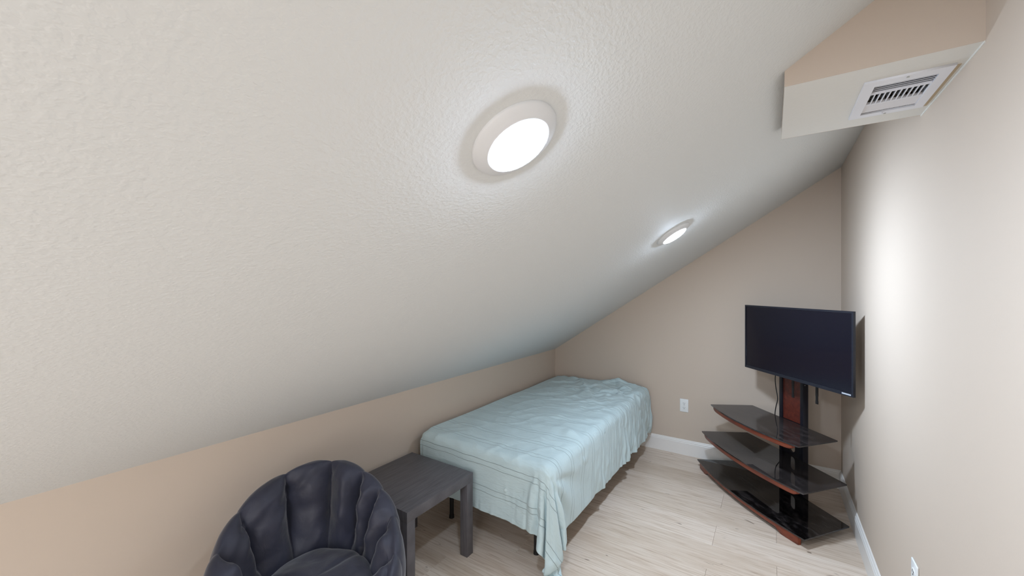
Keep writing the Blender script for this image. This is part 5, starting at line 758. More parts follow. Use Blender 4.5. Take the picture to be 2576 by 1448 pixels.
-1 1 0 -1 0 0 0 0 1 -1 0 0 0 0 0 0 0 1 0 0 -1 0 0 1 0 -1 0 0 1 0 -1 0 0 0 0 0 0 0 2 0 -2 1 -1 0 0 0 1 0 1 -3 2 -2 1 0 1 -1 2 1 1 -1 -1 -1 0 -1 1 -1 0 0 1 -1 1 -1 0 0 0 0 1 -1 1 0 0 0 0 0 -1 1
0 0 0 1 -1 0 0 0 0 1 0 -1 0 0 0 0 0 0 0 0 1 0 0 -1 0 1 0 -1 0 1 0 1 -1 -1 0 0 0 0 -2 0 2 -1 1 0 0 0 0 0 1 0 -1 1 0 0 1 2 -2 -1 -2 3 0 0 -2 1 -1 1 -1 0 0 0 0 2 1 1 1 0 -3 0 -1 0 -1 0 0 0 1 0
0 0 0 0 1 -1 0 0 0 0 0 1 0 0 0 -1 0 0 0 0 0 0 0 1 0 -1 0 1 0 0 0 0 1 0 -1 0 -1 -1 0 1 -1 1 0 0 0 0 0 0 1 -1 0 1 1 2 0 -1 -2 -1 1 -2 1 0 1 -1 1 -1 1 0 0 1 1 -1 -1 -1 0 0 2 0 -1 -1 1 -1 -1 1 0 1
0 0 0 0 0 1 -1 0 0 0 0 0 0 0 0 1 0 0 0 -1 0 0 0 0 0 1 0 -1 0 0 1 0 0 0 0 -1 0 1 -1 -1 1 0 0 0 0 0 0 1 -2 1 0 1 1 0 0 -1 0 -1 -1 0 1 0 0 1 -1 1 0 0 0 0 0 0 0 0 -3 -1 0 1 2 0 1 1 1 -2 -1 1
0 0 0 0 0 0 1 0 -1 0 0 0 0 0 0 0 0 0 0 1 0 0 0 0 0 -1 0 1 0 -1 0 0 -1 0 1 1 0 0 0 -1 0 0 0 0 0 0 0 0 1 -1 1 0 0 0 -1 0 0 0 0 0 -1 1 1 -1 1 -1 0 0 0 0 -1 0 0 0 2 0 0 0 -1 1 -2 0 -2 3 0 1
0 0 0 0 0 0 0 0 1 0 0 -1 0 0 0 0 0 0 0 0 0 0 0 0 0 1 0 0 -1 1 -1 0 1 -1 0 0 1 0 0 0 0 0 0 0 0 -1 -1 0 0 2 0 0 0 -1 0 1 0 0 -1 0 0 0 0 1 -1 1 -1 0 -1 0 0 -1 0 0 0 1 0 0 0 0 2 0 3 -2 2 -2
1 -1 0 0 0 0 0 0 0 0 0 1 0 0 0 0 0 0 0 -1 0 0 0 0 0 0 0 0 1 0 0 -1 -1 1 1 -1 0 0 1 0 0 -1 0 0 0 1 0 -1 1 1 -1 0 -1 0 1 0 1 0 0 -2 0 0 0 0 0 0 1 0 0 -2 -1 0 -1 -1 0 0 1 1 1 1 0 1 0 1 0 -1
-1 1 -1 0 0 0 0 0 0 0 0 0 0 0 0 0 0 0 0 1 0 0 0 -1 0 0 0 0 0 0 1 1 0 0 -2 1 -1 0 0 1 -1 1 -1 0 0 0 0 1 1 -2 0 0 0 1 0 -1 0 0 1 1 -1 0 0 -1 1 0 0 0 2 1 -1 -1 0 0 0 1 0 0 1 -1 0 -1 0 -1 -1 0
0 0 1 0 0 0 -1 0 0 0 0 0 0 0 0 0 0 0 0 0 0 0 0 1 0 0 -1 0 0 0 0 0 2 -1 0 -1 1 0 -1 0 1 -1 1 -1 1 -1 1 2 -2 -1 1 -1 1 -1 -1 1 -1 1 0 0 1 -1 0 0 1 0 0 1 -1 2 2 1 -1 0 -1 -1 0 -1 -1 0 -1 0 -1 1 0 0
0 0 0 0 0 0 1 0 -1 0 0 0 0 0 0 0 0 0 0 0 0 0 0 0 0 0 1 0 0 -1 0 0 0 1 1 0 -1 -1 1 -1 0 1 -1 1 -1 1 -1 -1 1 1 0 0 -1 1 0 -1 0 0 0 1 0 0 0 0 -2 1 0 -1 0 -1 0 1 2 1 -1 0 -1 0 0 0 1 0 0 -1 1 0
0 0 0 0 0 0 0 0 1 0 0 0 0 0 0 0 0 0 0 0 0 0 0 0 0 -1 0 0 0 1 0 0 -1 0 0 1 0 0 -1 1 -1 0 1 0 -1 0 1 -1 0 0 -1 0 1 0 0 0 0 0 0 0 0 1 0 0 0 -3 -2 0 0 0 0 0 0 0 3 1 1 0 0 0 -1 0 1 0 -1 0
0 0 0 0 0 0 0 0 0 0 0 0 0 0 0 0 0 0 0 0 0 0 0 0 0 1 0 -1 0 0 0 0 -1 0 0 0 2 0 0 -1 1 -1 0 0 1 0 0 -1 0 0 0 -1 1 0 0 1 0 -1 0 0 0 0 1 0 0 1 0 -2 1 0 1 0 0 1 -1 -1 -1 1 -1 0 0 0 0 0 1 1
0 0 0 0 0 0 0 0 0 0 0 0 0 0 0 0 0 0 0 0 0 0 0 1 0 0 0 0 0 -1 0 0 1 0 0 0 -1 1 1 0 -1 0 -1 0 0 0 0 1 -1 0 -1 0 0 0 1 0 0 0 0 0 0 0 -1 1 0 1 1 1 -2 0 -1 0 0 -1 1 0 0 -1 1 0 1 1 0 1 0 -1
0 0 0 0 0 0 0 0 0 0 0 0 0 0 0 0 0 0 0 1 0 0 0 -1 0 0 0 1 0 0 -1 0 0 0 0 0 0 0 0 1 0 0 0 -1 0 0 1 0 0 -1 2 -1 -2 1 0 -1 0 1 0 0 0 0 0 0 0 0 0 0 1 -1 0 0 0 0 -1 0 0 1 0 1 0 0 0 0 -1 1
0 0 0 0 0 0 0 0 0 1 0 0 0 0 0 0 0 0 0 -1 0 0 0 0 0 0 1 0 0 1 0 -1 -1 0 0 0 0 0 0 1 1 0 0 -1 0 0 -1 0 1 0 -1 2 0 -2 -1 0 1 0 0 0 0 0 0 0 0 0 0 1 -1 0 -1 4 0 0 0 0 0 -1 -1 0 -1 0 0 0 1 0
0 0 0 1 0 0 0 0 0 -1 0 0 0 0 0 0 0 0 0 0 0 0 0 0 1 0 -1 0 0 1 1 0 0 -2 0 0 0 1 0 -1 0 1 1 0 -1 -1 0 0 0 1 0 1 -1 0 0 0 0 -1 0 1 -1 0 0 0 1 -1 1 0 0 0 -2 -1 -3 0 0 1 1 1 2 0 2 0 1 -1 1 1
0 0 0 0 0 0 0 0 0 0 0 0 0 0 0 0 0 0 0 0 0 1 0 0 -1 0 0 0 1 -1 0 2 0 1 -1 -1 0 -1 0 0 0 0 1 1 0 0 -1 0 -1 1 0 0 1 0 0 0 -1 0 0 -1 1 0 0 -1 -1 0 1 0 2 1 1 -5 1 -2 2 3 0 1 0 -1 -1 0 -1 1 -1 -1
0 0 0 0 0 0 0 0 0 0 0 0 0 0 1 0 0 0 0 0 0 -1 0 0 0 0 1 0 -1 0 1 -1 2 0 0 1 -2 -1 0 0 0 0 0 1 1 0 0 -1 -1 0 1 -1 1 -1 0 1 0 -1 0 0 0 1 0 1 0 0 -3 1 0 1 2 0 4 2 -4 -3 0 -1 -1 1 -1 0 -3 -2 -1 0
1 0 0 -1 0 0 0 0 0 0 0 1 0 0 -1 0 0 0 0 0 0 0 0 0 0 1 -1 0 0 0 0 1 -1 2 1 -1 2 0 -2 -2 0 1 -1 0 0 1 0 1 0 -1 -2 0 0 1 1 -1 -1 1 0 0 1 -1 1 1 1 0 0 -2 -3 -1 0 2 -2 1 3 -1 0 1 -1 0 1 0 3 0 -2 -1
-1 0 0 0 0 0 0 0 0 1 0 -1 0 0 0 0 0 0 0 0 1 0 0 0 0 -1 0 0 1 0 -1 0 0 0 0 1 2 0 1 0 -2 -4 -1 1 2 1 1 -1 1 -1 -1 -2 -1 0 -1 1 2 2 0 0 -1 0 -1 0 0 2 -1 1 2 0 0 0 0 -1 -2 0 -1 -3 -1 -1 0 0 0 2 4 1
0 0 0 0 0 0 1 0 0 -1 0 0 0 0 0 0 0 1 0 0 -1 0 0 0 0 0 0 1 -1 0 0 0 0 0 0 1 -4 6 -1 -1 0 1 -1 0 -2 -1 1 2 0 0 0 1 -1 0 0 0 0 -2 1 0 1 -1 0 -2 0 -1 4 -1 0 0 0 0 0 0 1 1 -1 1 0 -1 -3 1 -2 0 1 3
0 0 0 0 1 0 -1 0 0 0 0 0 0 0 1 0 0 -1 0 0 0 0 0 0 0 1 0 -1 0 0 0 0 1 -1 -1 -2 2 -5 3 7 1 -1 -1 -3 -1 0 1 0 1 0 2 0 0 -1 -1 -1 0 1 -1 1 -1 0 -1 0 1 0 0 1 0 -1 0 -1 0 -1 -1 -1 1 0 1 1 2 -1 1 -3 -2 -3
0 0 1 0 -1 0 0 0 0 0 0 1 0 0 -1 0 0 0 0 0 1 0 0 0 0 -1 0 0 0 1 0 -1 0 -2 0 1 1 0 -1 -4 6 3 0 0 -1 -1 -2 -2 -1 1 1 1 1 0 1 0 -1 -1 1 -1 1 0 0 0 0 0 -1 1 0 1 0 -1 -1 0 1 -1 0 0 0 0 1 -1 1 0 -1 -2
1 0 -1 0 0 0 0 0 0 1 0 -1 0 0 0 0 0 0 1 0 -1 0 0 0 1 0 0 0 -1 0 0 0 0 1 1 -1 -3 -1 3 1 -5 0 6 1 0 -1 -1 0 -1 0 -1 1 0 1 0 0 0 0 -1 0 0 1 1 2 -2 -1 -3 -3 0 -1 1 3 2 2 1 2 -2 -1 0 -1 -1 0 -1 2 -2 1
-1 0 0 0 0 0 0 1 0 -1 0 0 0 0 0 1 0 0 -1 0 0 0 0 1 -1 0 0 0 1 -1 1 0 -1 2 -1 0 2 -1 -5 -2 3 2 -4 1 5 1 -1 0 0 0 -1 -1 0 1 0 0 0 -1 0 0 0 0 4 1 1 -1 -1 -3 -6 4 1 0 0 -1 0 -1 2 0 0 0 0 -1 0 -1 1 -1
0 0 0 0 0 1 0 -1 0 0 0 0 0 1 0 -1 0 0 0 0 0 1 0 -1 0 0 1 0 -1 0 -1 0 1 0 1 1 0 0 1 0 -5 -3 4 1 -3 1 4 0 0 -1 0 0 0 -1 0 1 0 0 0 -1 0 0 -2 -1 0 1 2 2 3 -4 -2 -1 0 1 -1 0 0 0 0 0 0 1 1 2 1 2
0 0 0 1 0 -1 0 0 0 0 0 1 0 -1 0 0 0 0 1 0 0 -1 0 0 0 1 -1 0 1 -1 0 1 -1 -1 1 0 1 2 1 -2 1 0 -5 1 1 0 -2 0 0 3 0 0 -1 0 0 -1 0 1 0 1 -1 0 -1 -4 -1 5 1 1 2 0 -1 -1 -1 -1 0 0 1 1 0 1 0 0 -1 -2 -1 2
0 1 0 -1 0 0 0 0 0 1 0 -1 0 0 0 0 1 0 -1 0 0 0 0 0 1 -1 0 0 0 1 0 -2 1 0 0 0 -1 0 2 2 1 -2 2 -5 -3 3 -2 1 2 0 1 -1 1 -1 0 0 0 0 1 0 -1 0 -1 1 1 -3 0 2 0 0 0 0 -1 -6 -1 -1 -1 1 0 2 9 -7 1 2 1 -5
1 -1 0 0 0 0 0 1 0 -1 0 0 0 0 0 1 -1 0 0 0 1 0 0 0 -1 0 0 0 1 0 0 0 -1 0 -1 0 0 1 -2 1 2 3 -1 1 0 -4 0 0 0 -1 1 0 0 0 0 0 0 1 -2 1 0 0 0 1 0 -1 1 -1 0 -1 -1 -2 -3 4 0 0 1 0 2 0 -8 9 -2 0 0 3
-1 0 0 0 0 0 1 -1 0 0 0 0 0 1 0 -1 0 0 0 1 -1 0 0 0 0 0 0 1 -1 0 0 1 0 0 0 -1 1 -1 0 0 -1 1 1 3 1 -3 1 -1 -1 -1 -1 1 -1 1 0 0 0 -2 2 0 1 -1 -1 1 0 0 0 2 3 2 1 1 2 -1 -2 -1 -1 0 0 -2 0 -2 0 -2 -1 -1
0 0 0 0 1 0 -1 0 0 0 0 1 0 -1 0 0 0 0 1 -1 0 0 0 1 0 0 0 -1 0 0 1 0 -1 0 -1 2 -1 1 0 0 -1 0 -1 1 1 2 0 -1 -2 0 0 -1 1 1 0 0 -1 2 0 -2 0 1 0 0 0 0 -2 -1 -2 0 0 2 2 2 2 1 -1 -3 -3 1 0 2 2 1 0 -2
0 0 0 1 -1 0 0 0 0 1 0 -1 0 0 0 0 1 0 -1 0 0 0 1 -1 0 0 0 0 0 1 -1 0 1 -1 0 1 0 -1 0 0 0 -2 3 -3 -1 1 3 1 0 -2 0 1 -1 0 0 0 1 1 -1 -1 0 0 1 1 2 -1 0 -3 -2 -2 1 1 1 0 1 0 0 0 -6 -4 -4 -4 -2 -1 16 2
0 1 0 -1 0 0 0 0 1 -1 0 0 0 0 1 0 -1 0 0 0 0 1 -1 0 0 0 0 0 1 -1 0 0 0 1 1 -2 1 -1 0 0 0 0 -2 0 2 1 -2 0 1 2 -1 -1 1 -1 0 0 1 -1 -1 1 0 1 0 2 -4 1 2 2 0 0 -1 -2 -2 0 -1 0 -1 0 4 0 1 0 0 -1 -11 0
0 0 0 0 0 0 0 1 -1 0 0 0 0 1 -1 0 0 0 0 0 0 0 0 0 0 0 1 0 -1 0 0 1 0 0 1 1 -3 1 0 -1 0 1 -1 1 -1 0 -1 1 1 -1 0 1 0 0 0 0 -1 0 -2 1 0 -1 2 -1 -1 -1 -2 0 1 1 0 2 1 1 1 0 1 1 3 1 0 -1 -1 2 -3 -6
1 -1 0 0 0 0 0 0 0 0 0 0 1 -1 0 0 0 0 0 0 0 -1 1 0 0 1 -1 0 0 0 1 -1 0 1 -1 -1 1 -1 1 0 0 0 1 0 -1 0 0 0 -1 1 1 -1 0 0 0 0 0 -1 1 0 -1 1 -1 -1 2 0 1 -1 0 -1 2 -1 0 0 0 0 1 0 -1 0 0 2 1 0 -6 2
-1 0 0 0 0 1 0 -1 0 0 0 1 -1 0 0 0 0 0 0 1 0 0 -1 0 0 0 0 0 0 1 -1 0 0 -1 1 -1 1 1 0 0 0 -1 -1 0 0 0 1 0 1 1 -1 0 0 0 1 -1 0 -1 1 1 0 -2 -1 -2 0 0 0 1 0 1 -2 -1 -2 -1 -1 4 -4 0 1 4 2 1 0 -5 1 0
0 0 0 0 1 -1 0 0 0 0 1 -1 0 0 0 0 1 0 0 -1 0 0 0 0 1 -1 0 0 0 0 1 0 0 0 -1 1 -1 1 0 0 -1 -1 0 1 0 0 0 0 0 -1 0 2 -2 2 -1 1 -1 0 0 -1 1 0 0 -1 0 1 1 1 1 1 1 1 2 -1 -2 -6 1 -1 -2 -4 -3 -3 -3 0 -2 -3
0 0 0 1 -1 0 0 0 0 1 -1 0 0 0 1 0 -1 0 0 0 0 0 0 1 -1 0 0 1 -1 1 -1 1 0 -1 0 0 1 0 -2 2 -1 3 5 0 -1 -2 -1 -1 -1 -1 0 -2 3 -1 0 0 -1 0 0 -1 -1 0 2 0 1 0 0 0 0 1 1 1 0 0 0 -1 -1 -2 -1 -1 0 -2 3 2 2 2
0 0 0 -1 1 0 0 0 0 0 0 0 0 0 0 0 0 0 0 0 0 1 0 -1 0 0 1 -1 1 -1 1 -1 0 1 -1 1 2 0 -1 -6 5 8 4 1 -2 -1 -2 -2 -3 -3 -5 5 1 0 -1 -1 1 0 0 -1 0 1 -2 2 -2 -1 -1 -1 -1 -2 -3 -2 -1 2 2 4 2 1 -2 -1 -1 3 6 2 0 -3
-1 1 0 0 -1 1 0 0 0 0 0 0 0 1 -1 0 0 0 1 0 0 -1 0 0 0 0 0 0 1 0 0 -1 0 0 1 -1 0 0 1 -2 1 -5 -7 4 12 1 -1 -1 0 0 4 -4 -3 1 0 0 -2 0 0 1 0 -2 1 0 2 0 1 -1 0 0 1 0 0 -2 0 0 0 0 1 0 -1 -1 -10 -3 3 7
1 -1 1 0 0 -1 1 0 0 -1 1 0 0 -1 1 0 0 0 -1 1 0 0 0 1 0 1 -1 0 0 -1 0 1 1 0 -1 0 0 -1 -2 1 -2 -1 8 -3 -8 0 2 2 3 2 6 5 -1 -9 -3 0 0 0 -1 -1 1 3 -3 1 1 0 -1 1 -1 0 0 0 0 1 0 -1 0 0 -1 -1 0 -1 2 1 1 0
0 0 0 0 0 0 -1 1 0 0 -1 1 0 0 -1 1 0 0 0 0 0 0 1 -1 1 0 0 0 -1 1 -1 1 1 -1 3 -4 -1 0 1 1 -1 -2 0 1 -2 2 1 0 -2 8 1 -1 1 2 -5 -4 0 -3 2 -1 1 -1 1 -1 -2 0 0 1 0 0 2 2 1 2 -1 0 0 2 3 4 -2 -3 -1 -1 -4 0
0 1 -1 0 0 0 1 -1 0 0 1 -1 0 0 1 -1 0 0 0 0 0 0 0 0 0 0 0 0 0 0 0 3 1 1 -7 -1 -1 1 2 2 -1 0 -9 -2 12 -4 -2 5 5 -1 -1 0 0 -1 3 0 -3 -4 -3 0 3 -1 2 -2 0 0 4 -1 2 0 -1 -2 0 -1 1 1 1 -1 1 -1 4 0 1 0 -1 -3
1 -1 0 0 0 1 -1 0 0 1 -1 0 0 1 -1 0 0 1 0 -1 0 1 -1 1 0 -1 0 0 0 0 2 0 -4 -1 6 -3 -4 3 1 2 -1 -1 3 0 -10 8 5 -3 -1 -4 -4 -2 1 7 1 3 -1 0 -3 -5 0 2 1 1 0 1 -3 0 -2 0 -1 0 -2 -1 0 -2 -1 1 0 1 2 7 3 0 -1 -1
-1 0 0 0 1 -1 0 0 0 0 0 0 1 -1 0 0 1 -1 0 0 0 0 0 0 -1 0 1 0 0 0 0 -3 2 2 -2 3 -1 -3 2 2 2 0 -5 1 6 -2 -2 -2 -1 -3 7 -1 -2 -2 4 -2 5 5 4 -6 -11 1 1 1 0 -1 -1 1 1 0 0 1 1 0 0 0 0 -1 1 0 1 -2 -2 2 3 -1
0 0 0 0 0 0 0 0 1 -1 0 0 0 0 0 0 0 0 0 1 0 -1 0 0 -1 1 -1 1 0 1 -1 1 0 -1 0 3 1 -6 2 1 0 6 3 0 -2 -4 0 -3 -3 2 -14 1 5 9 -1 2 3 2 -3 15 -1 -12 -6 0 0 0 0 -2 -1 0 1 -2 -1 0 0 1 2 2 0 0 0 0 0 -1 3 5
0 0 0 1 -1 0 0 1 -1 0 0 1 -1 0 0 0 0 0 0 0 0 0 0 0 0 -1 1 -1 2 -2 1 0 -1 1 0 0 3 4 -9 -1 4 3 3 0 -3 -8 7 -1 -2 -2 2 -4 -1 -3 8 1 2 4 4 2 1 0 -7 -7 1 -1 0 0 1 0 0 1 0 -1 0 0 0 0 0 -2 -3 2 1 2 -2 0
0 0 1 -1 0 0 1 -1 0 0 1 -1 0 0 0 1 -1 0 0 0 0 1 -1 0 0 1 -1 0 -1 0 -2 -3 -2 -2 2 6 -3 1 3 2 -3 -11 -4 -1 1 13 3 -1 1 3 0 0 0 -2 -2 2 2 0 2 -7 11 3 -2 -5 -5 2 0 1 -3 -1 -2 1 2 2 2 -1 -1 -1 -1 2 0 -2 0 0 1 0
0 1 -1 0 0 1 -1 0 0 1 -1 0 0 0 0 0 0 0 1 -1 1 -1 0 -1 2 -2 0 1 -1 1 -2 5 -1 0 -1 -8 6 0 2 -4 -7 8 3 -1 -1 -1 -11 15 -2 2 -3 -2 5 -2 -2 2 -1 1 0 1 -8 3 11 0 -8 -2 -3 1 4 1 1 -1 -1 3 -2 0 0 1 0 0 -1 0 0 0 0 0
1 -1 0 0 1 -1 0 0 1 -1 0 0 0 1 0 -1 0 0 0 0 -1 1 0 0 -1 1 0 0 0 -1 2 -4 3 2 1 -2 -5 0 2 -3 6 -7 2 -1 -2 5 2 -6 8 -8 14 1 -7 -1 0 -1 -2 1 -2 0 2 0 -4 6 5 -7 2 -5 2 1 2 -1 2 -4 1 1 1 0 0 -1 2 2 -2 1 -1 0
-1 0 0 1 -1 0 0 1 -1 0 0 0 1 -1 0 0 0 1 -1 0 0 -1 2 0 0 0 0 0 0 -1 0 -1 1 -1 1 4 0 -2 -4 3 -1 0 -6 3 5 -7 5 1 -4 2 0 3 0 0 -3 -1 3 -15 -4 2 1 14 1 2 2 2 -2 2 -3 1 -2 1 -1 0 -1 0 -2 -3 -1 2 7 -1 1 -3 2 0
0 0 1 -1 0 0 1 -1 0 0 0 1 -1 0 0 0 0 0 0 0 0 1 -1 0 0 1 0 -2 0 2 0 0 -1 0 -4 0 5 4 -1 -2 -2 -1 3 -4 -5 7 -1 0 2 0 -16 13 0 0 2 0 -4 7 0 -1 0 -17 0 14 2 3 1 1 -2 -3 0 0 -1 0 0 0 1 3 -1 -2 -7 0 2 4 0 0
0 1 -1 0 0 1 -1 0 0 0 1 -1 0 0 0 0 0 0 0 0 1 -1 0 0 1 -1 0 1 0 -1 0 2 -4 -2 2 2 -2 -2 4 2 -1 -1 -5 1 6 -8 0 -10 3 11 -3 -1 6 2 -1 -1 -1 1 1 -1 2 0 0 -8 2 3 2 0 0 -1 0 0 1 1 -2 -1 0 -1 3 0 1 0 1 -1 0 1
0 0 0 0 1 -1 0 0 0 1 -1 0 0 0 0 0 1 -1 0 0 0 0 0 0 -1 0 1 0 -1 1 0 -1 4 0 -2 -1 0 0 0 0 0 0 -1 -1 -3 5 -5 7 -2 -5 1 -4 2 4 4 0 -2 3 3 1 0 -2 -2 -4 0 1 0 1 0 0 -1 -1 -1 0 3 1 -1 1 0 1 1 0 -2 0 0 0
0 0 0 1 -1 0 0 0 1 -1 0 0 0 0 0 1 -1 0 0 0 0 1 -1 0 0 0 0 -1 1 -1 1 -2 0 4 0 -1 0 0 -2 0 2 -3 2 0 -1 -2 4 -2 2 -8 14 1 -3 -3 -2 -1 0 1 3 7 -3 -1 -3 -1 -1 0 -1 0 2 0 -1 -3 3 -2 -1 2 2 -1 0 0 -1 0 1 -1 -1 -1
0 0 0 -1 0 1 0 1 -1 0 0 0 1 0 0 -1 0 0 0 0 -1 0 1 0 0 0 0 1 -1 0 -1 1 1 -2 4 0 -1 0 1 -1 -3 4 -1 -1 0 -2 0 2 -4 5 5 -5 2 -2 -4 -3 5 1 1 0 3 -4 2 -2 0 -1 1 0 2 1 1 4 -7 1 1 -1 0 1 -1 0 1 0 -1 1 0 0
0 -1 1 0 0 0 0 0 0 0 0 1 -1 0 0 0 0 0 0 0 0 0 0 0 1 0 -1 0 1 -1 -2 2 -1 2 -3 5 0 1 -3 -1 -1 -5 -1 1 2 6 -3 1 1 0 -1 0 -6 -1 2 5 0 -1 3 -2 -9 11 2 -1 -1 -1 -3 2 -2 1 1 0 3 -2 -2 -2 -1 -2 -1 0 -1 -1 1 -1 1 0
0 0 0 0 1 -1 0 0 0 0 1 -1 0 0 0 1 -1 0 0 0 1 -1 0 1 -1 1 0 -1 1 0 0 0 -2 -1 3 -2 2 -1 1 1 3 2 2 0 -2 -6 0 0 -1 1 -1 0 0 0 1 0 0 1 -4 -3 1 4 3 3 0 -1 -1 -4 0 1 0 -1 0 1 -1 -2 4 1 1 -3 1 2 0 0 0 0
0 0 0 0 0 0 1 -1 0 0 0 0 0 0 1 -1 1 -1 0 1 -1 0 0 0 0 0 0 0 -1 2 0 -2 2 0 -1 1 0 0 1 1 1 3 1 0 -5 -3 -3 -1 6 3 -4 -4 -1 4 0 0 1 -1 -7 1 4 2 -1 6 2 0 -1 -1 -2 -2 -1 0 -1 -1 0 1 -7 1 2 6 0 0 0 0 0 1
0 1 -1 1 -1 0 0 0 0 1 -1 0 0 1 -1 0 0 1 0 -1 0 0 0 -1 0 1 0 1 0 -1 2 0 1 -1 -1 -1 -3 1 1 2 1 2 -1 0 0 -1 -2 0 -11 -5 2 4 11 -2 2 -1 -3 -2 5 -4 5 -3 3 -5 7 -3 2 -1 -1 0 1 1 1 0 0 -1 2 -3 3 -2 1 0 0 0 -1 -1
1 -1 0 0 0 0 0 0 0 0 0 0 1 -1 0 0 1 0 0 0 0 0 -1 0 0 -2 2 -1 1 0 0 2 -1 1 -2 -2 2 1 -1 0 0 2 -4 0 8 1 -1 -6 -1 -3 -3 -1 -5 13 -10 11 -4 -2 4 1 -3 0 1 2 -4 4 0 0 0 1 0 1 2 2 2 2 -1 1 -7 -1 -2 -1 -1 0 0 0
-1 0 0 0 0 0 0 0 1 -1 0 1 -1 0 0 1 -1 0 1 0 0 0 0 0 0 -1 -1 1 0 0 1 -2 1 -2 2 -2 3 -3 3 -1 0 0 1 0 -4 10 1 -5 -1 -1 -2 -1 -2 -9 12 -9 6 5 -4 1 2 -2 0 2 -2 1 3 1 1 -3 -2 1 -2 2 0 0 1 -1 0 0 1 -2 -1 -2 -2 0
0 0 1 -1 0 1 -1 0 0 0 1 -1 0 0 1 -1 0 0 0 0 0 1 1 0 -1 1 -2 0 0 0 -1 1 0 0 -1 1 0 1 -3 2 1 -3 3 -1 2 -6 9 -1 1 -1 -1 -1 -1 0 -1 -3 2 -4 3 3 -3 3 -2 -1 1 1 2 3 2 0 0 -4 0 -2 -1 0 0 -1 1 -6 -6 2 2 4 5 4
0 0 0 0 0 0 0 1 -1 0 0 0 0 1 -1 0 0 1 -1 0 1 -1 0 0 1 0 0 0 -1 0 0 0 -1 1 0 2 -5 3 -3 1 2 0 0 -1 -1 -1 -4 11 1 -7 -2 2 -6 -1 8 1 -2 3 0 -3 1 -1 2 -1 -1 2 0 0 -1 2 0 -1 0 1 1 0 3 3 -2 1 -1 -5 0 -1 0 -2
0 1 -1 0 1 -1 0 0 0 1 -1 0 1 -1 0 0 1 -1 0 1 -1 0 0 0 0 0 1 0 -1 0 1 0 -1 0 1 -1 1 -1 2 -3 -3 1 1 3 0 -1 -1 -1 4 10 -2 -8 4 -1 -8 3 0 1 -3 2 1 0 -2 1 1 -3 -1 0 0 0 1 2 0 0 1 2 -1 -1 4 8 0 -1 -8 1 -1 0
1 -1 0 0 0 0 1 -1 0 0 0 0 0 0 0 1 -1 0 1 -1 0 0 0 1 0 0 -1 0 2 -1 -1 0 0 0 0 0 2 -2 1 -1 -1 0 3 -2 0 0 0 1 2 2 9 3 -3 -3 -6 -3 -2 -1 1 0 1 0 0 -1 0 0 0 1 0 1 0 1 0 -4 -1 2 -5 5 0 -5 4 3 1 -6 -2 -2
-1 0 0 1 -1 0 0 0 1 -1 0 1 -1 0 1 -1 0 0 0 0 0 0 1 -1 0 0 1 0 -1 1 -1 0 1 1 0 1 -3 -1 -1 2 1 -1 -3 3 -1 1 0 1 0 5 2 6 -1 -5 -2 -4 -2 -1 2 0 -1 0 1 -1 -3 1 1 1 2 1 2 1 1 2 -2 -5 3 -6 -2 0 0 0 3 -1 -6 4
0 0 1 -1 0 1 -1 0 0 0 1 -1 0 1 -1 0 0 0 0 0 0 0 0 0 0 0 0 1 -1 0 0 1 0 1 1 -1 -2 1 0 -1 0 1 0 -1 2 -1 -1 1 0 -1 2 2 0 0 -1 0 -1 -1 -2 1 1 0 -1 -2 3 -1 -1 0 2 -1 0 1 -1 -1 1 0 0 1 -1 1 1 0 -1 1 -4 -6
0 0 0 0 1 -1 0 1 -1 0 0 0 0 0 0 0 0 1 -1 0 0 1 -1 0 0 1 0 -1 1 0 0 -2 -1 0 -2 1 3 2 0 -3 1 0 3 0 -4 -1 1 2 1 -1 -3 -2 6 2 1 1 -1 -2 -1 -2 0 1 1 2 -1 0 -1 0 -2 1 0 -2 0 2 1 1 -1 -1 -2 4 -4 9 3 1 1 -5
0 0 0 1 -1 0 1 -1 0 1 -1 0 1 -1 0 1 0 -1 0 0 1 -1 0 0 1 -1 0 0 0 1 0 0 -1 -3 3 0 0 -2 3 1 -2 2 -2 -2 -3 3 3 1 0 -1 -1 -1 0 3 4 0 0 0 -1 -3 -1 0 1 1 -1 0 -1 -1 0 0 1 1 -1 -3 -4 -2 1 1 4 -4 5 -6 1 2 10 8
1 0 -1 0 0 0 0 0 1 -1 0 0 0 0 0 0 0 0 0 0 0 0 0 0 0 0 0 1 0 -1 2 0 0 0 -3 -1 2 0 -1 -1 0 -2 -1 -4 6 2 1 0 1 1 -1 -3 -2 0 3 5 3 0 -3 0 -2 -2 -1 1 1 -2 2 -1 -3 5 -1 -3 0 0 0 -2 -3 -1 1 1 2 4 1 0 0 -2
-1 0 0 -1 0 0 0 0 -1 0 1 0 -1 1 0 -1 1 0 0 1 -1 1 0 0 0 0 0 0 0 0 0 2 1 0 0 0 -2 -1 -4 -3 1 0 -3 5 3 0 -1 -3 3 -1 -2 4 0 -2 3 0 4 1 -2 -2 -1 1 0 -3 0 3 -4 -2 4 -6 1 5 3 2 2 0 0 -3 0 1 -1 -4 0 2 -1 -2
0 -1 -3 2 -2 2 -2 0 0 0 -1 0 0 -1 1 -1 0 -1 1 -2 1 -2 0 0 -1 -1 1 -2 5 -6 4 -4 6 -2 -1 -1 -1 -2 0 7 -1 0 4 2 -3 -1 -1 2 -5 2 7 -7 0 4 -10 -3 -10 6 4 4 8 1 -2 2 3 1 5 1 -5 -4 -5 -5 -3 0 1 5 4 6 0 0 0 1 -1 -2 -1 1
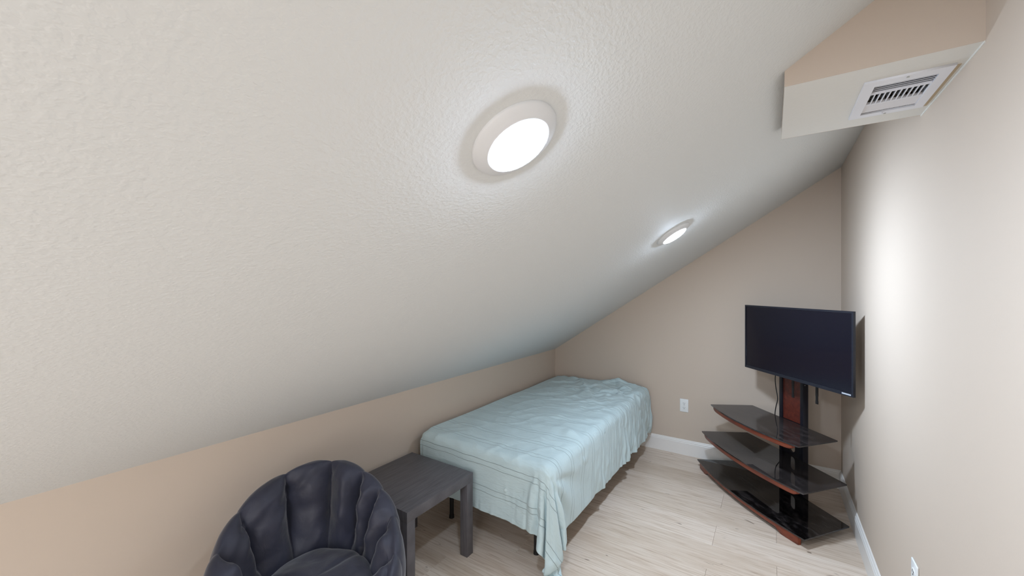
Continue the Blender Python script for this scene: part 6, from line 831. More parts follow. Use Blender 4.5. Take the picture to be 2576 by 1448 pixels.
384 1 1 0 0 -1 0 0 -1 0 -1 0 -1 0 0 -1 0 0 -1 0 -1 -1 0 0 -1 0 -1 0 -1 0 -1 0 -1 0 -2 0 -1 0 0 -2 -2 -2 -1 0 0 -1 -1 0 -2 -1 0 0 -1 -1 -2 -2 -2 -2 -11 -12 -10 -13 -12 -13 -23 -24 -23 -24 -23 -24 -19 -13 4 -27 12 -10 -30 -34 -6 32 -21 -10 24 14 -15 -25
-358 0 0 -1 0 1 -1 0 0 0 1 -1 1 -1 0 1 -1 0 0 0 0 1 -1 0 1 -1 1 -1 0 0 1 -1 0 0 1 -1 0 0 0 0 0 1 0 0 -1 0 1 -1 1 0 0 0 0 -1 0 0 1 -1 0 1 0 1 0 -2 1 0 1 0 0 1 -1 -12 1 4 -26 22 -2 7 1 -30 -2 21 -2 -29 -1 25
-1 0 0 0 0 0 1 -1 1 -1 0 0 0 1 -1 0 1 -1 0 0 1 -1 1 -1 0 0 0 0 1 -1 0 0 1 -1 0 0 1 0 -1 1 0 0 0 -1 0 0 0 0 0 0 0 0 0 1 -1 0 0 0 1 0 -1 1 0 0 -1 2 -1 1 0 2 -4 0 -31 0 -12 -13 44 -5 2 -22 11 15 -32 -1 17 3
0 0 0 1 0 -1 0 0 0 1 -1 1 -1 0 1 -1 0 0 1 -1 0 0 0 1 -1 1 -1 0 0 0 0 1 -1 0 0 0 0 0 1 -1 1 0 0 0 -1 1 -1 0 1 0 0 0 -1 0 0 0 1 -2 0 2 -1 2 -2 0 1 0 1 0 1 -1 0 0 0 1 -3 -21 -21 47 -19 -2 -6 -13 -6 15 0 17
0 0 0 0 0 1 -1 1 -1 0 0 0 1 -1 0 0 0 0 0 1 -1 1 -1 0 0 0 0 0 0 1 -1 0 0 1 0 0 0 -1 0 1 0 0 0 -1 1 -1 0 1 -1 1 0 -1 1 -1 0 1 -1 1 0 0 0 0 0 0 0 0 0 1 0 0 -1 0 1 -2 2 -4 -9 -12 29 0 -5 -42 19 -2 11 -10
1 0 0 -1 0 0 1 -1 1 -1 1 -1 0 1 -1 1 -1 1 -1 0 0 0 1 -1 1 -1 0 1 -1 0 1 -1 1 -1 0 1 -1 1 -1 0 0 0 0 1 0 0 0 -1 0 0 0 0 0 1 0 0 0 -1 1 0 0 1 0 -2 0 1 1 -1 0 0 0 1 1 -1 0 0 -7 6 -1 -8 -9 14 -25 19 0 -32
-1 0 0 1 0 -1 0 0 0 0 0 1 -1 0 0 0 1 -1 1 -1 1 -1 0 1 -1 0 1 -1 1 -1 0 1 -1 0 1 -1 1 -1 0 0 1 0 0 0 0 0 0 0 0 -1 0 1 0 -1 1 0 -2 2 0 0 1 0 0 -2 1 0 0 1 0 -2 1 1 1 -3 2 0 1 -36 -13 28 5 21 -2 -46 16 -7
0 0 0 0 0 1 -1 1 -1 1 -1 0 1 -1 1 -1 0 0 0 0 0 1 -1 0 0 1 -1 0 0 1 -1 0 0 1 -1 1 -1 0 1 0 -1 0 0 0 0 0 1 -1 0 0 -1 0 1 1 0 0 1 0 0 -1 1 -1 0 -1 1 -1 1 0 0 1 0 1 -3 1 -1 3 -2 1 -12 12 -1 -27 -3 35 -36 5
0 0 1 -1 0 0 0 0 0 0 1 -1 0 0 0 1 -1 1 -1 1 -1 0 1 -1 1 -1 0 1 0 -1 1 -1 1 -1 0 0 0 1 -1 0 0 0 0 0 0 0 0 1 -1 0 0 1 -1 0 1 1 1 -1 0 -1 1 0 -2 1 -1 2 -1 1 0 0 1 -3 0 1 0 1 0 1 -7 -5 -2 -1 -2 -2 -17 8
1 0 -1 1 -1 0 1 -1 1 -1 0 1 -1 1 -1 0 0 0 1 -1 1 -1 0 0 0 0 1 -1 0 1 -1 1 -1 0 1 -1 1 -1 0 1 0 0 0 -1 0 0 0 0 1 0 -1 0 1 -1 1 0 0 0 0 1 0 -1 -1 0 1 0 0 0 0 1 -1 -1 0 1 2 -4 1 0 1 -30 29 -4 3 -32 1 22
-1 0 0 0 1 -1 0 0 0 1 -1 0 0 0 1 -1 1 -1 0 0 0 1 -1 1 -1 0 0 1 -1 0 1 -1 0 1 -1 0 0 0 1 -1 0 0 0 1 0 -1 0 0 0 0 1 0 -1 1 0 0 0 0 0 0 1 -1 0 -1 1 0 0 0 0 -1 -1 0 1 2 -1 1 1 0 1 0 -22 3 2 0 -5 -22
0 0 0 0 0 1 -1 1 -1 0 0 0 1 -1 0 0 0 1 -1 0 0 0 0 0 0 1 -1 0 1 -1 0 0 1 -1 0 1 -1 1 -1 1 0 0 0 0 -1 1 -1 1 -1 1 0 -1 1 -1 0 0 0 0 1 1 -1 0 -1 1 0 0 0 -1 1 -2 0 1 2 -2 1 1 0 1 1 1 -2 -3 -3 2 0 -13
1 -1 1 -1 0 0 0 0 1 -1 1 -1 0 1 -1 1 -1 0 0 1 0 -1 1 -1 1 -1 1 -1 0 1 -1 1 -1 0 1 -1 1 -1 0 0 0 1 0 -1 1 0 0 -1 1 -1 1 -1 0 1 -1 1 -2 2 -1 1 1 -1 0 0 0 -1 0 1 -3 0 1 3 -2 2 0 0 1 0 -4 -4 -4 -1 0 1 7 1
-1 1 -1 1 -1 0 1 -1 0 0 0 1 -1 0 0 0 1 -1 1 -1 0 1 -1 1 -1 0 0 1 -1 0 0 0 0 1 -1 1 -1 0 1 -1 1 -1 0 1 0 0 -1 0 0 0 -1 2 -1 0 1 0 1 -1 0 0 0 -1 0 0 0 1 0 -2 -1 1 2 -1 1 0 1 0 -2 -4 -1 0 1 -1 0 5 -2 3
0 0 0 0 1 0 -1 1 -1 1 -1 0 1 -1 1 -1 0 0 0 1 -1 0 0 0 0 1 -1 0 1 -1 1 -1 1 -1 0 0 0 1 -1 0 0 0 0 1 0 0 0 0 -1 0 1 -1 0 0 0 2 0 0 -1 0 0 -1 0 1 0 -1 -1 -2 1 3 -1 0 1 0 -1 -2 -3 1 0 0 0 0 -1 -6 4 17
0 0 1 -1 0 0 0 0 0 0 1 -1 0 0 0 1 -1 1 -1 0 0 0 1 -1 1 -1 1 -1 0 0 0 0 0 0 1 -1 0 0 0 1 -1 0 1 -1 0 1 0 0 0 0 0 -1 1 0 0 0 1 -1 0 1 -2 -2 2 1 -1 0 -3 1 3 -2 1 0 0 -1 -3 -1 1 -1 1 0 1 0 1 -1 -7 11
1 0 -1 1 -1 0 1 -1 1 -1 0 1 -1 1 -1 0 0 0 1 -1 1 -1 0 0 0 1 -1 1 -1 1 -1 1 -1 1 -1 0 1 -1 1 -1 0 1 -1 1 0 -1 1 0 1 0 -1 0 -1 0 0 -1 1 -1 3 -1 -1 0 0 0 0 -3 0 3 -1 1 0 0 -3 -2 0 0 0 1 0 1 -1 1 -1 1 -1 -9
-1 0 0 0 1 -1 0 1 -1 1 -1 0 0 0 1 -1 1 -1 0 1 -1 1 -1 1 -1 0 0 0 1 -1 1 -1 1 -1 0 1 -1 0 0 0 1 -1 0 0 0 1 0 0 0 1 -1 -1 0 1 -1 -2 2 0 0 2 -2 0 -1 0 -3 0 4 -1 0 0 -1 -3 -1 0 0 1 0 0 0 0 0 0 1 0 2 -9
0 0 0 0 0 1 -1 0 0 0 1 -1 1 -1 0 1 -1 1 -1 0 1 -1 1 -1 1 -1 1 -1 0 1 -1 1 -1 0 1 -1 0 1 -1 1 -1 1 0 -1 1 -1 1 0 1 -1 0 0 0 -1 0 0 0 0 1 -1 0 0 0 -4 -1 4 -1 1 -1 -2 -3 0 0 1 1 -1 -1 1 -1 0 2 1 1 1 0 -14
-2 3 0 0 -1 0 1 -1 1 -1 0 1 -1 1 -1 0 1 -1 1 -1 0 1 -1 1 -1 1 -1 1 -1 0 1 -1 0 1 -1 1 0 -1 1 -1 1 -1 0 1 -1 0 0 1 0 -1 0 0 0 0 -1 1 0 1 0 -2 -2 1 -1 -3 4 -1 1 -3 -1 -2 -1 -1 4 -1 -1 0 1 -1 1 0 1 -1 -1 -1 0 2
-6 5 1 0 1 -1 0 1 -1 1 -1 0 1 -1 1 0 -1 1 -1 1 -1 0 1 -1 1 -1 1 0 0 0 -1 1 0 0 0 0 0 1 -1 1 -1 1 0 0 0 0 0 0 -2 2 0 0 0 -1 2 -1 0 2 0 -5 1 0 -5 5 0 -2 -4 0 -2 -1 1 1 -3 0 0 1 0 1 1 2 -2 0 0 -1 -1 -1
7 -3 -1 -1 -1 1 0 0 0 0 1 -1 0 1 -1 0 1 0 0 0 1 -1 0 1 0 0 0 0 0 0 0 0 1 -1 1 0 0 0 0 0 0 0 1 -1 1 0 0 -1 1 -1 1 1 0 2 -1 -1 -6 9 -6 6 -1 -8 6 -3 -4 -2 -1 -3 0 0 0 0 -1 -1 0 -1 0 0 5 -3 0 0 0 1 0 1
-13 -5 5 2 1 0 -1 0 1 0 0 1 0 -1 1 0 0 0 0 0 0 1 0 0 -1 1 0 0 1 -1 1 0 -1 1 0 0 0 0 1 -1 1 0 -1 1 0 0 0 0 0 0 1 -1 0 0 1 0 4 -5 6 -1 -4 6 -11 -4 1 0 -1 2 0 1 -1 0 1 0 1 0 0 -1 -4 2 0 0 0 0 0 1
-7 2 1 2 -1 -1 1 0 0 0 0 0 0 1 0 0 -1 1 0 0 0 0 0 0 1 0 0 -1 0 1 0 0 0 0 0 0 1 0 -1 1 0 0 0 0 0 1 -1 1 1 0 0 2 0 0 1 1 0 -2 3 0 2 -8 0 3 -2 -1 2 -1 -1 0 0 0 0 1 -1 1 0 1 -2 -1 0 0 0 1 0 -1
0 5 -4 -6 0 1 0 0 0 0 0 0 0 0 0 0 1 -1 1 0 0 0 0 0 0 0 0 1 0 0 0 0 1 0 0 0 0 0 1 0 0 -1 1 0 0 0 1 0 0 2 1 0 1 -1 -1 1 2 -3 0 1 0 -1 4 -5 -1 0 -2 0 1 -1 1 -1 0 0 1 0 1 -1 2 0 1 0 1 -1 1 1
5 -3 -7 1 0 0 0 0 0 0 0 0 0 0 0 0 0 0 0 0 0 0 0 0 0 0 0 0 0 0 0 0 0 0 0 0 0 0 1 0 0 1 0 1 0 0 0 0 0 -2 -1 0 0 1 0 0 0 -1 4 0 -1 5 -4 1 -1 0 0 0 0 1 -1 1 0 0 0 0 0 1 -1 1 0 4 0 0 0 1
0 -9 0 0 0 0 0 0 0 0 0 0 0 0 0 0 0 0 0 0 0 0 0 0 0 0 0 0 0 0 0 0 0 0 0 0 0 0 -1 0 0 1 0 -1 0 0 0 0 0 1 0 0 0 0 1 2 -7 11 -7 0 -1 2 3 1 1 0 1 0 0 1 1 0 0 1 0 0 1 0 1 0 1 -2 0 1 0 -1
-8 -1 0 0 0 0 0 0 0 0 0 0 0 0 0 0 0 0 0 0 0 0 0 0 0 0 0 0 0 0 0 0 0 0 0 0 0 0 0 0 0 -1 0 0 0 0 1 0 0 -1 0 0 0 1 2 -6 10 -13 6 -1 5 -1 -1 0 0 0 1 0 0 0 0 0 1 -1 1 0 0 0 1 2 0 -1 1 0 1 0
-1 0 0 0 0 0 0 0 0 0 0 0 0 -1 1 0 0 0 0 0 0 0 0 0 0 0 0 0 0 0 0 0 0 0 0 0 0 0 0 0 0 0 0 0 1 0 0 -2 1 0 2 -1 -1 3 -7 8 -10 9 -4 3 -3 -1 4 0 0 1 -1 0 1 0 0 1 0 0 0 1 -1 1 -1 -1 0 1 0 0 0 1
0 0 0 0 0 0 0 0 0 0 0 0 0 1 -1 0 0 0 0 0 0 0 0 0 0 0 0 0 0 0 0 0 0 0 0 0 0 0 0 0 0 0 0 2 0 -3 4 -3 0 0 0 -1 6 -9 8 -8 6 -2 4 -6 2 1 -1 0 1 -1 1 0 0 -1 1 0 0 0 0 0 1 -1 0 0 0 0 -1 1 0 0
0 0 0 0 0 0 0 0 0 0 0 0 0 0 0 0 0 0 0 0 0 0 0 0 0 0 0 0 0 0 0 0 0 0 0 0 0 0 1 -1 0 0 1 1 -5 10 -10 3 -1 1 -2 6 -9 10 -8 3 2 -5 3 0 0 0 0 0 -1 1 -1 1 0 0 0 0 -1 1 0 0 -1 1 0 0 0 -1 1 0 0 0
0 0 0 0 0 0 0 0 0 0 0 0 0 0 0 0 0 0 0 0 0 0 0 0 0 0 0 0 0 0 0 0 0 0 0 0 1 1 -3 3 -2 0 2 -6 12 -10 0 2 0 0 3 -7 9 -8 3 1 -4 9 -11 6 -1 0 0 0 0 0 0 0 0 0 0 0 0 0 0 0 0 0 0 0 -1 1 0 0 -1 0
0 0 0 0 0 0 0 0 0 0 0 0 0 0 0 0 0 0 0 0 0 0 0 0 0 0 0 0 0 0 0 0 0 0 0 0 1 -3 4 -3 0 3 -5 9 -11 0 5 0 0 1 -4 6 -6 2 2 -2 4 -9 8 -2 1 -1 0 0 0 0 0 0 -1 1 0 0 0 0 0 -1 1 0 0 -1 1 0 0 -1 1 0
-1 0 1 0 0 0 0 0 0 0 0 0 0 0 0 0 0 0 0 0 0 0 0 0 0 0 0 0 0 0 0 1 -1 0 0 0 0 0 -1 0 3 -4 6 -9 3 3 -1 0 0 0 1 -3 1 2 -1 1 -4 7 -2 -3 1 1 -1 0 0 0 0 0 0 0 0 0 0 0 0 0 0 0 -1 1 0 -1 0 1 0 -1
1 0 0 0 0 0 0 0 0 0 0 0 0 0 0 0 0 0 0 0 0 0 0 0 0 0 0 0 0 0 1 -1 0 0 0 0 -2 2 -1 1 -1 2 -4 3 -1 -1 2 1 0 0 0 2 1 -4 0 0 4 -7 3 1 -1 0 0 0 0 0 0 0 1 -1 0 0 0 0 0 0 0 -1 1 0 -1 1 0 0 -1 1
0 0 0 0 0 0 0 0 0 0 0 0 0 0 0 0 0 0 0 0 0 0 0 0 0 0 0 0 0 0 -1 0 1 0 0 0 0 0 0 0 0 -1 0 0 1 2 1 0 -1 -1 1 -1 -7 8 -2 0 -2 1 1 -1 1 0 0 0 0 0 0 0 0 0 0 0 0 0 0 0 0 1 -1 0 0 0 0 -1 1 0
-1 1 0 0 0 0 0 0 0 0 0 0 0 0 0 0 0 0 0 0 0 0 0 0 0 0 0 0 0 0 0 0 0 0 0 0 0 0 0 0 0 0 0 2 2 2 -3 -3 -2 2 0 -5 10 -6 1 0 -3 6 -4 1 -1 0 0 1 0 0 0 0 0 0 0 0 0 0 0 0 0 0 0 0 0 0 0 0 0 0
1 0 0 0 0 0 0 0 0 0 0 0 0 0 0 0 0 0 0 0 0 0 0 0 0 0 0 0 0 0 0 0 0 0 0 0 0 0 0 0 0 0 2 0 -2 -3 -3 3 7 -4 -2 7 -6 0 0 0 4 -2 -5 5 -1 0 0 -1 1 0 0 0 -1 1 0 -1 1 0 -1 1 0 -1 1 -1 1 0 -1 1 0 -1
0 0 -1 1 0 0 0 0 0 0 0 0 0 0 0 0 0 0 0 0 0 0 0 0 0 0 0 0 0 0 0 0 0 0 0 0 0 0 0 0 0 1 -3 -2 0 1 10 0 -8 1 1 -4 1 1 1 0 -3 0 9 -5 -2 1 0 0 0 -1 1 0 0 0 -1 1 -1 0 1 0 -1 1 0 0 0 0 0 0 0 0
-1 0 2 -1 0 0 0 0 0 0 0 0 0 0 0 0 0 0 0 0 0 0 0 0 0 0 0 0 0 0 0 0 0 0 0 0 0 0 0 0 0 -1 2 3 3 1 -8 -5 3 0 -1 1 1 0 1 0 4 2 -10 1 6 -3 0 0 -1 1 0 -1 1 0 0 0 0 0 0 -1 1 0 0 0 0 0 1 -1 0 0
1 0 -1 1 0 0 0 0 0 0 0 0 0 0 0 0 0 0 0 0 0 0 0 0 0 0 0 0 0 0 0 0 0 0 0 0 0 0 0 0 1 2 2 -2 -4 -5 -1 4 1 1 1 0 0 0 -1 0 -3 -2 10 0 -7 3 -1 1 0 0 -1 1 0 0 0 0 0 0 0 0 0 0 -1 1 0 0 0 0 0 0
0 -1 1 0 0 0 0 0 0 0 0 0 0 0 0 0 0 0 0 0 0 0 0 0 0 0 0 0 0 0 0 0 0 0 0 0 0 0 0 0 0 -2 -4 -1 1 3 4 1 0 0 0 0 -1 -1 1 -1 1 0 -2 -4 7 -2 0 0 0 0 0 0 -1 0 1 -1 1 0 -1 1 0 -1 1 0 0 0 -1 1 -1 1
-1 2 -1 0 0 0 0 0 0 0 0 0 0 0 0 0 0 0 0 0 0 0 0 0 0 0 0 0 0 0 0 0 0 0 0 0 0 0 0 0 0 1 4 3 2 1 0 -1 1 0 -2 -2 -6 -1 1 -1 0 0 -5 11 -6 0 0 0 0 0 0 -1 1 0 -1 1 0 -1 1 -1 0 1 0 0 -1 0 1 -1 1 0
1 -1 1 -1 1 0 0 0 0 0 0 0 0 0 0 0 0 0 0 0 0 0 0 0 0 0 0 0 0 0 0 0 0 0 0 0 0 0 0 0 1 1 -1 -1 -3 -2 -3 -2 5 -8 3 3 12 -5 0 0 0 -1 5 -5 2 -1 0 -1 1 -1 0 1 -1 0 1 -1 0 1 -1 1 0 0 -1 0 1 0 0 0 0 0
0 0 -1 2 0 -1 0 0 0 0 0 0 0 0 0 0 0 0 0 0 0 0 0 0 0 0 0 0 0 0 0 0 0 0 0 0 0 0 0 1 -1 0 -1 -5 -1 1 2 9 -13 19 -11 -2 -4 9 -4 2 -2 0 2 -4 1 0 1 0 0 1 0 -1 1 0 -1 1 0 0 0 0 0 -1 1 0 0 0 -1 1 0 0
-1 1 2 -2 -1 1 0 0 0 0 0 0 0 0 0 0 0 0 0 0 0 0 0 0 0 0 0 0 0 0 0 0 0 0 0 3 -3 0 0 -1 1 -4 -1 5 9 2 -2 -15 21 -22 19 -4 -6 -3 2 0 0 -1 -1 4 -5 2 -2 1 0 0 1 0 0 -1 1 0 0 -1 1 0 0 0 0 0 0 -1 1 0 0 0
1 1 -2 0 1 1 0 -1 0 0 0 0 0 0 0 0 0 0 0 0 0 0 0 0 0 0 0 0 0 0 0 0 0 0 5 -9 5 -1 0 0 -3 6 1 5 -7 -12 2 23 -29 22 -15 2 4 1 -1 3 -2 2 -2 -4 6 -2 -2 -1 0 2 1 0 0 0 0 0 -1 1 0 0 -1 1 0 0 -1 1 0 0 0 0
1 -3 1 3 0 -3 0 1 0 0 0 0 0 0 0 0 0 0 0 0 0 0 0 0 0 0 0 0 0 0 0 0 0 5 -11 9 -3 0 0 0 2 -4 9 -8 -10 12 13 -30 20 -2 -8 4 1 -1 12 -6 -2 -2 -4 7 -5 -5 6 1 0 0 -2 2 -1 1 0 -1 1 0 0 -1 1 0 0 -1 1 0 0 0 0 0
-3 3 1 -3 -1 2 0 1 0 -1 0 0 0 0 0 0 0 0 0 0 0 0 0 0 0 0 0 0 0 0 0 0 5 -10 9 -5 0 1 0 0 -1 2 -3 -8 22 0 -27 22 4 -24 14 -1 -1 18 -5 -5 -3 -5 5 -4 -5 9 -4 0 0 -2 1 0 1 0 -1 1 0 0 -1 1 0 -1 0 1 0 0 0 -1 0 0
4 -1 -3 1 1 1 1 -2 -1 1 0 0 0 0 0 0 0 0 0 0 0 0 0 0 0 0 0 0 0 0 0 3 -8 7 -4 1 1 0 0 0 3 3 -15 20 -21 -4 28 -4 -25 15 0 0 16 4 -7 -6 -1 -5 -1 -7 12 -5 1 0 0 -1 0 -1 1 -1 1 0 0 -1 1 0 0 0 0 0 0 -1 0 1 0 0
-4 -1 4 1 0 -2 -2 1 1 0 0 0 0 0 0 0 0 0 0 0 0 0 0 0 0 0 0 0 0 0 1 -4 4 -3 1 1 0 0 0 0 1 -9 16 -19 11 16 -13 -18 15 0 0 13 9 -2 -13 1 -6 8 -14 10 -6 -2 2 0 0 0 0 0 -1 1 0 0 0 0 0 0 0 0 0 0 0 0 0 0 0 0
2 3 -1 -2 -2 1 1 1 0 -1 0 0 0 0 0 0 0 0 0 0 0 0 0 0 0 0 0 0 0 0 -1 1 -1 2 -1 0 0 0 0 0 -4 4 -7 18 5 -15 -16 14 1 0 10 15 -2 -11 6 -2 -8 -10 10 -7 -4 5 -3 0 1 1 -1 0 0 0 0 -1 0 1 0 -1 0 1 0 0 -1 1 0 0 0 0
2 -3 -2 1 2 1 0 -1 -1 1 0 0 0 0 0 0 0 0 0 0 0 0 0 0 0 0 0 0 0 0 0 0 1 -2 3 -2 0 0 0 1 3 4 2 -9 -13 -5 17 13 0 -9 19 -4 -9 -5 1 0 4 -4 -14 10 -1 -1 2 -1 -1 0 1 -1 0 0 -1 1 0 -1 0 1 0 0 -1 0 1 0 0 0 -1 0
-5 1 2 1 1 -1 -1 -1 1 0 0 0 0 0 0 0 0 0 0 0 0 0 0 0 0 0 0 0 0 0 0 0 -1 4 -4 3 -2 2 -2 0 -3 -4 -3 -2 6 16 1 -9 -16 34 -6 -8 -6 -4 -5 -5 -4 3 19 -6 3 -1 0 1 0 -1 0 1 -1 0 0 0 0 0 0 0 0 -1 1 0 0 0 0 -1 1 0
5 1 0 -1 -3 -1 1 1 0 0 0 0 0 0 0 0 0 0 0 0 0 0 0 0 0 0 0 0 0 0 0 0 2 -4 3 -3 5 -2 -1 1 -2 1 0 1 8 -19 1 2 30 -28 3 -8 -3 0 -5 -4 12 14 -4 -4 5 0 0 -1 0 1 -1 0 1 -1 1 -1 0 1 -1 0 0 1 -1 0 0 0 -1 1 0 0
-2 0 -2 0 1 1 0 0 0 0 0 0 0 0 0 0 0 0 0 0 0 0 0 0 0 0 0 0 0 0 0 0 -2 2 -2 4 -4 2 0 1 -1 5 3 2 -18 26 5 2 -6 1 -29 -19 0 7 -3 12 15 -4 -4 8 -5 2 -1 1 0 0 0 0 0 0 0 1 -1 0 0 0 0 0 0 0 0 0 1 -1 0 0
0 -1 0 0 2 0 0 0 -1 0 0 0 0 0 0 0 0 0 0 0 0 0 0 0 0 0 0 0 0 0 0 0 0 -1 1 -2 1 0 1 -1 4 -9 -3 -2 26 -9 -4 -8 4 -15 -7 10 3 -18 14 18 -7 0 8 -2 1 -4 2 -1 0 0 0 0 -1 1 -1 0 1 -1 1 0 0 0 0 0 0 0 -1 2 -1 0
-1 0 2 2 -2 0 -1 -1 1 0 0 0 0 0 0 0 0 0 0 0 0 0 0 0 0 0 0 0 0 0 0 0 0 0 0 0 0 -2 2 -1 -1 2 2 -1 -4 -8 8 1 0 8 -5 -5 -13 10 12 -12 4 5 2 -11 4 5 -2 1 -1 0 0 0 0 0 0 0 -1 1 0 0 0 -1 1 0 0 0 1 -1 0 0
2 2 -1 -3 -1 0 1 1 0 0 0 0 0 0 0 0 0 0 0 0 0 0 0 0 0 0 0 0 0 0 0 0 0 0 0 0 0 0 0 0 0 3 -5 6 -15 13 -5 5 -8 7 10 0 -1 -4 -12 7 -1 3 -5 6 1 -4 -1 0 1 0 0 0 0 -1 1 -1 1 0 -1 0 0 1 -1 0 0 0 0 0 0 0
0 -2 -1 0 2 0 1 0 -1 0 0 0 0 0 0 0 0 0 0 0 0 0 0 0 0 0 0 0 0 0 0 0 0 0 0 0 0 0 1 0 0 -4 7 -9 3 -4 -12 -4 -3 -1 3 4 7 7 7 -1 1 -2 -5 5 -1 0 3 -1 -1 0 0 0 0 1 -1 1 -1 0 1 0 -1 0 1 0 0 -1 0 0 1 0
-3 0 2 2 0 -1 -1 -1 1 0 0 0 0 0 0 0 0 0 0 0 0 0 0 0 0 0 0 0 0 0 0 0 0 0 0 0 1 1 0 1 1 2 -6 4 -2 -10 5 -1 -2 2 2 4 3 -3 -2 -1 -2 -2 9 -2 -3 4 -2 0 -1 -1 1 -1 1 -1 1 -1 1 0 0 0 1 0 -1 0 -1 1 0 0 0 0
4 1 -1 -1 -2 0 0 1 0 0 0 0 0 0 0 0 0 0 0 0 0 0 0 0 0 0 0 0 0 0 0 0 0 0 1 1 -2 -1 -1 -3 -1 1 3 0 3 1 -1 0 3 4 4 -3 -12 6 -4 1 3 -2 0 -4 6 -2 -1 0 0 0 0 0 -1 1 -1 1 0 0 0 0 0 0 1 -1 1 -1 0 0 0 0
-2 -1 -1 0 1 1 0 0 0 0 0 0 0 0 0 0 0 0 0 0 0 0 0 0 0 0 0 0 0 0 0 0 0 0 -1 -1 1 0 1 1 5 0 -3 -1 -2 0 0 1 -1 0 -12 1 21 -12 2 -1 -2 6 -8 9 -6 3 0 0 1 0 -1 0 0 0 1 0 0 -1 0 0 -1 0 0 1 0 0 0 -1 0 1
0 0 0 0 0 0 0 0 0 0 0 0 0 0 0 0 0 0 0 0 0 0 0 0 0 0 0 0 0 0 0 0 0 0 1 3 3 2 0 1 -7 -5 -1 2 1 0 0 1 2 -10 7 11 -16 4 1 0 0 -4 9 -5 4 -5 3 0 0 0 0 0 1 -1 0 -1 0 0 0 -1 1 0 0 -1 0 1 1 1 -1 -1
1 0 0 0 0 -1 0 0 0 0 0 0 0 0 0 0 0 0 0 0 0 0 0 0 0 0 0 0 0 0 0 0 0 0 0 -2 -3 -2 -1 4 -4 3 6 0 -4 0 4 -4 4 11 2 -10 2 -3 -3 0 0 0 0 -4 2 3 -1 0 1 0 0 0 -1 1 -1 1 -1 0 0 1 0 -1 0 0 0 0 -1 0 1 -1
-1 -1 1 -1 0 1 0 -1 1 0 0 0 0 0 0 0 0 0 0 0 0 0 0 0 0 0 0 0 0 0 0 0 0 0 -1 0 0 2 1 -9 6 3 -5 0 11 -2 -9 4 -10 -3 -1 1 3 13 4 -6 -1 -1 -1 5 -5 3 -2 1 -1 0 0 0 1 -1 0 -1 0 1 0 0 0 1 0 0 0 0 0 0 -1 1
1 0 -1 0 0 0 0 1 -1 0 0 0 0 0 0 0 0 0 0 0 0 0 0 0 0 0 0 0 0 0 0 0 0 0 0 -1 0 -2 -1 5 1 -2 8 3 -13 2 1 -2 6 -4 -2 -2 -1 -6 2 14 -1 0 -7 -1 7 -6 4 -1 -1 0 1 0 0 0 1 0 0 -1 0 -1 1 0 0 0 0 -1 0 0 1 0
-2 0 1 1 0 0 0 -1 0 0 0 0 0 0 0 0 0 0 0 0 0 0 0 0 0 0 0 0 0 0 0 0 0 0 1 -1 6 5 5 2 -2 -7 -7 -2 3 -8 7 -4 -3 9 -1 -3 1 0 0 -9 2 2 7 -1 -7 7 -2 0 1 0 -1 1 0 1 0 1 0 0 0 0 -2 0 -1 1 0 1 0 -1 0 0
3 1 -1 -2 0 -1 0 1 0 0 0 0 0 0 0 0 0 0 0 0 0 0 0 0 0 0 0 0 0 0 0 0 0 1 2 -3 -4 -1 0 9 3 4 -3 -10 -7 15 -6 0 3 -5 0 4 -3 1 -1 3 0 -2 0 -2 5 -4 -1 1 0 1 1 -1 0 0 0 0 1 0 0 0 0 -1 0 0 -1 0 0 1 0 1
-4 -1 1 1 0 1 0 1 0 -1 0 0 0 0 0 0 0 0 0 0 0 0 0 0 0 0 0 0 0 0 0 0 0 0 0 0 6 2 1 -7 -3 -3 -7 1 20 -8 -4 3 -4 -1 3 0 3 -3 0 0 -1 1 0 4 -3 -3 3 -1 1 0 -1 1 0 0 -1 0 0 0 0 0 -1 0 0 1 1 -1 0 4 -1 -1
4 1 0 0 0 -1 0 -2 -1 1 0 0 0 0 0 0 0 0 0 0 0 0 -1 1 0 0 0 0 0 0 0 0 0 -1 0 2 -4 -4 1 -3 -1 -4 8 14 -11 -6 15 3 0 -2 -3 -1 -1 1 1 -3 2 0 0 -6 0 5 -2 0 0 -1 1 0 0 -1 1 0 -1 1 0 0 1 1 0 -2 1 1 0 -4 2 -1
-2 -1 -1 0 0 0 0 1 1 0 0 0 0 0 0 0 0 0 0 0 0 0 1 -1 0 0 0 0 0 2 -1 0 -1 0 -2 3 -4 -3 -7 -2 1 12 5 -7 -2 11 -13 -1 12 -6 2 0 -3 1 1 5 -2 -3 -4 9 -1 -2 -2 2 -1 1 0 -1 0 1 0 -1 1 0 1 0 1 0 0 1 -2 0 0 0 -1 1
0 0 0 0 0 0 1 0 0 -1 0 0 0 0 0 0 0 0 0 0 0 0 0 0 0 0 0 0 1 -1 5 0 0 -2 -3 -1 0 2 1 0 2 -3 -3 0 5 -2 7 -1 -19 14 -3 -2 12 4 -1 -6 -2 3 -1 -9 0 2 1 -1 1 -1 0 0 0 0 0 1 -1 0 0 2 0 0 2 -1 0 -1 -2 -1 0 -1
0 0 1 0 0 1 -2 0 -1 1 0 0 0 0 0 0 0 0 0 0 0 0 0 0 0 0 0 0 -1 1 -3 -3 1 3 2 0 0 -1 -2 0 0 2 1 -1 -3 -2 -2 0 11 -9 5 8 -5 -2 -4 -4 6 -6 1 11 -1 -3 0 0 -1 1 -1 1 -1 1 -1 0 1 0 -1 -1 1 0 -2 1 0 0 0 0 0 1
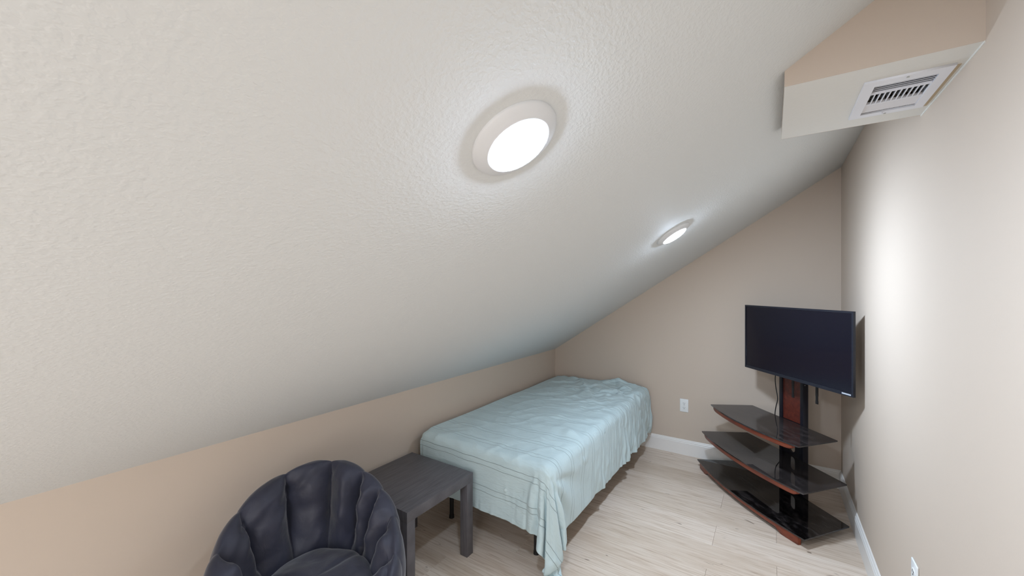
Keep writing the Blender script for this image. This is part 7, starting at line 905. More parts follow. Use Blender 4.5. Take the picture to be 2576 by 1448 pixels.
1 1 -1 -1 -1 -1 1 0 1 0 0 0 0 0 0 0 0 0 0 0 0 0 0 0 0 0 0 0 0 -2 -1 4 0 -1 0 1 2 4 3 1 -3 -3 -1 1 2 0 0 0 -3 2 -3 -6 -4 -4 1 8 -3 9 4 -13 6 -3 3 -1 0 0 0 0 0 0 1 0 -1 0 -1 0 -1 0 1 0 0 1 1 1 -1 0
-3 -1 1 1 1 0 0 1 0 -1 0 0 0 0 0 0 0 0 0 0 0 0 0 0 0 0 0 0 0 0 2 0 1 -1 -1 -1 0 -7 0 2 -2 1 0 0 -1 0 1 -1 0 1 4 0 1 3 3 -1 -1 -4 -1 7 -9 8 -3 0 0 -1 0 0 1 -1 -1 0 1 -1 1 0 -1 0 0 0 1 0 1 -1 1 0
5 1 -1 0 0 0 -1 -1 -1 0 0 0 0 0 0 0 0 0 0 0 0 0 0 0 0 0 0 0 0 1 -3 -1 -1 1 1 3 -5 3 3 -8 4 1 1 0 1 -1 0 1 5 0 -4 -2 -1 -1 -3 4 1 2 -7 0 10 -5 -1 1 0 0 1 -1 0 -1 1 0 -1 1 0 0 1 0 -1 0 -1 0 0 3 -1 0
-5 -1 0 0 0 0 1 0 1 1 0 0 0 0 0 0 0 0 0 0 0 0 0 0 0 0 0 0 0 0 4 3 1 -1 -2 -7 5 1 -6 2 2 -1 -1 0 -1 2 4 2 -7 -5 2 2 0 0 2 -5 0 0 10 -1 -10 1 4 0 0 0 0 0 0 1 -1 0 1 -1 0 0 -1 0 1 -1 1 0 0 -2 1 0
3 0 0 0 -1 0 0 0 0 0 0 0 0 0 0 0 0 0 0 0 0 0 0 0 0 0 0 0 0 -1 -1 1 0 1 -1 2 -3 -1 1 3 -3 1 2 0 1 0 -7 -3 2 8 -1 -1 0 0 2 2 1 0 -11 1 7 0 -2 -1 0 1 -1 1 0 -1 1 0 0 0 0 0 0 0 0 0 0 0 0 -1 0 0
-2 0 0 0 0 1 0 0 0 0 0 0 0 0 0 0 0 0 0 0 0 0 0 0 0 0 0 0 0 0 -2 -4 -1 0 3 3 0 0 0 0 1 0 -1 0 -1 0 3 3 1 -4 -2 1 -1 0 -2 -1 -1 -1 11 -1 -6 1 -1 1 1 0 0 0 0 0 0 0 -1 1 0 0 0 0 -1 0 0 0 -1 1 1 0
1 0 1 0 1 -1 0 0 0 -1 0 0 0 0 0 0 0 0 0 0 0 0 0 0 0 0 0 0 0 0 0 0 0 0 0 -1 1 0 0 1 1 1 0 1 -1 -2 0 -3 -3 1 3 1 1 1 2 2 2 0 -12 0 7 -4 1 0 -1 0 1 -1 0 0 0 0 0 0 0 0 0 0 0 0 0 0 2 0 -2 0
1 1 -2 -1 0 0 0 0 0 1 0 0 0 0 0 0 0 0 0 0 0 0 0 0 0 0 0 0 0 0 1 1 2 0 -2 -1 -1 0 0 -1 -1 -1 0 -1 2 1 -1 0 3 3 -1 -2 0 -2 -2 -2 -1 4 5 1 -6 3 -1 0 0 0 -1 1 -1 1 -1 0 1 0 -1 0 1 -1 1 0 1 0 -2 0 1 -1
-4 0 1 1 1 0 1 0 1 -1 0 -1 0 0 0 0 0 0 0 0 -1 1 0 0 0 0 0 0 0 0 -1 -1 -2 0 3 1 1 -1 0 0 0 0 0 0 -1 1 3 3 -1 -8 0 1 0 4 1 1 0 -9 1 4 2 0 1 -2 -1 -1 0 0 0 0 1 -1 0 0 1 0 0 1 -1 1 -1 0 0 0 0 0
6 1 0 1 -2 1 -2 0 -2 -1 0 1 0 0 0 0 0 0 0 0 1 -1 0 0 0 0 0 0 0 0 1 2 1 1 0 0 -2 -1 -1 -1 1 1 0 0 -1 -1 -3 5 -5 3 6 2 -1 -9 -2 0 2 7 0 -8 3 -2 3 1 1 -1 -1 -1 1 -1 0 1 0 -1 0 0 0 0 0 0 0 0 0 0 0 1
-5 -2 0 0 0 0 1 0 1 2 0 0 0 0 0 0 0 0 0 0 0 0 0 0 0 0 0 0 0 0 -1 -2 -1 0 -1 0 1 5 -1 0 -1 -1 0 0 2 0 -1 -6 13 -5 -7 -2 8 8 -2 -6 -4 -2 2 7 -5 5 -2 0 0 0 1 -1 -1 1 0 -1 0 1 0 -1 0 0 1 -1 0 0 1 -1 0 -1
3 0 0 -1 0 0 0 1 0 0 0 -1 0 0 0 0 0 0 0 0 0 0 0 0 0 0 0 0 0 2 1 0 -2 -1 0 1 2 -6 2 3 -2 2 2 -2 -3 0 3 -3 -6 16 1 -2 -15 -1 8 6 -1 -1 -1 -6 5 -3 -2 3 0 2 -1 1 -1 0 -1 1 0 -1 0 1 -1 0 0 0 0 0 -1 1 -1 1
-3 0 1 0 2 0 0 -2 0 0 0 1 0 0 0 0 0 0 0 -1 1 0 0 0 0 0 0 0 0 -1 -2 0 5 0 0 -2 -1 3 0 -4 5 -5 -2 7 -2 -1 -2 4 -4 -8 10 4 7 -9 -8 -1 2 1 3 1 -2 2 1 -2 0 0 1 0 1 -1 0 0 -1 1 0 0 0 0 -1 1 0 -1 1 0 1 0
3 1 -1 0 -2 0 0 1 0 0 0 0 0 0 0 0 0 0 0 1 -1 0 0 0 0 0 0 0 0 0 2 2 -6 -1 0 1 0 0 0 5 -6 7 -3 -6 9 -3 -1 -2 3 -1 -9 5 4 9 1 -3 -3 -3 -2 1 2 -4 2 0 0 0 0 0 0 0 -2 1 1 0 -1 0 1 0 0 0 0 1 0 0 0 -1
-3 -1 1 1 1 0 0 1 0 0 -1 0 0 0 0 0 0 0 0 0 0 0 0 0 0 0 0 0 0 -1 0 1 5 2 -5 -2 1 1 0 -4 5 -7 7 2 -10 9 -3 -1 -1 1 3 -11 -3 0 4 4 2 1 -1 1 -2 4 -2 -1 1 0 1 0 1 -1 0 -1 -2 0 1 0 0 0 1 1 0 0 -1 1 -1 1
4 1 1 -1 0 0 0 -2 -1 -1 1 0 0 0 0 0 0 0 0 0 0 0 0 0 0 0 0 0 0 0 -1 -3 -2 0 13 0 -6 -3 0 4 -2 4 -8 -1 10 -10 10 -3 -2 -1 -1 8 0 -6 -3 -1 2 2 1 -1 1 -1 -1 1 1 0 0 1 0 1 2 -2 0 -2 0 1 0 0 0 -1 0 0 1 -1 1 -1
-4 -1 -1 1 0 0 0 1 1 1 0 0 0 0 0 0 0 0 0 0 0 0 0 0 0 0 0 0 0 0 0 0 1 1 -10 11 6 0 -5 -7 0 0 7 -1 -8 11 -12 10 3 -4 -3 -3 2 10 0 -5 -4 0 -2 3 -2 -2 5 0 -1 -1 0 1 0 0 1 2 1 1 -2 -2 0 0 0 -1 0 0 0 1 0 0
2 1 -1 -1 1 0 0 1 0 0 -1 0 0 0 0 0 0 0 0 0 0 0 0 0 0 0 0 0 0 2 -1 -1 -1 -1 6 -14 8 6 5 2 -6 -5 -4 1 6 -9 13 -13 0 11 3 1 -1 -5 1 4 1 -3 -2 -4 0 3 -3 -1 0 2 -1 -1 0 0 0 0 1 0 2 0 -2 0 0 0 0 0 -1 -1 0 1
-1 -1 1 1 0 0 0 -1 0 0 1 0 0 0 0 0 0 0 0 0 0 0 0 0 0 0 0 0 1 -3 5 0 -1 -2 -3 11 -17 0 7 4 7 4 0 -3 -10 2 -7 14 -7 -10 -2 -2 -1 0 0 2 3 8 1 -2 4 0 -4 1 -1 -1 2 0 -1 1 0 -1 0 1 -1 1 1 -1 -1 1 -1 0 1 0 0 0
1 1 0 0 -1 0 0 0 0 0 0 0 0 0 0 0 0 0 0 0 0 0 0 0 0 0 0 0 -1 4 -7 7 3 -1 -1 -5 15 -14 -11 -2 0 1 2 10 10 1 -3 -11 12 2 -1 -1 -1 -2 -3 -3 2 -9 3 7 -3 -4 7 -1 0 -1 -1 0 0 0 0 0 0 0 1 -1 1 0 1 -1 1 0 0 0 0 0
-1 -1 1 0 1 0 0 0 0 0 0 0 0 0 0 0 0 0 0 0 0 0 0 0 0 0 0 0 0 -2 6 -10 5 7 3 2 -4 10 -1 -12 -5 1 1 -11 -2 3 8 6 -6 0 1 0 -1 1 2 1 -4 2 1 -1 -2 6 -6 -1 2 0 0 0 1 -1 0 1 0 0 0 1 0 1 -1 1 -1 -1 0 2 0 -1
1 2 -1 1 -1 0 0 -1 0 0 0 0 0 0 0 0 0 0 0 0 0 0 0 0 0 0 0 1 -1 0 -2 7 -12 -5 0 1 4 6 8 10 -8 -10 -3 8 -1 -6 -6 -2 0 1 0 1 2 1 1 2 1 1 1 -2 7 -4 0 1 -1 0 0 -1 0 1 0 0 0 0 -1 0 0 0 1 -1 1 0 -1 -3 0 1
-1 -1 1 -1 1 0 0 1 0 0 0 0 0 0 0 0 0 0 0 0 0 0 0 0 1 -1 0 0 3 -4 -1 -1 9 -1 -7 -5 -6 -1 6 9 14 2 -10 -10 0 7 2 0 0 -1 -1 -1 -1 -1 0 -1 0 1 0 3 -6 0 5 0 -1 -1 -1 -1 -2 0 0 0 0 1 1 1 -1 0 0 1 -1 1 0 0 -1 0
1 1 -1 0 0 0 0 0 0 0 0 0 0 0 0 0 0 0 0 0 0 0 0 1 -2 3 -1 -2 1 5 -4 -3 -4 6 5 1 -5 -7 -9 -2 8 12 13 -1 -10 -9 -1 3 1 1 0 -1 0 1 1 2 1 0 -2 -6 6 4 -4 2 0 0 -2 -2 0 1 0 -1 0 -1 0 -1 2 0 0 0 1 0 1 0 1 -1
0 -1 1 0 0 0 0 0 0 0 0 0 0 0 0 0 0 0 0 0 0 0 0 0 2 -4 3 1 -5 1 7 0 0 -10 -1 0 11 3 -2 -11 -10 -1 8 13 8 0 -9 -6 -3 0 1 2 1 0 -1 -2 -1 1 -1 9 -4 -4 9 0 1 0 0 1 -2 -2 -1 1 -1 0 0 0 -1 0 0 0 0 0 0 1 -1 1
-1 1 -1 1 0 0 0 0 0 0 0 0 0 0 0 0 0 0 0 0 0 0 0 -1 0 3 -4 2 1 -4 -2 4 -2 9 -4 3 -12 -1 9 8 -7 -7 -8 5 6 7 7 0 -1 -9 3 -4 -1 2 2 3 0 0 1 -10 0 6 -7 -1 0 4 1 0 2 -1 0 -1 1 0 -1 0 0 0 0 0 0 0 -1 0 1 0
1 0 1 0 0 0 -1 0 0 0 0 0 0 0 0 0 0 0 0 0 0 0 0 0 -1 0 3 -4 2 1 -2 -3 5 -6 9 -2 6 -1 -14 -1 14 3 -8 -14 -2 7 -5 3 3 15 -11 3 1 -3 -2 -1 6 2 -2 -1 4 -5 -2 3 -1 -3 1 1 1 0 0 -1 -1 0 1 0 -1 0 0 1 3 0 1 -1 0 0
0 -1 0 0 0 0 1 0 0 0 0 0 0 0 0 0 0 0 0 0 0 0 0 0 0 -1 -1 4 -3 1 1 -1 -3 3 -6 -1 1 5 10 -2 -14 2 12 3 -8 -13 13 -5 1 -6 12 1 -1 0 -3 -3 -5 5 -7 15 -7 0 3 -3 0 0 0 2 0 1 -1 1 -1 -1 -1 -1 1 1 0 1 -3 2 -1 0 -1 0
0 1 0 0 0 0 0 0 -1 0 0 0 0 0 0 0 0 0 0 0 0 0 1 -1 0 0 0 -2 2 -1 1 2 0 -2 0 1 -3 -4 -1 2 14 -8 -10 7 9 4 -13 4 -3 -1 -4 0 1 2 5 0 0 -11 18 -9 -3 4 -3 0 2 0 1 0 1 0 2 0 0 0 0 0 0 -1 -1 -2 0 -2 1 1 1 -1
-1 0 0 0 0 0 0 0 1 0 0 0 0 0 0 0 -1 1 0 0 0 0 -1 1 0 0 0 0 0 0 -1 -1 2 3 2 -6 1 1 0 0 -8 12 4 -14 -6 0 15 -2 -2 3 2 1 0 -6 -2 2 -3 9 -7 -7 12 -6 2 1 -1 1 0 0 0 1 0 1 1 0 -1 0 -1 0 0 -1 0 0 0 -1 0 1
2 0 0 -1 0 0 0 0 0 0 0 0 0 0 0 0 1 -1 0 0 1 0 0 0 0 -1 0 0 0 0 0 0 -2 -2 -1 9 -3 -2 -2 -1 1 -6 7 11 3 -2 -18 4 4 -3 -2 3 -3 10 -4 -3 7 -3 -10 14 -6 -1 0 1 0 0 -1 0 -1 0 0 0 1 0 1 -1 0 -2 2 1 0 -1 0 1 5 0
-2 0 0 1 0 0 0 0 0 0 0 0 0 0 0 0 0 0 0 0 -1 0 0 0 0 1 0 0 0 0 0 0 0 0 1 -4 4 1 0 0 0 -1 -9 -3 5 5 11 -4 -3 -2 0 -5 6 -4 2 3 -7 -2 16 -8 -5 3 3 -3 0 0 1 -1 1 -1 0 -1 0 0 1 1 1 1 -2 -1 -1 1 -1 1 3 0
2 1 1 0 -1 0 0 0 0 0 0 0 0 0 0 0 0 1 0 0 0 1 0 -1 0 -1 -1 -1 0 0 0 0 0 0 -1 0 1 -1 2 -1 -1 -1 2 -1 -5 -2 0 6 4 3 -2 0 -4 -3 2 2 5 2 -18 3 15 -1 -7 0 2 0 0 1 -1 0 -1 0 0 0 0 1 0 0 1 0 0 0 0 -1 -4 0
-2 -1 -1 0 1 0 0 0 0 0 0 0 0 0 0 0 0 -1 0 0 0 -1 0 1 0 1 1 2 1 -1 -1 0 2 3 3 2 -3 -1 -9 5 1 0 -1 0 -2 -1 -1 -3 -1 3 5 1 0 -2 1 -3 -3 -5 14 1 -15 2 9 0 -2 -1 -1 0 0 0 2 0 0 0 0 0 0 1 -1 0 0 0 0 2 -5 -1
1 0 0 0 0 0 0 1 0 0 0 0 0 0 0 0 0 0 0 0 0 0 0 0 0 -1 0 -1 -1 1 1 0 -2 -3 -2 0 6 5 8 -5 -2 1 1 -1 2 0 0 -2 -3 -6 -3 0 1 9 -3 -1 0 2 0 -9 7 6 -8 0 0 0 1 -1 1 1 -2 1 -1 1 -1 1 0 0 0 1 0 -1 -1 -3 0 0
2 0 0 0 0 0 0 -1 -1 0 0 0 0 0 0 0 0 0 0 0 0 0 0 1 1 2 0 0 -1 -1 -1 0 -1 1 0 -1 -7 -4 -1 1 5 -3 0 4 -2 0 2 5 5 3 0 -8 9 -8 0 -1 0 -1 -2 10 -1 -13 6 1 0 0 0 1 -1 0 1 0 0 0 0 -2 0 -1 1 0 1 1 1 1 0 1
-5 0 1 0 0 0 0 0 1 0 0 0 0 0 0 0 0 0 0 0 0 0 0 -1 -1 1 1 0 -2 1 1 0 1 0 -1 -1 8 5 2 -6 -9 5 1 -3 3 0 -3 -2 0 3 3 10 -12 -3 0 0 -1 1 3 -11 -3 12 -5 4 0 0 0 0 1 -1 0 0 1 -1 0 0 -1 0 -1 -1 0 1 1 -1 1 -1
7 1 0 -1 0 0 0 0 -1 0 0 0 -1 0 0 0 -1 0 0 0 -1 0 0 0 0 -2 -1 0 6 -1 -1 -1 1 0 0 3 -4 -2 3 14 -5 -6 -3 -3 -2 0 0 -1 -1 -1 -6 3 6 3 -1 2 5 -4 -3 5 -1 -1 2 -4 0 1 0 -1 0 1 0 -1 0 1 0 0 -1 -1 1 0 0 -2 1 1 0 1
-8 -1 0 1 0 0 0 0 1 0 0 0 1 0 0 0 1 0 0 0 1 0 1 1 1 1 0 0 -4 0 1 1 0 0 3 -2 3 2 -4 -13 24 10 6 -1 -12 -7 -3 -4 -2 -2 3 -6 -4 5 2 0 -5 11 -10 0 10 -10 0 0 1 1 0 1 0 -1 0 1 0 -1 1 1 2 1 -1 0 -1 0 -2 0 0 0
8 1 0 -1 0 0 0 0 0 1 0 0 0 0 0 0 0 -1 0 0 -1 -1 -2 -1 -1 -2 0 1 2 2 0 -3 0 -2 -2 5 -3 -3 -6 4 -6 -2 16 12 10 -1 -4 -3 -6 -9 2 2 1 -4 3 -1 3 -11 15 1 -15 4 5 0 -1 -2 -1 0 0 1 -1 0 -1 1 0 -1 0 1 1 0 0 -1 0 0 0 0
-7 -1 -1 1 0 0 0 0 0 -1 0 0 0 0 0 0 0 1 0 0 1 1 1 0 0 1 0 0 1 -1 -3 10 2 4 -8 -12 -2 -1 5 1 -3 -2 0 1 -5 4 2 2 -5 15 8 5 -1 -13 -5 2 -2 11 -18 -2 16 1 -8 0 -1 1 -1 0 -1 0 1 0 0 -1 0 1 0 0 0 2 1 0 0 -1 -1 0
5 -1 0 0 0 1 0 -1 0 -1 0 0 0 0 0 0 0 1 1 0 0 0 1 2 2 1 -1 -3 -6 -1 10 -7 -4 1 19 1 -3 -2 -2 0 -13 7 -25 -1 14 -10 1 13 7 4 -4 -2 1 11 -14 2 -2 -9 20 1 -18 -2 9 -1 1 -2 1 0 1 -1 0 0 0 0 0 0 0 -1 0 -1 0 5 0 -1 0 -2
-2 2 0 0 -1 -2 -1 1 0 1 0 0 1 0 1 0 0 -1 -1 0 -1 0 0 1 0 -2 -4 3 8 -4 4 -1 13 0 -17 -12 -2 3 2 0 18 -17 9 -11 -9 18 7 -9 3 -12 -5 -2 1 13 17 -11 3 4 -13 -11 23 -1 -9 1 -1 2 1 0 -1 1 0 -1 1 1 0 -1 0 1 -1 0 0 -3 3 1 -2 -1
0 -2 -1 0 1 1 1 1 1 0 0 0 -1 1 -1 0 0 -1 -1 -1 1 0 -1 1 -6 1 8 5 -13 11 -7 16 -6 -6 -12 15 -5 9 1 -2 -17 18 -1 5 3 -4 -7 0 5 5 -11 -5 -4 -6 10 9 -7 -7 1 23 -25 1 7 -1 0 -1 0 0 0 0 0 1 -1 0 0 1 -1 0 1 -1 0 1 -2 1 2 0
1 -1 1 0 0 1 0 -2 -2 0 0 0 0 -1 0 0 0 1 1 1 1 1 1 -7 10 -2 2 -7 1 1 -1 -2 0 3 8 -11 12 -20 8 6 9 -22 -3 -2 -1 -1 17 -2 -7 5 27 1 -4 -16 -9 7 14 9 6 -17 -3 -6 -9 2 0 1 0 -1 1 0 -1 0 1 0 0 -1 1 -1 0 1 0 -2 0 1 1 3
-1 0 -1 0 0 -1 0 1 1 0 2 0 1 0 1 0 0 0 -1 -1 -1 -1 -3 7 -7 9 -11 -3 9 3 1 -9 -3 -1 8 8 -17 9 -9 -1 16 3 3 2 3 6 -30 4 5 8 -2 5 2 3 -14 -5 9 8 0 -13 3 3 -2 -8 1 -1 -1 1 0 0 0 0 0 0 -1 1 0 1 -2 1 0 1 0 -1 -1 0
0 0 0 0 0 1 0 0 0 0 -3 0 -1 0 1 1 -2 -1 1 1 1 -1 6 -8 7 -5 5 -3 7 -16 -6 -4 -3 1 1 8 31 1 -2 -17 4 19 3 2 -2 -9 -4 0 -4 -17 3 3 2 2 6 -13 5 3 -1 12 -2 -6 2 -1 -11 0 0 -1 0 0 1 0 0 0 2 0 0 -1 2 -2 1 0 -1 0 1 0
1 -1 0 0 0 -1 0 0 0 0 1 0 0 1 -3 -1 5 -2 0 0 -1 2 2 3 -7 -7 1 12 -12 13 4 -10 8 2 -4 11 -11 0 0 11 -37 10 9 4 4 5 11 -20 7 -23 -10 1 12 -1 1 4 0 1 -2 5 11 2 -6 -1 3 -7 -3 0 0 0 0 3 0 0 -1 0 0 1 -1 1 -2 0 1 0 0 0
-1 0 0 0 0 1 0 0 0 1 0 0 0 -3 4 1 -6 2 2 2 1 0 -10 -1 1 8 2 -5 2 -9 2 21 -14 -13 16 -16 -6 2 5 -6 12 -14 1 -2 -1 11 15 15 -22 19 -27 10 -18 10 10 -5 -14 2 -2 2 9 7 7 1 -4 -4 -2 2 0 0 0 -3 0 2 -1 0 0 -1 1 0 0 0 0 0 -1 0
0 -1 2 0 -1 -1 0 0 0 -1 0 0 0 4 -4 0 6 0 -5 -3 -1 -1 4 2 4 -3 -4 -2 2 7 -5 -6 17 3 -24 1 1 -2 -3 14 6 -11 -17 3 7 -5 11 10 14 -21 8 -22 29 -13 -6 17 -22 -17 0 2 3 17 4 4 5 2 0 -5 -1 0 0 -1 0 -2 0 0 0 0 0 0 3 -1 -1 0 0 0
0 0 0 -1 1 0 0 1 0 0 0 -1 0 -2 1 -1 -3 5 4 1 -3 -2 2 -1 -2 0 -1 6 2 -10 10 -8 0 8 10 -2 -8 -6 0 0 -4 12 -5 -13 -9 12 0 -1 7 6 18 -18 -15 20 -6 -11 21 -5 2 2 -17 -13 2 12 3 4 2 1 -3 -3 -1 0 -1 0 1 -1 0 1 0 -1 -2 1 1 -1 1 0
1 0 -2 2 0 -1 0 -1 0 1 1 2 0 0 1 0 0 -8 -1 0 8 1 -5 1 -2 -1 7 -8 -2 13 -17 12 -16 0 4 6 16 3 -8 -7 0 -1 17 2 -15 -22 2 -6 1 33 -26 36 -9 -15 -3 5 -7 0 -3 -2 19 -3 -2 -8 3 2 3 1 0 -3 -2 0 1 -1 0 1 0 0 0 0 0 0 0 1 0 0
-2 1 0 -1 2 2 -1 0 -2 -1 -1 -1 0 0 -1 0 0 9 0 0 -10 5 4 0 1 1 -8 4 4 -12 16 -19 5 7 -6 4 -3 -4 11 1 -6 4 4 4 6 -14 -22 14 -3 -7 1 -14 3 7 21 -4 -6 8 -1 3 -7 -5 0 4 0 2 0 1 1 1 -1 -2 -1 1 -1 1 1 0 0 1 -1 1 0 -1 0 0
4 -1 -1 -1 -2 -1 3 -1 2 0 0 1 0 0 -1 0 3 -5 -4 0 10 -9 -1 0 -1 0 10 2 -2 4 -12 18 -4 -18 13 -14 3 6 -10 0 13 7 -5 0 3 5 -13 -9 7 -17 21 -3 9 0 -16 2 13 -10 12 -6 -14 6 5 -4 1 1 1 1 1 2 -1 -3 1 1 1 -1 -1 0 0 0 1 -2 0 1 0 0
-7 7 2 0 -1 0 -6 2 -1 0 0 -1 0 2 2 -1 -1 -4 6 1 -8 10 -1 0 0 0 -10 5 -6 9 8 -5 -6 12 -20 15 -16 1 15 -6 10 -9 -6 -1 1 -3 17 -12 -7 13 -3 13 -12 0 7 8 -19 5 0 -16 10 13 -10 -1 0 1 1 1 2 1 2 3 -5 -3 0 0 -1 0 0 -1 0 1 0 0 -1 0
8 -10 0 1 1 0 7 -4 1 0 0 0 0 -2 -1 4 0 4 -7 -1 6 -8 4 -2 -1 1 8 -12 11 -13 -1 11 9 -10 11 -19 15 1 -13 13 -24 -7 -2 1 4 19 -7 9 2 -5 14 -1 7 0 -2 -24 18 4 -22 12 11 -19 3 0 -1 0 -2 2 1 1 1 1 2 -2 -3 0 1 0 0 1 -1 0 0 0 0 0
-7 7 -4 1 -1 0 -3 6 0 -1 0 0 0 1 0 -6 -2 1 9 -5 -3 6 -6 2 1 3 -7 10 -13 11 -8 1 9 5 -11 7 -14 -1 5 -5 10 3 -4 -3 1 -6 10 -3 -3 1 -6 2 3 4 -1 -2 -7 2 19 0 -21 6 -1 4 0 0 -1 -3 0 1 1 -1 -1 1 -1 -1 2 0 0 0 1 0 1 0 1 0
5 -5 6 -4 3 -2 1 -4 0 1 0 0 0 -1 0 6 -1 -3 -4 9 -1 -6 7 2 2 -11 8 -10 11 -6 2 -12 7 4 4 -4 -1 1 1 5 0 -5 1 0 -7 10 5 2 -7 4 -9 -13 -2 8 5 -1 3 9 -26 1 17 -6 7 -3 0 0 0 -1 -1 -1 0 1 2 0 1 -1 -4 0 0 1 4 -1 -1 0 0 0
-4 2 -3 5 -4 5 -4 3 0 0 0 -1 0 0 -1 -3 1 4 0 -6 1 4 -5 -2 -1 14 -12 4 2 -8 10 3 -11 -4 -2 8 17 -2 -3 -10 -6 -1 1 1 12 -14 -1 16 17 4 0 -3 -22 -12 6 0 16 -30 11 20 -11 2 -6 0 1 2 0 -2 -2 0 3 1 1 2 0 0 0 -3 0 2 -4 1 0 -1 0 0
3 -2 3 -4 2 -3 6 -5 0 0 0 1 0 1 1 -1 0 -1 2 4 -2 -4 1 3 -4 -7 13 0 -12 14 -14 -6 -4 3 19 8 -8 -10 -1 5 9 -3 8 1 -17 4 -3 -7 17 8 5 1 3 -22 -25 21 -9 24 -7 -4 -7 0 2 1 2 -3 1 0 -1 3 -1 2 1 0 2 1 1 0 -3 -3 -1 0 0 1 0 -1
-2 0 -1 4 0 -1 -4 5 -2 0 0 0 0 -1 0 1 0 -1 -2 -2 6 3 -4 -3 7 0 -10 1 8 -10 13 0 -2 7 -7 -14 11 9 -7 3 -11 12 -14 6 15 -13 -4 -2 4 3 5 4 4 6 -16 14 -5 -10 12 -24 10 3 0 -2 -3 0 0 2 0 -5 -1 2 0 1 1 0 -1 0 0 -1 0 0 0 0 0 0
1 0 2 -4 0 3 0 -3 4 -2 0 1 0 0 -1 0 0 0 0 1 -5 3 6 -4 -5 4 5 -1 -7 5 -8 3 6 -9 -4 3 1 8 7 -7 -7 -7 11 -9 7 20 -16 -7 -2 -3 0 4 4 3 3 -16 2 -6 5 15 -9 7 -2 0 0 0 1 0 4 1 -3 -4 0 0 -1 1 0 1 0 0 -1 -1 0 0 0 3
0 -1 -1 4 0 -4 3 0 -3 4 -2 -1 0 0 1 0 0 0 0 -1 1 -3 -2 9 -1 -7 0 4 4 -6 4 -5 -3 2 1 2 -13 4 -5 2 13 2 -5 10 -20 -3 32 -17 -14 -12 -3 4 -1 5 30 -13 -6 15 0 -13 17 -13 4 0 0 1 0 0 -1 0 1 0 -2 1 1 -1 3 3 2 -3 -2 -1 -1 0 1 -2
0 0 1 -3 0 4 -4 2 2 -4 4 -1 -1 0 0 0 0 1 0 1 0 0 0 -7 5 4 -3 -5 3 3 -3 6 0 1 0 2 -1 -17 14 7 3 -1 -1 -9 -3 2 -14 24 -27 -1 -6 -8 8 8 -2 16 4 -5 -8 17 -6 1 -7 3 1 0 -1 1 -2 0 0 0 3 -2 0 1 -1 -1 1 8 0 -2 -2 -1 -1 0
-1 0 -1 3 -1 -2 4 -3 -1 4 -4 2 2 -2 0 0 0 -1 0 -1 0 0 0 2 -3 -1 2 2 -3 2 1 -4 -2 -1 1 -2 7 10 -5 -8 -4 -2 8 -9 10 2 1 -7 14 -3 0 1 1 -2 -1 -1 -5 -5 11 -4 0 0 3 -5 1 -1 1 0 1 0 1 1 -2 0 -2 1 1 1 -1 -5 2 1 2 1 0 1
1 -1 2 -1 0 0 -2 3 -1 -2 3 -2 -1 3 1 0 0 0 0 0 1 0 0 0 0 0 -1 0 -1 -1 1 3 3 -1 -4 -1 -7 -3 0 6 2 3 -14 11 12 -6 -4 1 -3 1 1 1 -10 2 3 0 6 5 -6 -2 -4 8 -2 0 -3 1 0 -1 1 2 1 0 2 -1 0 -2 -2 -2 1 1 0 1 -3 -5 2 0
0 0 0 -1 2 -1 0 -1 2 -1 -1 2 0 -2 -1 0 0 0 0 0 -1 0 0 0 0 0 1 0 2 0 -2 4 3 -6 3 3 9 -2 -4 -12 0 -2 8 10 -12 1 5 -3 -2 -6 -3 -2 20 -3 -8 1 -7 5 -3 4 4 -1 2 -2 -1 -2 2 0 1 2 -1 -1 -4 1 0 -1 0 0 0 0 2 0 2 -1 -2 -4
-1 0 -1 3 -2 1 0 0 -1 1 0 -1 0 2 0 -1 0 0 0 0 0 0 0 1 -1 0 1 0 0 -2 3 -9 -4 23 4 1 -7 -9 1 8 -2 0 1 -8 6 5 -5 -7 -4 11 4 3 -22 3 7 -3 3 -9 9 -3 4 -2 0 5 0 0 -4 0 -1 -2 0 -2 -1 -2 -1 1 0 1 2 0 0 5 3 6 -2 -3
1 -1 3 -2 0 0 0 0 0 0 0 0 0 -1 0 1 0 0 0 0 0 0 0 -1 1 0 -1 -1 -1 5 -3 5 0 -16 12 6 1 5 -7 -1 2 4 3 2 2 -7 -7 -1 0 -6 -2 1 12 -2 -2 0 -2 1 -4 1 1 3 3 -2 0 -1 -1 -1 0 -1 1 2 2 0 0 -2 -1 -1 -3 -1 0 -3 0 1 3 12
-1 0 -1 -1 1 0 0 0 -1 0 0 0 0 0 0 -1 0 0 0 0 -1 0 0 1 0 0 -1 3 1 -2 4 -4 1 3 -13 2 11 5 2 4 5 0 1 2 -6 -10 1 -3 3 -4 -5 -7 -3 0 2 0 6 0 1 2 4 -5 0 5 0 -1 0 -2 0 3 -1 3 1 0 0 0 -2 -1 0 -1 0 0 1 2 -3 -5
1 -1 -6 -1 0 -1 0 0 1 -1 0 0 0 0 0 1 0 0 1 0 1 1 1 0 0 1 2 -2 0 0 0 5 2 1 1 -5 -8 7 15 4 0 1 0 -6 -9 5 0 7 -7 2 4 -6 0 3 -8 -2 -8 -2 -5 -3 0 19 -2 -4 2 4 0 1 -2 -3 0 -2 1 3 2 1 1 0 -2 1 -1 -1 -2 -2 1 -3
0 8 6 -5 4 -1 1 0 0 1 1 0 0 1 0 1 0 1 -1 1 1 0 0 0 2 0 -1 1 -3 5 -4 3 -2 2 2 0 0 -1 -2 -1 0 -1 -5 -3 5 1 2 0 5 -4 -13 12 0 -4 8 1 1 2 2 0 -7 -23 -2 0 2 1 3 3 0 -1 -1 0 -1 1 0 0 -1 -2 -1 -1 0 0 0 -1 0 0
'''
NYC, NXC = 146, 86
e = np.array(DATA.split(), dtype=np.int32).reshape(3, NYC, NXC).transpose(1, 2, 0)
d = e.copy()
d = np.cumsum(d, axis=0)
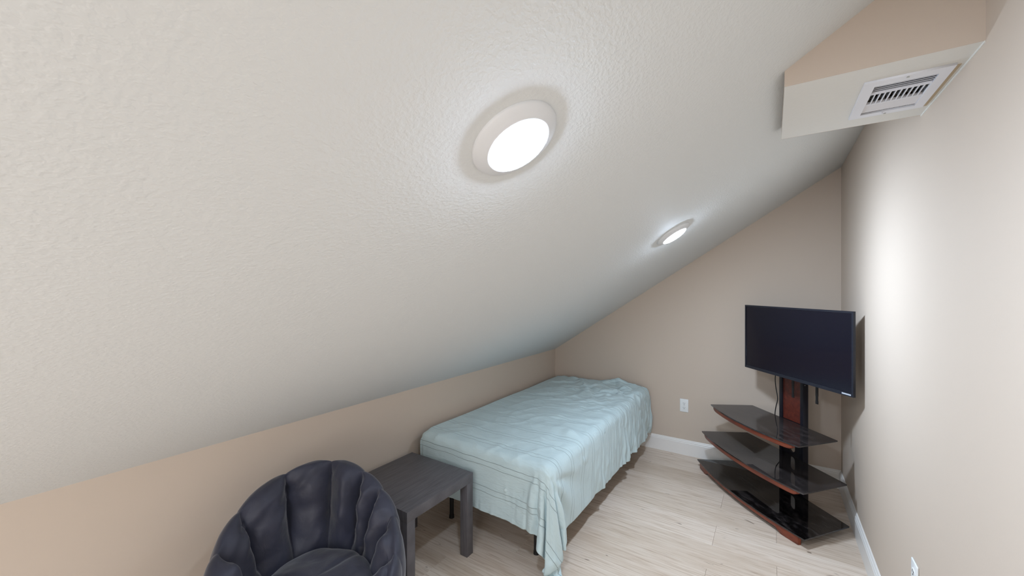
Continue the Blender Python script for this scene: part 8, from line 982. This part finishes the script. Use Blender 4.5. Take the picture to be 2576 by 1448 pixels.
d[:, 0] = np.cumsum(d[:, 0], axis=0)
q_ = np.cumsum(d, axis=1)
co = q_ * 0.0006 + np.array([-2, 1.5, 0])
co[:, :, 1] = np.where(co[:, :, 1] > 1.80, 1.80 + (co[:, :, 1] - 1.80) * 1.028, co[:, :, 1])
def soften(c, n):
    for _ in range(n):
        m_ = c.copy()
        m_[1:-1, 1:-1] = 0.5 * c[1:-1, 1:-1] + 0.125 * (c[:-2, 1:-1] + c[2:, 1:-1] + c[1:-1, :-2] + c[1:-1, 2:])
        c = m_
    return c
flatter = soften(co, 14)
wpk = np.zeros((NYC, NXC, 1))
for j in range(NYC):
    for i in range(NXC):
        x_, y_ = co[j, i, 0], co[j, i, 1]
        wpk[j, i, 0] = math.exp(-(((x_ + 1.12) / 0.16) ** 2 + ((y_ - 2.30) / 0.22) ** 2))
co = co * (1 - wpk) + flatter * wpk
# slack creases: ridges that run over the top and slant down the foot end
dx_ = np.gradient(co, axis=1)
dy_ = np.gradient(co, axis=0)
nr_ = np.cross(dx_, dy_)
nr_ /= np.linalg.norm(nr_, axis=2, keepdims=True) + 1e-9
for j in range(NYC):
    for i in range(NXC):
        u_, v_ = i * 0.015, j * 0.015
        top = max(0.0, nr_[j, i, 2])
        q1, r1 = u_ * 0.80 + v_ * 0.60, -u_ * 0.60 + v_ * 0.80
        a1 = 1 - abs(noise.noise(Vector((q1 * 2.6 + 0.5 * noise.noise(Vector((u_ * 4, v_ * 4, 2))), r1 * 8 + 1.2 * noise.noise(Vector((u_ * 3, v_ * 3, 9))), 1.7))))
        a2 = 1 - abs(noise.noise(Vector((q1 * 9 + 5, r1 * 3.2, 6.1))))
        a3 = noise.noise(Vector((u_ * 26, v_ * 26, 3.3)))
        edge = max(0.0, min(1.0, u_ / 0.12))
        far_ = 0.38 + 0.92 * max(0.0, min(1.0, (v_ - 1.2) / 0.8))
        hgt = top * edge * far_ * (0.016 * max(0, a1 - 0.74) / 0.26 + 0.012 * max(0, a2 - 0.76) / 0.24 + 0.003 * a3)
        s1 = u_ * 0.86 - v_ * 0.5
        a4 = noise.noise(Vector((s1 * 8, (u_ * 0.5 + v_ * 0.86) * 2.0, 8.8))) * (1 - max(0.0, min(1.0, (u_ - 0.85) / 0.1)) * (1 if v_ < 0.36 else 0))
        hgt += (1 - top) * (0.010 if v_ < 0.32 else 0.004) * a4 * edge
        # swags that fan out from the pulled corner over the right side
        if u_ > 0.93 and 0.30 < v_ < 1.1:
            ru, rv = u_ - 0.93, v_ - 0.30
            rad = math.hypot(ru, rv)
            the = math.atan2(ru, rv)
            hgt += 0.014 * math.sin(the * 10 + 0.8 + 2 * noise.noise(Vector((u_ * 3, v_ * 3, 4.4)))) * min(1, rad / 0.15) * min(1, ru / 0.06) * math.exp(-rad / 0.42)
        co[j, i] += nr_[j, i] * hgt
co = co.reshape(-1, 3)
SHEET = mat('pale_aqua_cotton', lin(196, 214, 216), 0.85, spec=0.2, sheen=0.15)
me = bpy.data.meshes.new('bedspread')
fs = [(j * NXC + i, j * NXC + i + 1, (j + 1) * NXC + i + 1, (j + 1) * NXC + i) for j in range(NYC - 1) for i in range(NXC - 1)]
me.from_pydata(co.tolist(), [], fs)
uv = me.uv_layers.new(name='cloth')
idx = np.empty(len(me.loops), np.int32)
me.loops.foreach_get('vertex_index', idx)
uvs = np.stack([(idx % NXC) * 0.015, (idx // NXC) * 0.015], 1).astype(np.float32)
uv.data.foreach_set('uv', uvs.ravel())
spread = link('bedspread', me, SHEET, None, True)
tag(spread, 'pale aqua pintucked bedspread draped over the bed, one corner trailing to the floor', 'bedspread')
ss = spread.modifiers.new('fine', 'SUBSURF')
ss.levels = 1
ss.render_levels = 2
so = spread.modifiers.new('thick', 'SOLIDIFY')
so.thickness = 0.0025
so.offset = 1
k = NT(SHEET)
uvn = k.n('ShaderNodeUVMap')
uvn.uv_map = 'cloth'
sx = k.n('ShaderNodeSeparateXYZ')
k.l(uvn.outputs[0], sx.inputs[0])
wob = k.noise(uvn.outputs[0], 9, 2)
vv = k.math('ADD', sx.outputs[1], k.math('MULTIPLY', k.math('SUBTRACT', wob, 0.5), 0.010))
fr = k.math('FRACT', k.math('MULTIPLY', k.math('ADD', vv, 0.066), 1 / 0.145))
def ridge(c, w):
    dd = k.math('ABSOLUTE', k.math('SUBTRACT', fr, c))
    return k.math('SUBTRACT', 1.0, k.math('MULTIPLY', dd, 1 / w), True)
def ridge_clamped(c, w):
    r_ = ridge(c, w)
    return k.math('MAXIMUM', r_, 0.0)
lines = k.math('MAXIMUM', ridge_clamped(0.20, 0.013), ridge_clamped(0.40, 0.013))
mp = k.n('ShaderNodeMapping')
mp.inputs['Scale'].default_value = (1, 1, 1)
k.l(uvn.outputs[0], mp.inputs[0])
crs = k.noise(mp.outputs[0], 34, 4, 0.6, 0.8)
mp2 = k.n('ShaderNodeMapping')
mp2.inputs['Scale'].default_value = (9, 34, 1)
mp2.inputs['Rotation'].default_value = (0, 0, R(-24))
k.l(uvn.outputs[0], mp2.inputs[0])
crs2 = k.noise(mp2.outputs[0], 1.0, 3, 0.55, 1.0)
h = k.math('ADD', k.math('MULTIPLY', lines, 0.55), k.math('ADD', k.math('MULTIPLY', crs, 0.12), k.math('MULTIPLY', crs2, 0.75)))
k.bump(h, 0.5, 0.012)
shade = k.mix(k.math('MULTIPLY', lines, 0.75), lin(196, 214, 216), lin(118, 132, 136))
k.color(shade)
BUT = mat('covered_button', lin(200, 216, 217), 0.8)
for (i, j) in ((16, 12), (44, 11), (62, 118), (62, 70), (30, 118)):
    p = Vector(co[j * NXC + i])
    nrm = (Vector(co[j * NXC + i + 1]) - p).cross(Vector(co[(j + 1) * NXC + i]) - p).normalized()
    bm = bmesh.new()
    lathe(bm, [(0.010, -0.001), (0.0102, 0.0006), (0.008, 0.0016), (0.004, 0.0020), (0.0008, 0.0021)], 20, True)
    o = bmobj('button', bm, BUT, spread, smooth=True)
    o.location = p + nrm * 0.0028
    o.rotation_euler = nrm.to_track_quat('Z', 'Y').to_euler()

# ------------------------------------------------------------------ side table
TBL = mat('black_brown_laminate', lin(66, 60, 60), 0.5, spec=0.45)
k = NT(TBL)
v = k.coords('Object', (60, 3, 3))
k.color(k.ramp(k.noise(v, 2.5, 4, 0.6), [(0.3, lin(78, 75, 78)), (0.7, lin(102, 99, 102))]))
TX0, TX1, TY0, TY1 = -1.888, -1.396, 1.238, 1.715
tb = empty('side_table', ((TX0 + TX1) / 2, (TY0 + TY1) / 2, 0), 0, 'square black-brown side table standing between the bean bag chair and the bed', 'table')
hx, hy = (TX1 - TX0) / 2, (TY1 - TY0) / 2
boxobj('tabletop', (-hx, -hy, 0.400), (hx, hy, 0.450), TBL, tb, 0.0015)
for sx_ in (-1, 1):
    for sy_ in (-1, 1):
        x0, x1 = sorted((sx_ * (hx - 0.0005), sx_ * (hx - 0.0505)))
        y0, y1 = sorted((sy_ * (hy - 0.0005), sy_ * (hy - 0.0505)))
        boxobj('leg', (x0, y0, 0.0), (x1, y1, 0.400), TBL, tb, 0.0015)
SPK = mat('pale_speck', lin(200, 196, 190), 0.8)

# ------------------------------------------------------------------ padded bucket chair
FAB = mat('black_padded_nylon', lin(44, 45, 56), 0.52, spec=0.45, sheen=0.3)
k = NT(FAB)
v = k.coords('Object')
mottle = k.noise(v, 9, 3, 0.6)
dust = k.ramp(k.noise(v, 120, 2, 0.5), [(0.74, (0, 0, 0, 1)), (0.80, (1, 1, 1, 1))])
cc = k.ramp(mottle, [(0.3, lin(30, 31, 46)), (0.7, lin(42, 44, 62))])
k.color(k.mix(k.math('MULTIPLY', dust, 0.25), cc, lin(120, 122, 130)))
k.bump(k.math('ADD', k.noise(v, 14, 3, 0.5, 0.6), k.math('MULTIPLY', k.noise(v, 500, 1), 0.05)), 0.22, 0.012)
CX, CY, BACK = -1.421, 0.819, R(146)
chair = empty('padded_chair', (CX, CY, 0), BACK - PI / 2, 'black puffy bucket chair with scalloped padded back, leaning space beside the low beige wall', 'chair')
chair['label'] = 'black puffy bucket chair with scalloped padded back beside the low beige wall'
FM = 126.0
NP, NS = 330, 84
def catmull(P, t):
    n = len(P) - 1
    x = min(t * n, n - 1e-6)
    q = int(x)
    f = x - q
    p0, p1, p2, p3 = P[max(q - 1, 0)], P[q], P[q + 1], P[min(q + 2, n)]
    return [0.5 * (2 * b + (c - a) * f + (2 * a - 5 * b + 4 * c - dd) * f * f + (3 * b - a - 3 * c + dd) * f ** 3) for a, b, c, dd in zip(p0, p1, p2, p3)]
bm = bmesh.new()
grid = []
for a in range(NP + 1):
    ph = -FM + 2 * FM * a / NP
    zr = 0.395 + 0.325 * (0.5 + 0.5 * math.cos(R(ph * 180 / 142))) ** (0.55 if ph > 0 else 0.85)
    endf = max(0.0, (abs(ph) - (FM - 22)) / 22)
    th_ = math.sqrt(max(0.0, 1 - endf * endf)) if endf < 1 else 0.0
    zr -= 0.05 * endf ** 2
    prof = [(0.05, 0.325), (0.15, 0.325), (0.195, 0.385), (0.222, 0.385 + (zr - 0.385) * 0.4), (0.245, 0.385 + (zr - 0.385) * 0.78),
            (0.268, zr - 0.010), (0.288, zr), (0.308, zr - 0.022), (0.320, zr - 0.09), (0.322, 0.33), (0.318, 0.16), (0.30, 0.02), (0.26, 0.012)]
    c_in, z_in = 0.30, 0.30
    ring = []
    # scallop phase
    SEAMS = [-130, -104, -80, -58, -38, -9, 27, 63, 88, 110, 132]
    ps = next(q_i for q_i in range(10) if SEAMS[q_i] <= ph < SEAMS[q_i + 1])
    fr_ = ((ph - SEAMS[ps]) / (SEAMS[ps + 1] - SEAMS[ps])) ** 0.85
    dist = min(fr_, 1 - fr_) * 2           # 0 at seam, 1 mid panel
    rnd = random.Random(int(math.floor(ps)) + 50).uniform(0.85, 1.15)
    for s in range(NS + 1):
        t = s / NS
        rr, zz = catmull(prof, t)
        # pull the profile together at the two arm fronts
        rr = 0.265 + (rr - 0.265) * (0.25 + 0.75 * th_) if t > 0.18 else rr
        rr *= 1 + 0.07 * max(0.0, math.sin(R(ph))) ** 2 * (1 if t > 0.2 else 0)
        r2, z2 = catmull(prof, min(t + 0.01, 1))
        r1, z1 = catmull(prof, max(t - 0.01, 0))
        nx_, nz_ = -(z2 - z1), (r2 - r1)
        ln = math.hypot(nx_, nz_) or 1
        nx_, nz_ = nx_ / ln, nz_ / ln
        wgt = max(0.0, min(1.0, (t - 0.12) / 0.12)) * (1.0 if t < 0.36 else max(0.16, 1 - (t - 0.33) * 6.5))
        bul = (math.sin(PI * fr_) ** 0.6) * 0.070 * rnd - 0.046
        aw = R(BACK + ph)
        w3 = Vector((ph * 0.05, t * 3.2, 0.7))
        ang0 = R(90 + ph)
        P3 = Vector((rr * math.cos(ang0), rr * math.sin(ang0), zz))
        wr = noise.noise(P3 * 6.0) * 0.016 + noise.noise(Vector((P3.x * 15, P3.y * 15, P3.z * 22))) * 0.009
        # cross folds that start from the seams
        wr += 0.026 * max(0, noise.noise(Vector((P3.x * 7, P3.y * 7, P3.z * 20 + ph * 0.10)))) * (1 - dist * 0.6)
        sgn = 1
        disp = (bul + wr) * wgt
        rr += nx_ * disp * sgn
        zz += nz_ * disp * sgn
        ang = R(90 + ph)
        ring.append(bm.verts.new((rr * math.cos(ang), rr * math.sin(ang), max(zz, 0.008))))
    grid.append(ring)
for a in range(NP):
    for s in range(NS):
        bm.faces.new((grid[a][s], grid[a + 1][s], grid[a + 1][s + 1], grid[a][s + 1]))
for ring in (grid[0], grid[-1]):
    bm.faces.new(ring)
bmesh.ops.recalc_face_normals(bm, faces=bm.faces)
shell = bmobj('padded_shell', bm, FAB, chair, smooth=True)
# seat cushion
bm = bmesh.new()
NU, NV = 120, 40
rows = []
for b in range(NV + 1):
    lat_ = PI / 2 - PI * b / NV
    ring = []
    for a in range(NU):
        al_ = 2 * PI * a / NU
        cr = abs(math.cos(lat_)) ** 0.62
        srr = math.copysign(abs(math.sin(lat_)) ** 0.75, math.sin(lat_))
        x = 0.205 * cr * math.cos(al_)
        y_ = 0.235 * cr * math.sin(al_) - 0.045
        z_ = 0.358 + 0.072 * srr
        if lat_ > 0:
            seam = min(abs((math.degrees(al_) - q + 180) % 360 - 180) for q in (35, 155, 275))
            z_ -= 0.008 * math.exp(-(seam * cr / 3.0) ** 2) * min(1, cr * 2)
            z_ += 0.010 * noise.noise(Vector((x * 7, y_ * 7, 2.2))) + 0.004 * noise.noise(Vector((x * 22, y_ * 22, 7)))
        ring.append(bm.verts.new((x, y_, z_)))
    rows.append(ring)
for p, q in zip(rows, rows[1:]):
    for a in range(NU):
        bm.faces.new((p[a], p[(a + 1) % NU], q[(a + 1) % NU], q[a]))
bmesh.ops.remove_doubles(bm, verts=bm.verts, dist=1e-5)
bmesh.ops.recalc_face_normals(bm, faces=bm.faces)
bmobj('seat_cushion', bm, FAB, chair, smooth=True)
bm = bmesh.new()
tube(bm, [(0.21 * math.cos(2 * PI * q / 40), 0.21 * math.sin(2 * PI * q / 40) - 0.03, 0.012) for q in range(41)], 0.011, 8)
bmobj('base_ring', bm, BLACK, chair, smooth=True)
for q in range(4):
    ang = PI / 4 + q * PI / 2
    bm = bmesh.new()
    tube(bm, [(0.21 * math.cos(ang), 0.21 * math.sin(ang) - 0.03, 0.012), (0.17 * math.cos(ang), 0.17 * math.sin(ang) - 0.04, 0.31)], 0.010, 8)
    bmobj('leg', bm, BLACK, chair, smooth=True)

# ------------------------------------------------------------------ television stand (local x along the shelves, -y towards the room)
AZ = math.atan2(-0.771, 0.637)
SO = Vector((0.101, 3.411, 0))
stand = empty('television_stand', SO, AZ, 'three-shelf black glass and cherry wood television stand set across the corner', 'tv stand')
CHERRY = mat('cherry_wood', lin(126, 58, 38), 0.35)
k = NT(CHERRY)
v = k.coords('Object', (2, 14, 14))
k.color(k.ramp(k.noise(v, 3, 4, 0.6, 0.4), [(0.3, lin(104, 44, 28)), (0.7, lin(142, 68, 42))]))
PANEL = mat('cherry_back_panel', lin(104, 46, 36), 0.35)
k = NT(PANEL)
v = k.coords('Object', (14, 14, 2))
k.color(k.ramp(k.noise(v, 3, 4, 0.6, 0.4), [(0.3, lin(78, 32, 26)), (0.7, lin(108, 48, 34))]))
GLASS = bpy.data.materials.new('smoked_glass')
GLASS.use_nodes = True
nt = GLASS.node_tree
for n_ in list(nt.nodes):
    if n_.type != 'OUTPUT_MATERIAL': nt.nodes.remove(n_)
out = next(n_ for n_ in nt.nodes if n_.type == 'OUTPUT_MATERIAL')
tr = nt.nodes.new('ShaderNodeBsdfTransparent'); tr.inputs[0].default_value = (0.20, 0.17, 0.18, 1)
gl = nt.nodes.new('ShaderNodeBsdfGlossy'); gl.inputs['Roughness'].default_value = 0.03; gl.inputs[0].default_value = (0.9, 0.92, 0.95, 1)
lw = nt.nodes.new('ShaderNodeFresnel'); lw.inputs['IOR'].default_value = 1.75
mx = nt.nodes.new('ShaderNodeMixShader')
nt.links.new(lw.outputs[0], mx.inputs[0]); nt.links.new(tr.outputs[0], mx.inputs[1]); nt.links.new(gl.outputs[0], mx.inputs[2])
df = nt.nodes.new('ShaderNodeBsdfDiffuse'); df.inputs[0].default_value = lin(152, 140, 138)
tcg = nt.nodes.new('ShaderNodeTexCoord'); mpg = nt.nodes.new('ShaderNodeMapping'); mpg.inputs['Scale'].default_value = (5, 16, 5); mpg.inputs['Rotation'].default_value = (0, 0, 0.5)
nzg = nt.nodes.new('ShaderNodeTexNoise'); nzg.inputs['Scale'].default_value = 1.6; nzg.inputs['Detail'].default_value = 7; nzg.inputs['Roughness'].default_value = 0.7
crg = nt.nodes.new('ShaderNodeValToRGB'); crg.color_ramp.elements[0].position = 0.48; crg.color_ramp.elements[0].color = (0.06, 0.06, 0.06, 1); crg.color_ramp.elements[1].position = 0.85; crg.color_ramp.elements[1].color = (0.26, 0.26, 0.26, 1)
nt.links.new(tcg.outputs['Object'], mpg.inputs[0]); nt.links.new(mpg.outputs[0], nzg.inputs[0]); nt.links.new(nzg.outputs['Fac'], crg.inputs[0])
mx2 = nt.nodes.new('ShaderNodeMixShader')
nt.links.new(crg.outputs[0], mx2.inputs[0]); nt.links.new(mx.outputs[0], mx2.inputs[1]); nt.links.new(df.outputs[0], mx2.inputs[2])
nt.links.new(mx2.outputs[0], out.inputs[0])

GLASS_BASE = GLASS.copy()                 # the bottom shelf is the darkest, nearly opaque
GLASS_BASE.name = 'black_glass'
for n_ in GLASS_BASE.node_tree.nodes:
    if n_.type == 'BSDF_TRANSPARENT': n_.inputs[0].default_value = (0.05, 0.045, 0.055, 1)
    if n_.type == 'VALTORGB': n_.color_ramp.elements[0].color = (0.012, 0.012, 0.012, 1)
def bowy(x, hw, yf, bulge): return yf - bulge * (1 - (x / hw) ** 2)
# (front half width, back half width, front y, bulge, underside z)
SHELVES = [(0.528, 0.443, -0.371, 0.062, 0.050), (0.497, 0.428, -0.350, 0.062, 0.293), (0.427, 0.368, -0.317, 0.060, 0.533)]
for q, (hw, bw, yf, bu, z) in enumerate(SHELVES):
    pts = [(-bw, 0.0)] + [(-hw + 2 * hw * t / 40, bowy(-hw + 2 * hw * t / 40, hw, yf, bu)) for t in range(41)] + [(bw, 0.0)]
    bm = bmesh.new()
    poly_prism(bm, pts, z, z + 0.008)
    bmesh.ops.recalc_face_normals(bm, faces=bm.faces)
    bmobj('glass_shelf', bm, GLASS if q else GLASS_BASE, stand)
    # curved wooden rail along the front edge
    xe = hw - 0.042
    bm = bmesh.new()
    N = 48
    prev = None
    first = None
    for t in range(N + 1):
        x = -xe + 2 * xe * t / N
        yo = bowy(x, hw, yf, bu) + 0.006
        zt = z - 0.0005
        if q == 0:
            # two feet with a raised arch between them
            g = (xe - abs(x))
            zb = 0.0 if g < 0.105 else min(1, (g - 0.105) / 0.035) * 0.024
        else:
            g = min(1, (xe - abs(x)) / 0.05)
            zb = zt - 0.030 - 0.0 * g + (1 - math.sqrt(max(0, 1 - (1 - g) ** 2))) * 0.014
        ring = [bm.verts.new((x, yo, zt)), bm.verts.new((x, yo, zb + 0.003)), bm.verts.new((x, yo + 0.003, zb)), bm.verts.new((x, yo + 0.020, zb)), bm.verts.new((x, yo + 0.020, zt))]
        if prev:
            for w_ in range(5): bm.faces.new((prev[w_], prev[(w_ + 1) % 5], ring[(w_ + 1) % 5], ring[w_]))
        else: first = ring
        prev = ring
    bm.faces.new(first)
    bm.faces.new(prev[::-1])
    bmesh.ops.recalc_face_normals(bm, faces=bm.faces)
    bmobj('front_rail', bm, CHERRY, stand, angle=50)
    # support arm from the post to the rail
    boxobj('shelf_arm', (-0.075, bowy(0, hw, yf, bu) + 0.03, z - 0.022), (-0.045, 0.012, z - 0.0005), BLACK, stand)
    boxobj('shelf_arm', (0.045, bowy(0, hw, yf, bu) + 0.03, z - 0.022), (0.075, 0.012, z - 0.0005), BLACK, stand)
boxobj('base_bar', (-0.36, -0.05, 0.0), (0.36, -0.012, 0.047), BLACK, stand, 0.002)
POSTB = mat('black_satin_metal', lin(22, 22, 32), 0.4)
for s in (-1, 1):
    x0, x1 = sorted((s * 0.079, s * 0.104))
    boxobj('post', (x0, 0.008, 0.0), (x1, 0.050, 1.16), POSTB, stand, 0.003)
holes = [oval(0.0, z_, 0.050, 0.095) for z_ in (0.155, 0.365, 0.475)]
pn = flat('lower_back_panel', [(-0.0785, 0.03), (0.0785, 0.03), (0.0785, 0.538), (-0.0785, 0.538)], holes, 0.012, mat('shade_dark_back_panel', lin(26, 20, 26), 0.4), stand)  # near-black colour paints in the shade below the top shelf
pn.rotation_euler = (PI / 2, 0, 0)
pn.location = (0, 0.026, 0)
pn = flat('back_panel', [(-0.0785, 0.539), (0.0785, 0.539), (0.0785, 1.12), (-0.0785, 1.12)], [], 0.012, PANEL, stand)
pn.rotation_euler = (PI / 2, 0, 0)
pn.location = (0, 0.026, 0)
# tv bracket with two hanging arms
boxobj('mount_plate', (-0.10, -0.075, 0.98), (0.36, -0.062, 1.16), BLACK, stand, 0.002)
boxobj('mount_spacer', (-0.07, -0.0625, 1.00), (0.07, 0.009, 1.12), BLACK, stand)
for x, zb in ((0.128, 0.742), (0.312, 0.752)):
    boxobj('mount_arm', (x - 0.010, -0.098, 0.90), (x + 0.010, -0.074, 1.24), BLACK, stand, 0.001)
    bm = bmesh.new()
    w = 0.0085
    for (za, zc, ww) in ((0.905, zb + 0.05, w), (zb + 0.05, zb + 0.02, w * 0.85), (zb + 0.02, zb, w)):
        box(bm, (x - ww, -0.089, zc), (x + ww, -0.084, za))
    bmobj('release_strap', bm, BLACK, stand)
for x in (-0.106, 0.1055):
    bm = bmesh.new()
    bmesh.ops.create_cone(bm, cap_ends=True, segments=10, radius1=0.003, radius2=0.003, depth=0.004, matrix=Matrix.Translation((x, 0.022, 0.815)) @ Matrix.Rotation(PI / 2, 4, 'Y'))
    bmobj('screw', bm, SCREW, stand)

# ------------------------------------------------------------------ television
TVC = Vector((0.098, 3.176, 0.8755))
tv = empty('television', TVC, AZ, 'flat black television, switched off, mounted on the corner stand', 'television')
SCREEN = mat('dark_lcd_panel', lin(20, 18, 30), 0.16, spec=0.5)
BEZ = mat('black_bezel_plastic', lin(30, 32, 42), 0.38)
TW, TH = 0.860, 0.475
hw = TW / 2
fr_o = [(-hw, 0), (hw, 0), (hw, TH), (-hw, TH)]
fr_i = [(-hw + 0.011, 0.020), (hw - 0.011, 0.020), (hw - 0.011, TH - 0.011), (-hw + 0.011, TH - 0.011)]
b_ = flat('bezel', fr_o, [fr_i], 0.014, BEZ, tv)
b_.rotation_euler = (PI / 2, 0, 0)
b_.location = (0, 0.007, 0)
boxobj('screen', (-hw + 0.0105, 0.0035, 0.0195), (hw - 0.0105, 0.012, TH - 0.0105), SCREEN, tv)
boxobj('rear_housing', (-hw + 0.03, 0.0120, 0.03), (hw - 0.03, 0.038, TH - 0.03), BEZ, tv, 0.008)
boxobj('rear_bulge', (-0.29, 0.0375, 0.03), (0.29, 0.0525, 0.30), BEZ, tv, 0.008)
LOGO = mat('silver_badge', lin(186, 192, 202), 0.4)
bm = bmesh.new()
for q, (w0, w1) in enumerate(((0.0, 0.0088), (0.0094, 0.0180), (0.0186, 0.0268), (0.0274, 0.0362), (0.0368, 0.0454), (0.0460, 0.0540))):
    box(bm, (hw - 0.068 + w0, -0.0006, 0.0062), (hw - 0.068 + w1, 0.0005, 0.0142))
bmobj('badge', bm, LOGO, tv)

# power cord
CORD = mat('black_cord_rubber', lin(26, 24, 26), 0.5)
def sw(x, y, z):
    return SO + Matrix.Rotation(AZ, 3, 'Z') @ Vector((x, y, z))
pts = [sw(*p) for p in ((-0.12, -0.05, 0.96), (-0.140, 0.010, 0.90), (-0.150, 0.016, 0.80), (-0.146, 0.018, 0.74), (-0.132, 0.02, 0.66), (-0.142, 0.016, 0.60), (-0.152, 0.016, 0.54), (-0.150, 0.02, 0.46),
                        (-0.112, 0.03, 0.38), (-0.112, 0.035, 0.28), (-0.128, 0.035, 0.16), (-0.135, 0.05, 0.05), (-0.15, 0.075, 0.0045), (-0.19, 0.10, 0.0045), (-0.22, 0.135, 0.0045))]
bm = bmesh.new()
tube(bm, spline(pts, 8), 0.0033, 8)
tag(bmobj('power_cord', bm, CORD, None, smooth=True), 'thin black cord hanging from the television behind the glass shelves', 'cord')
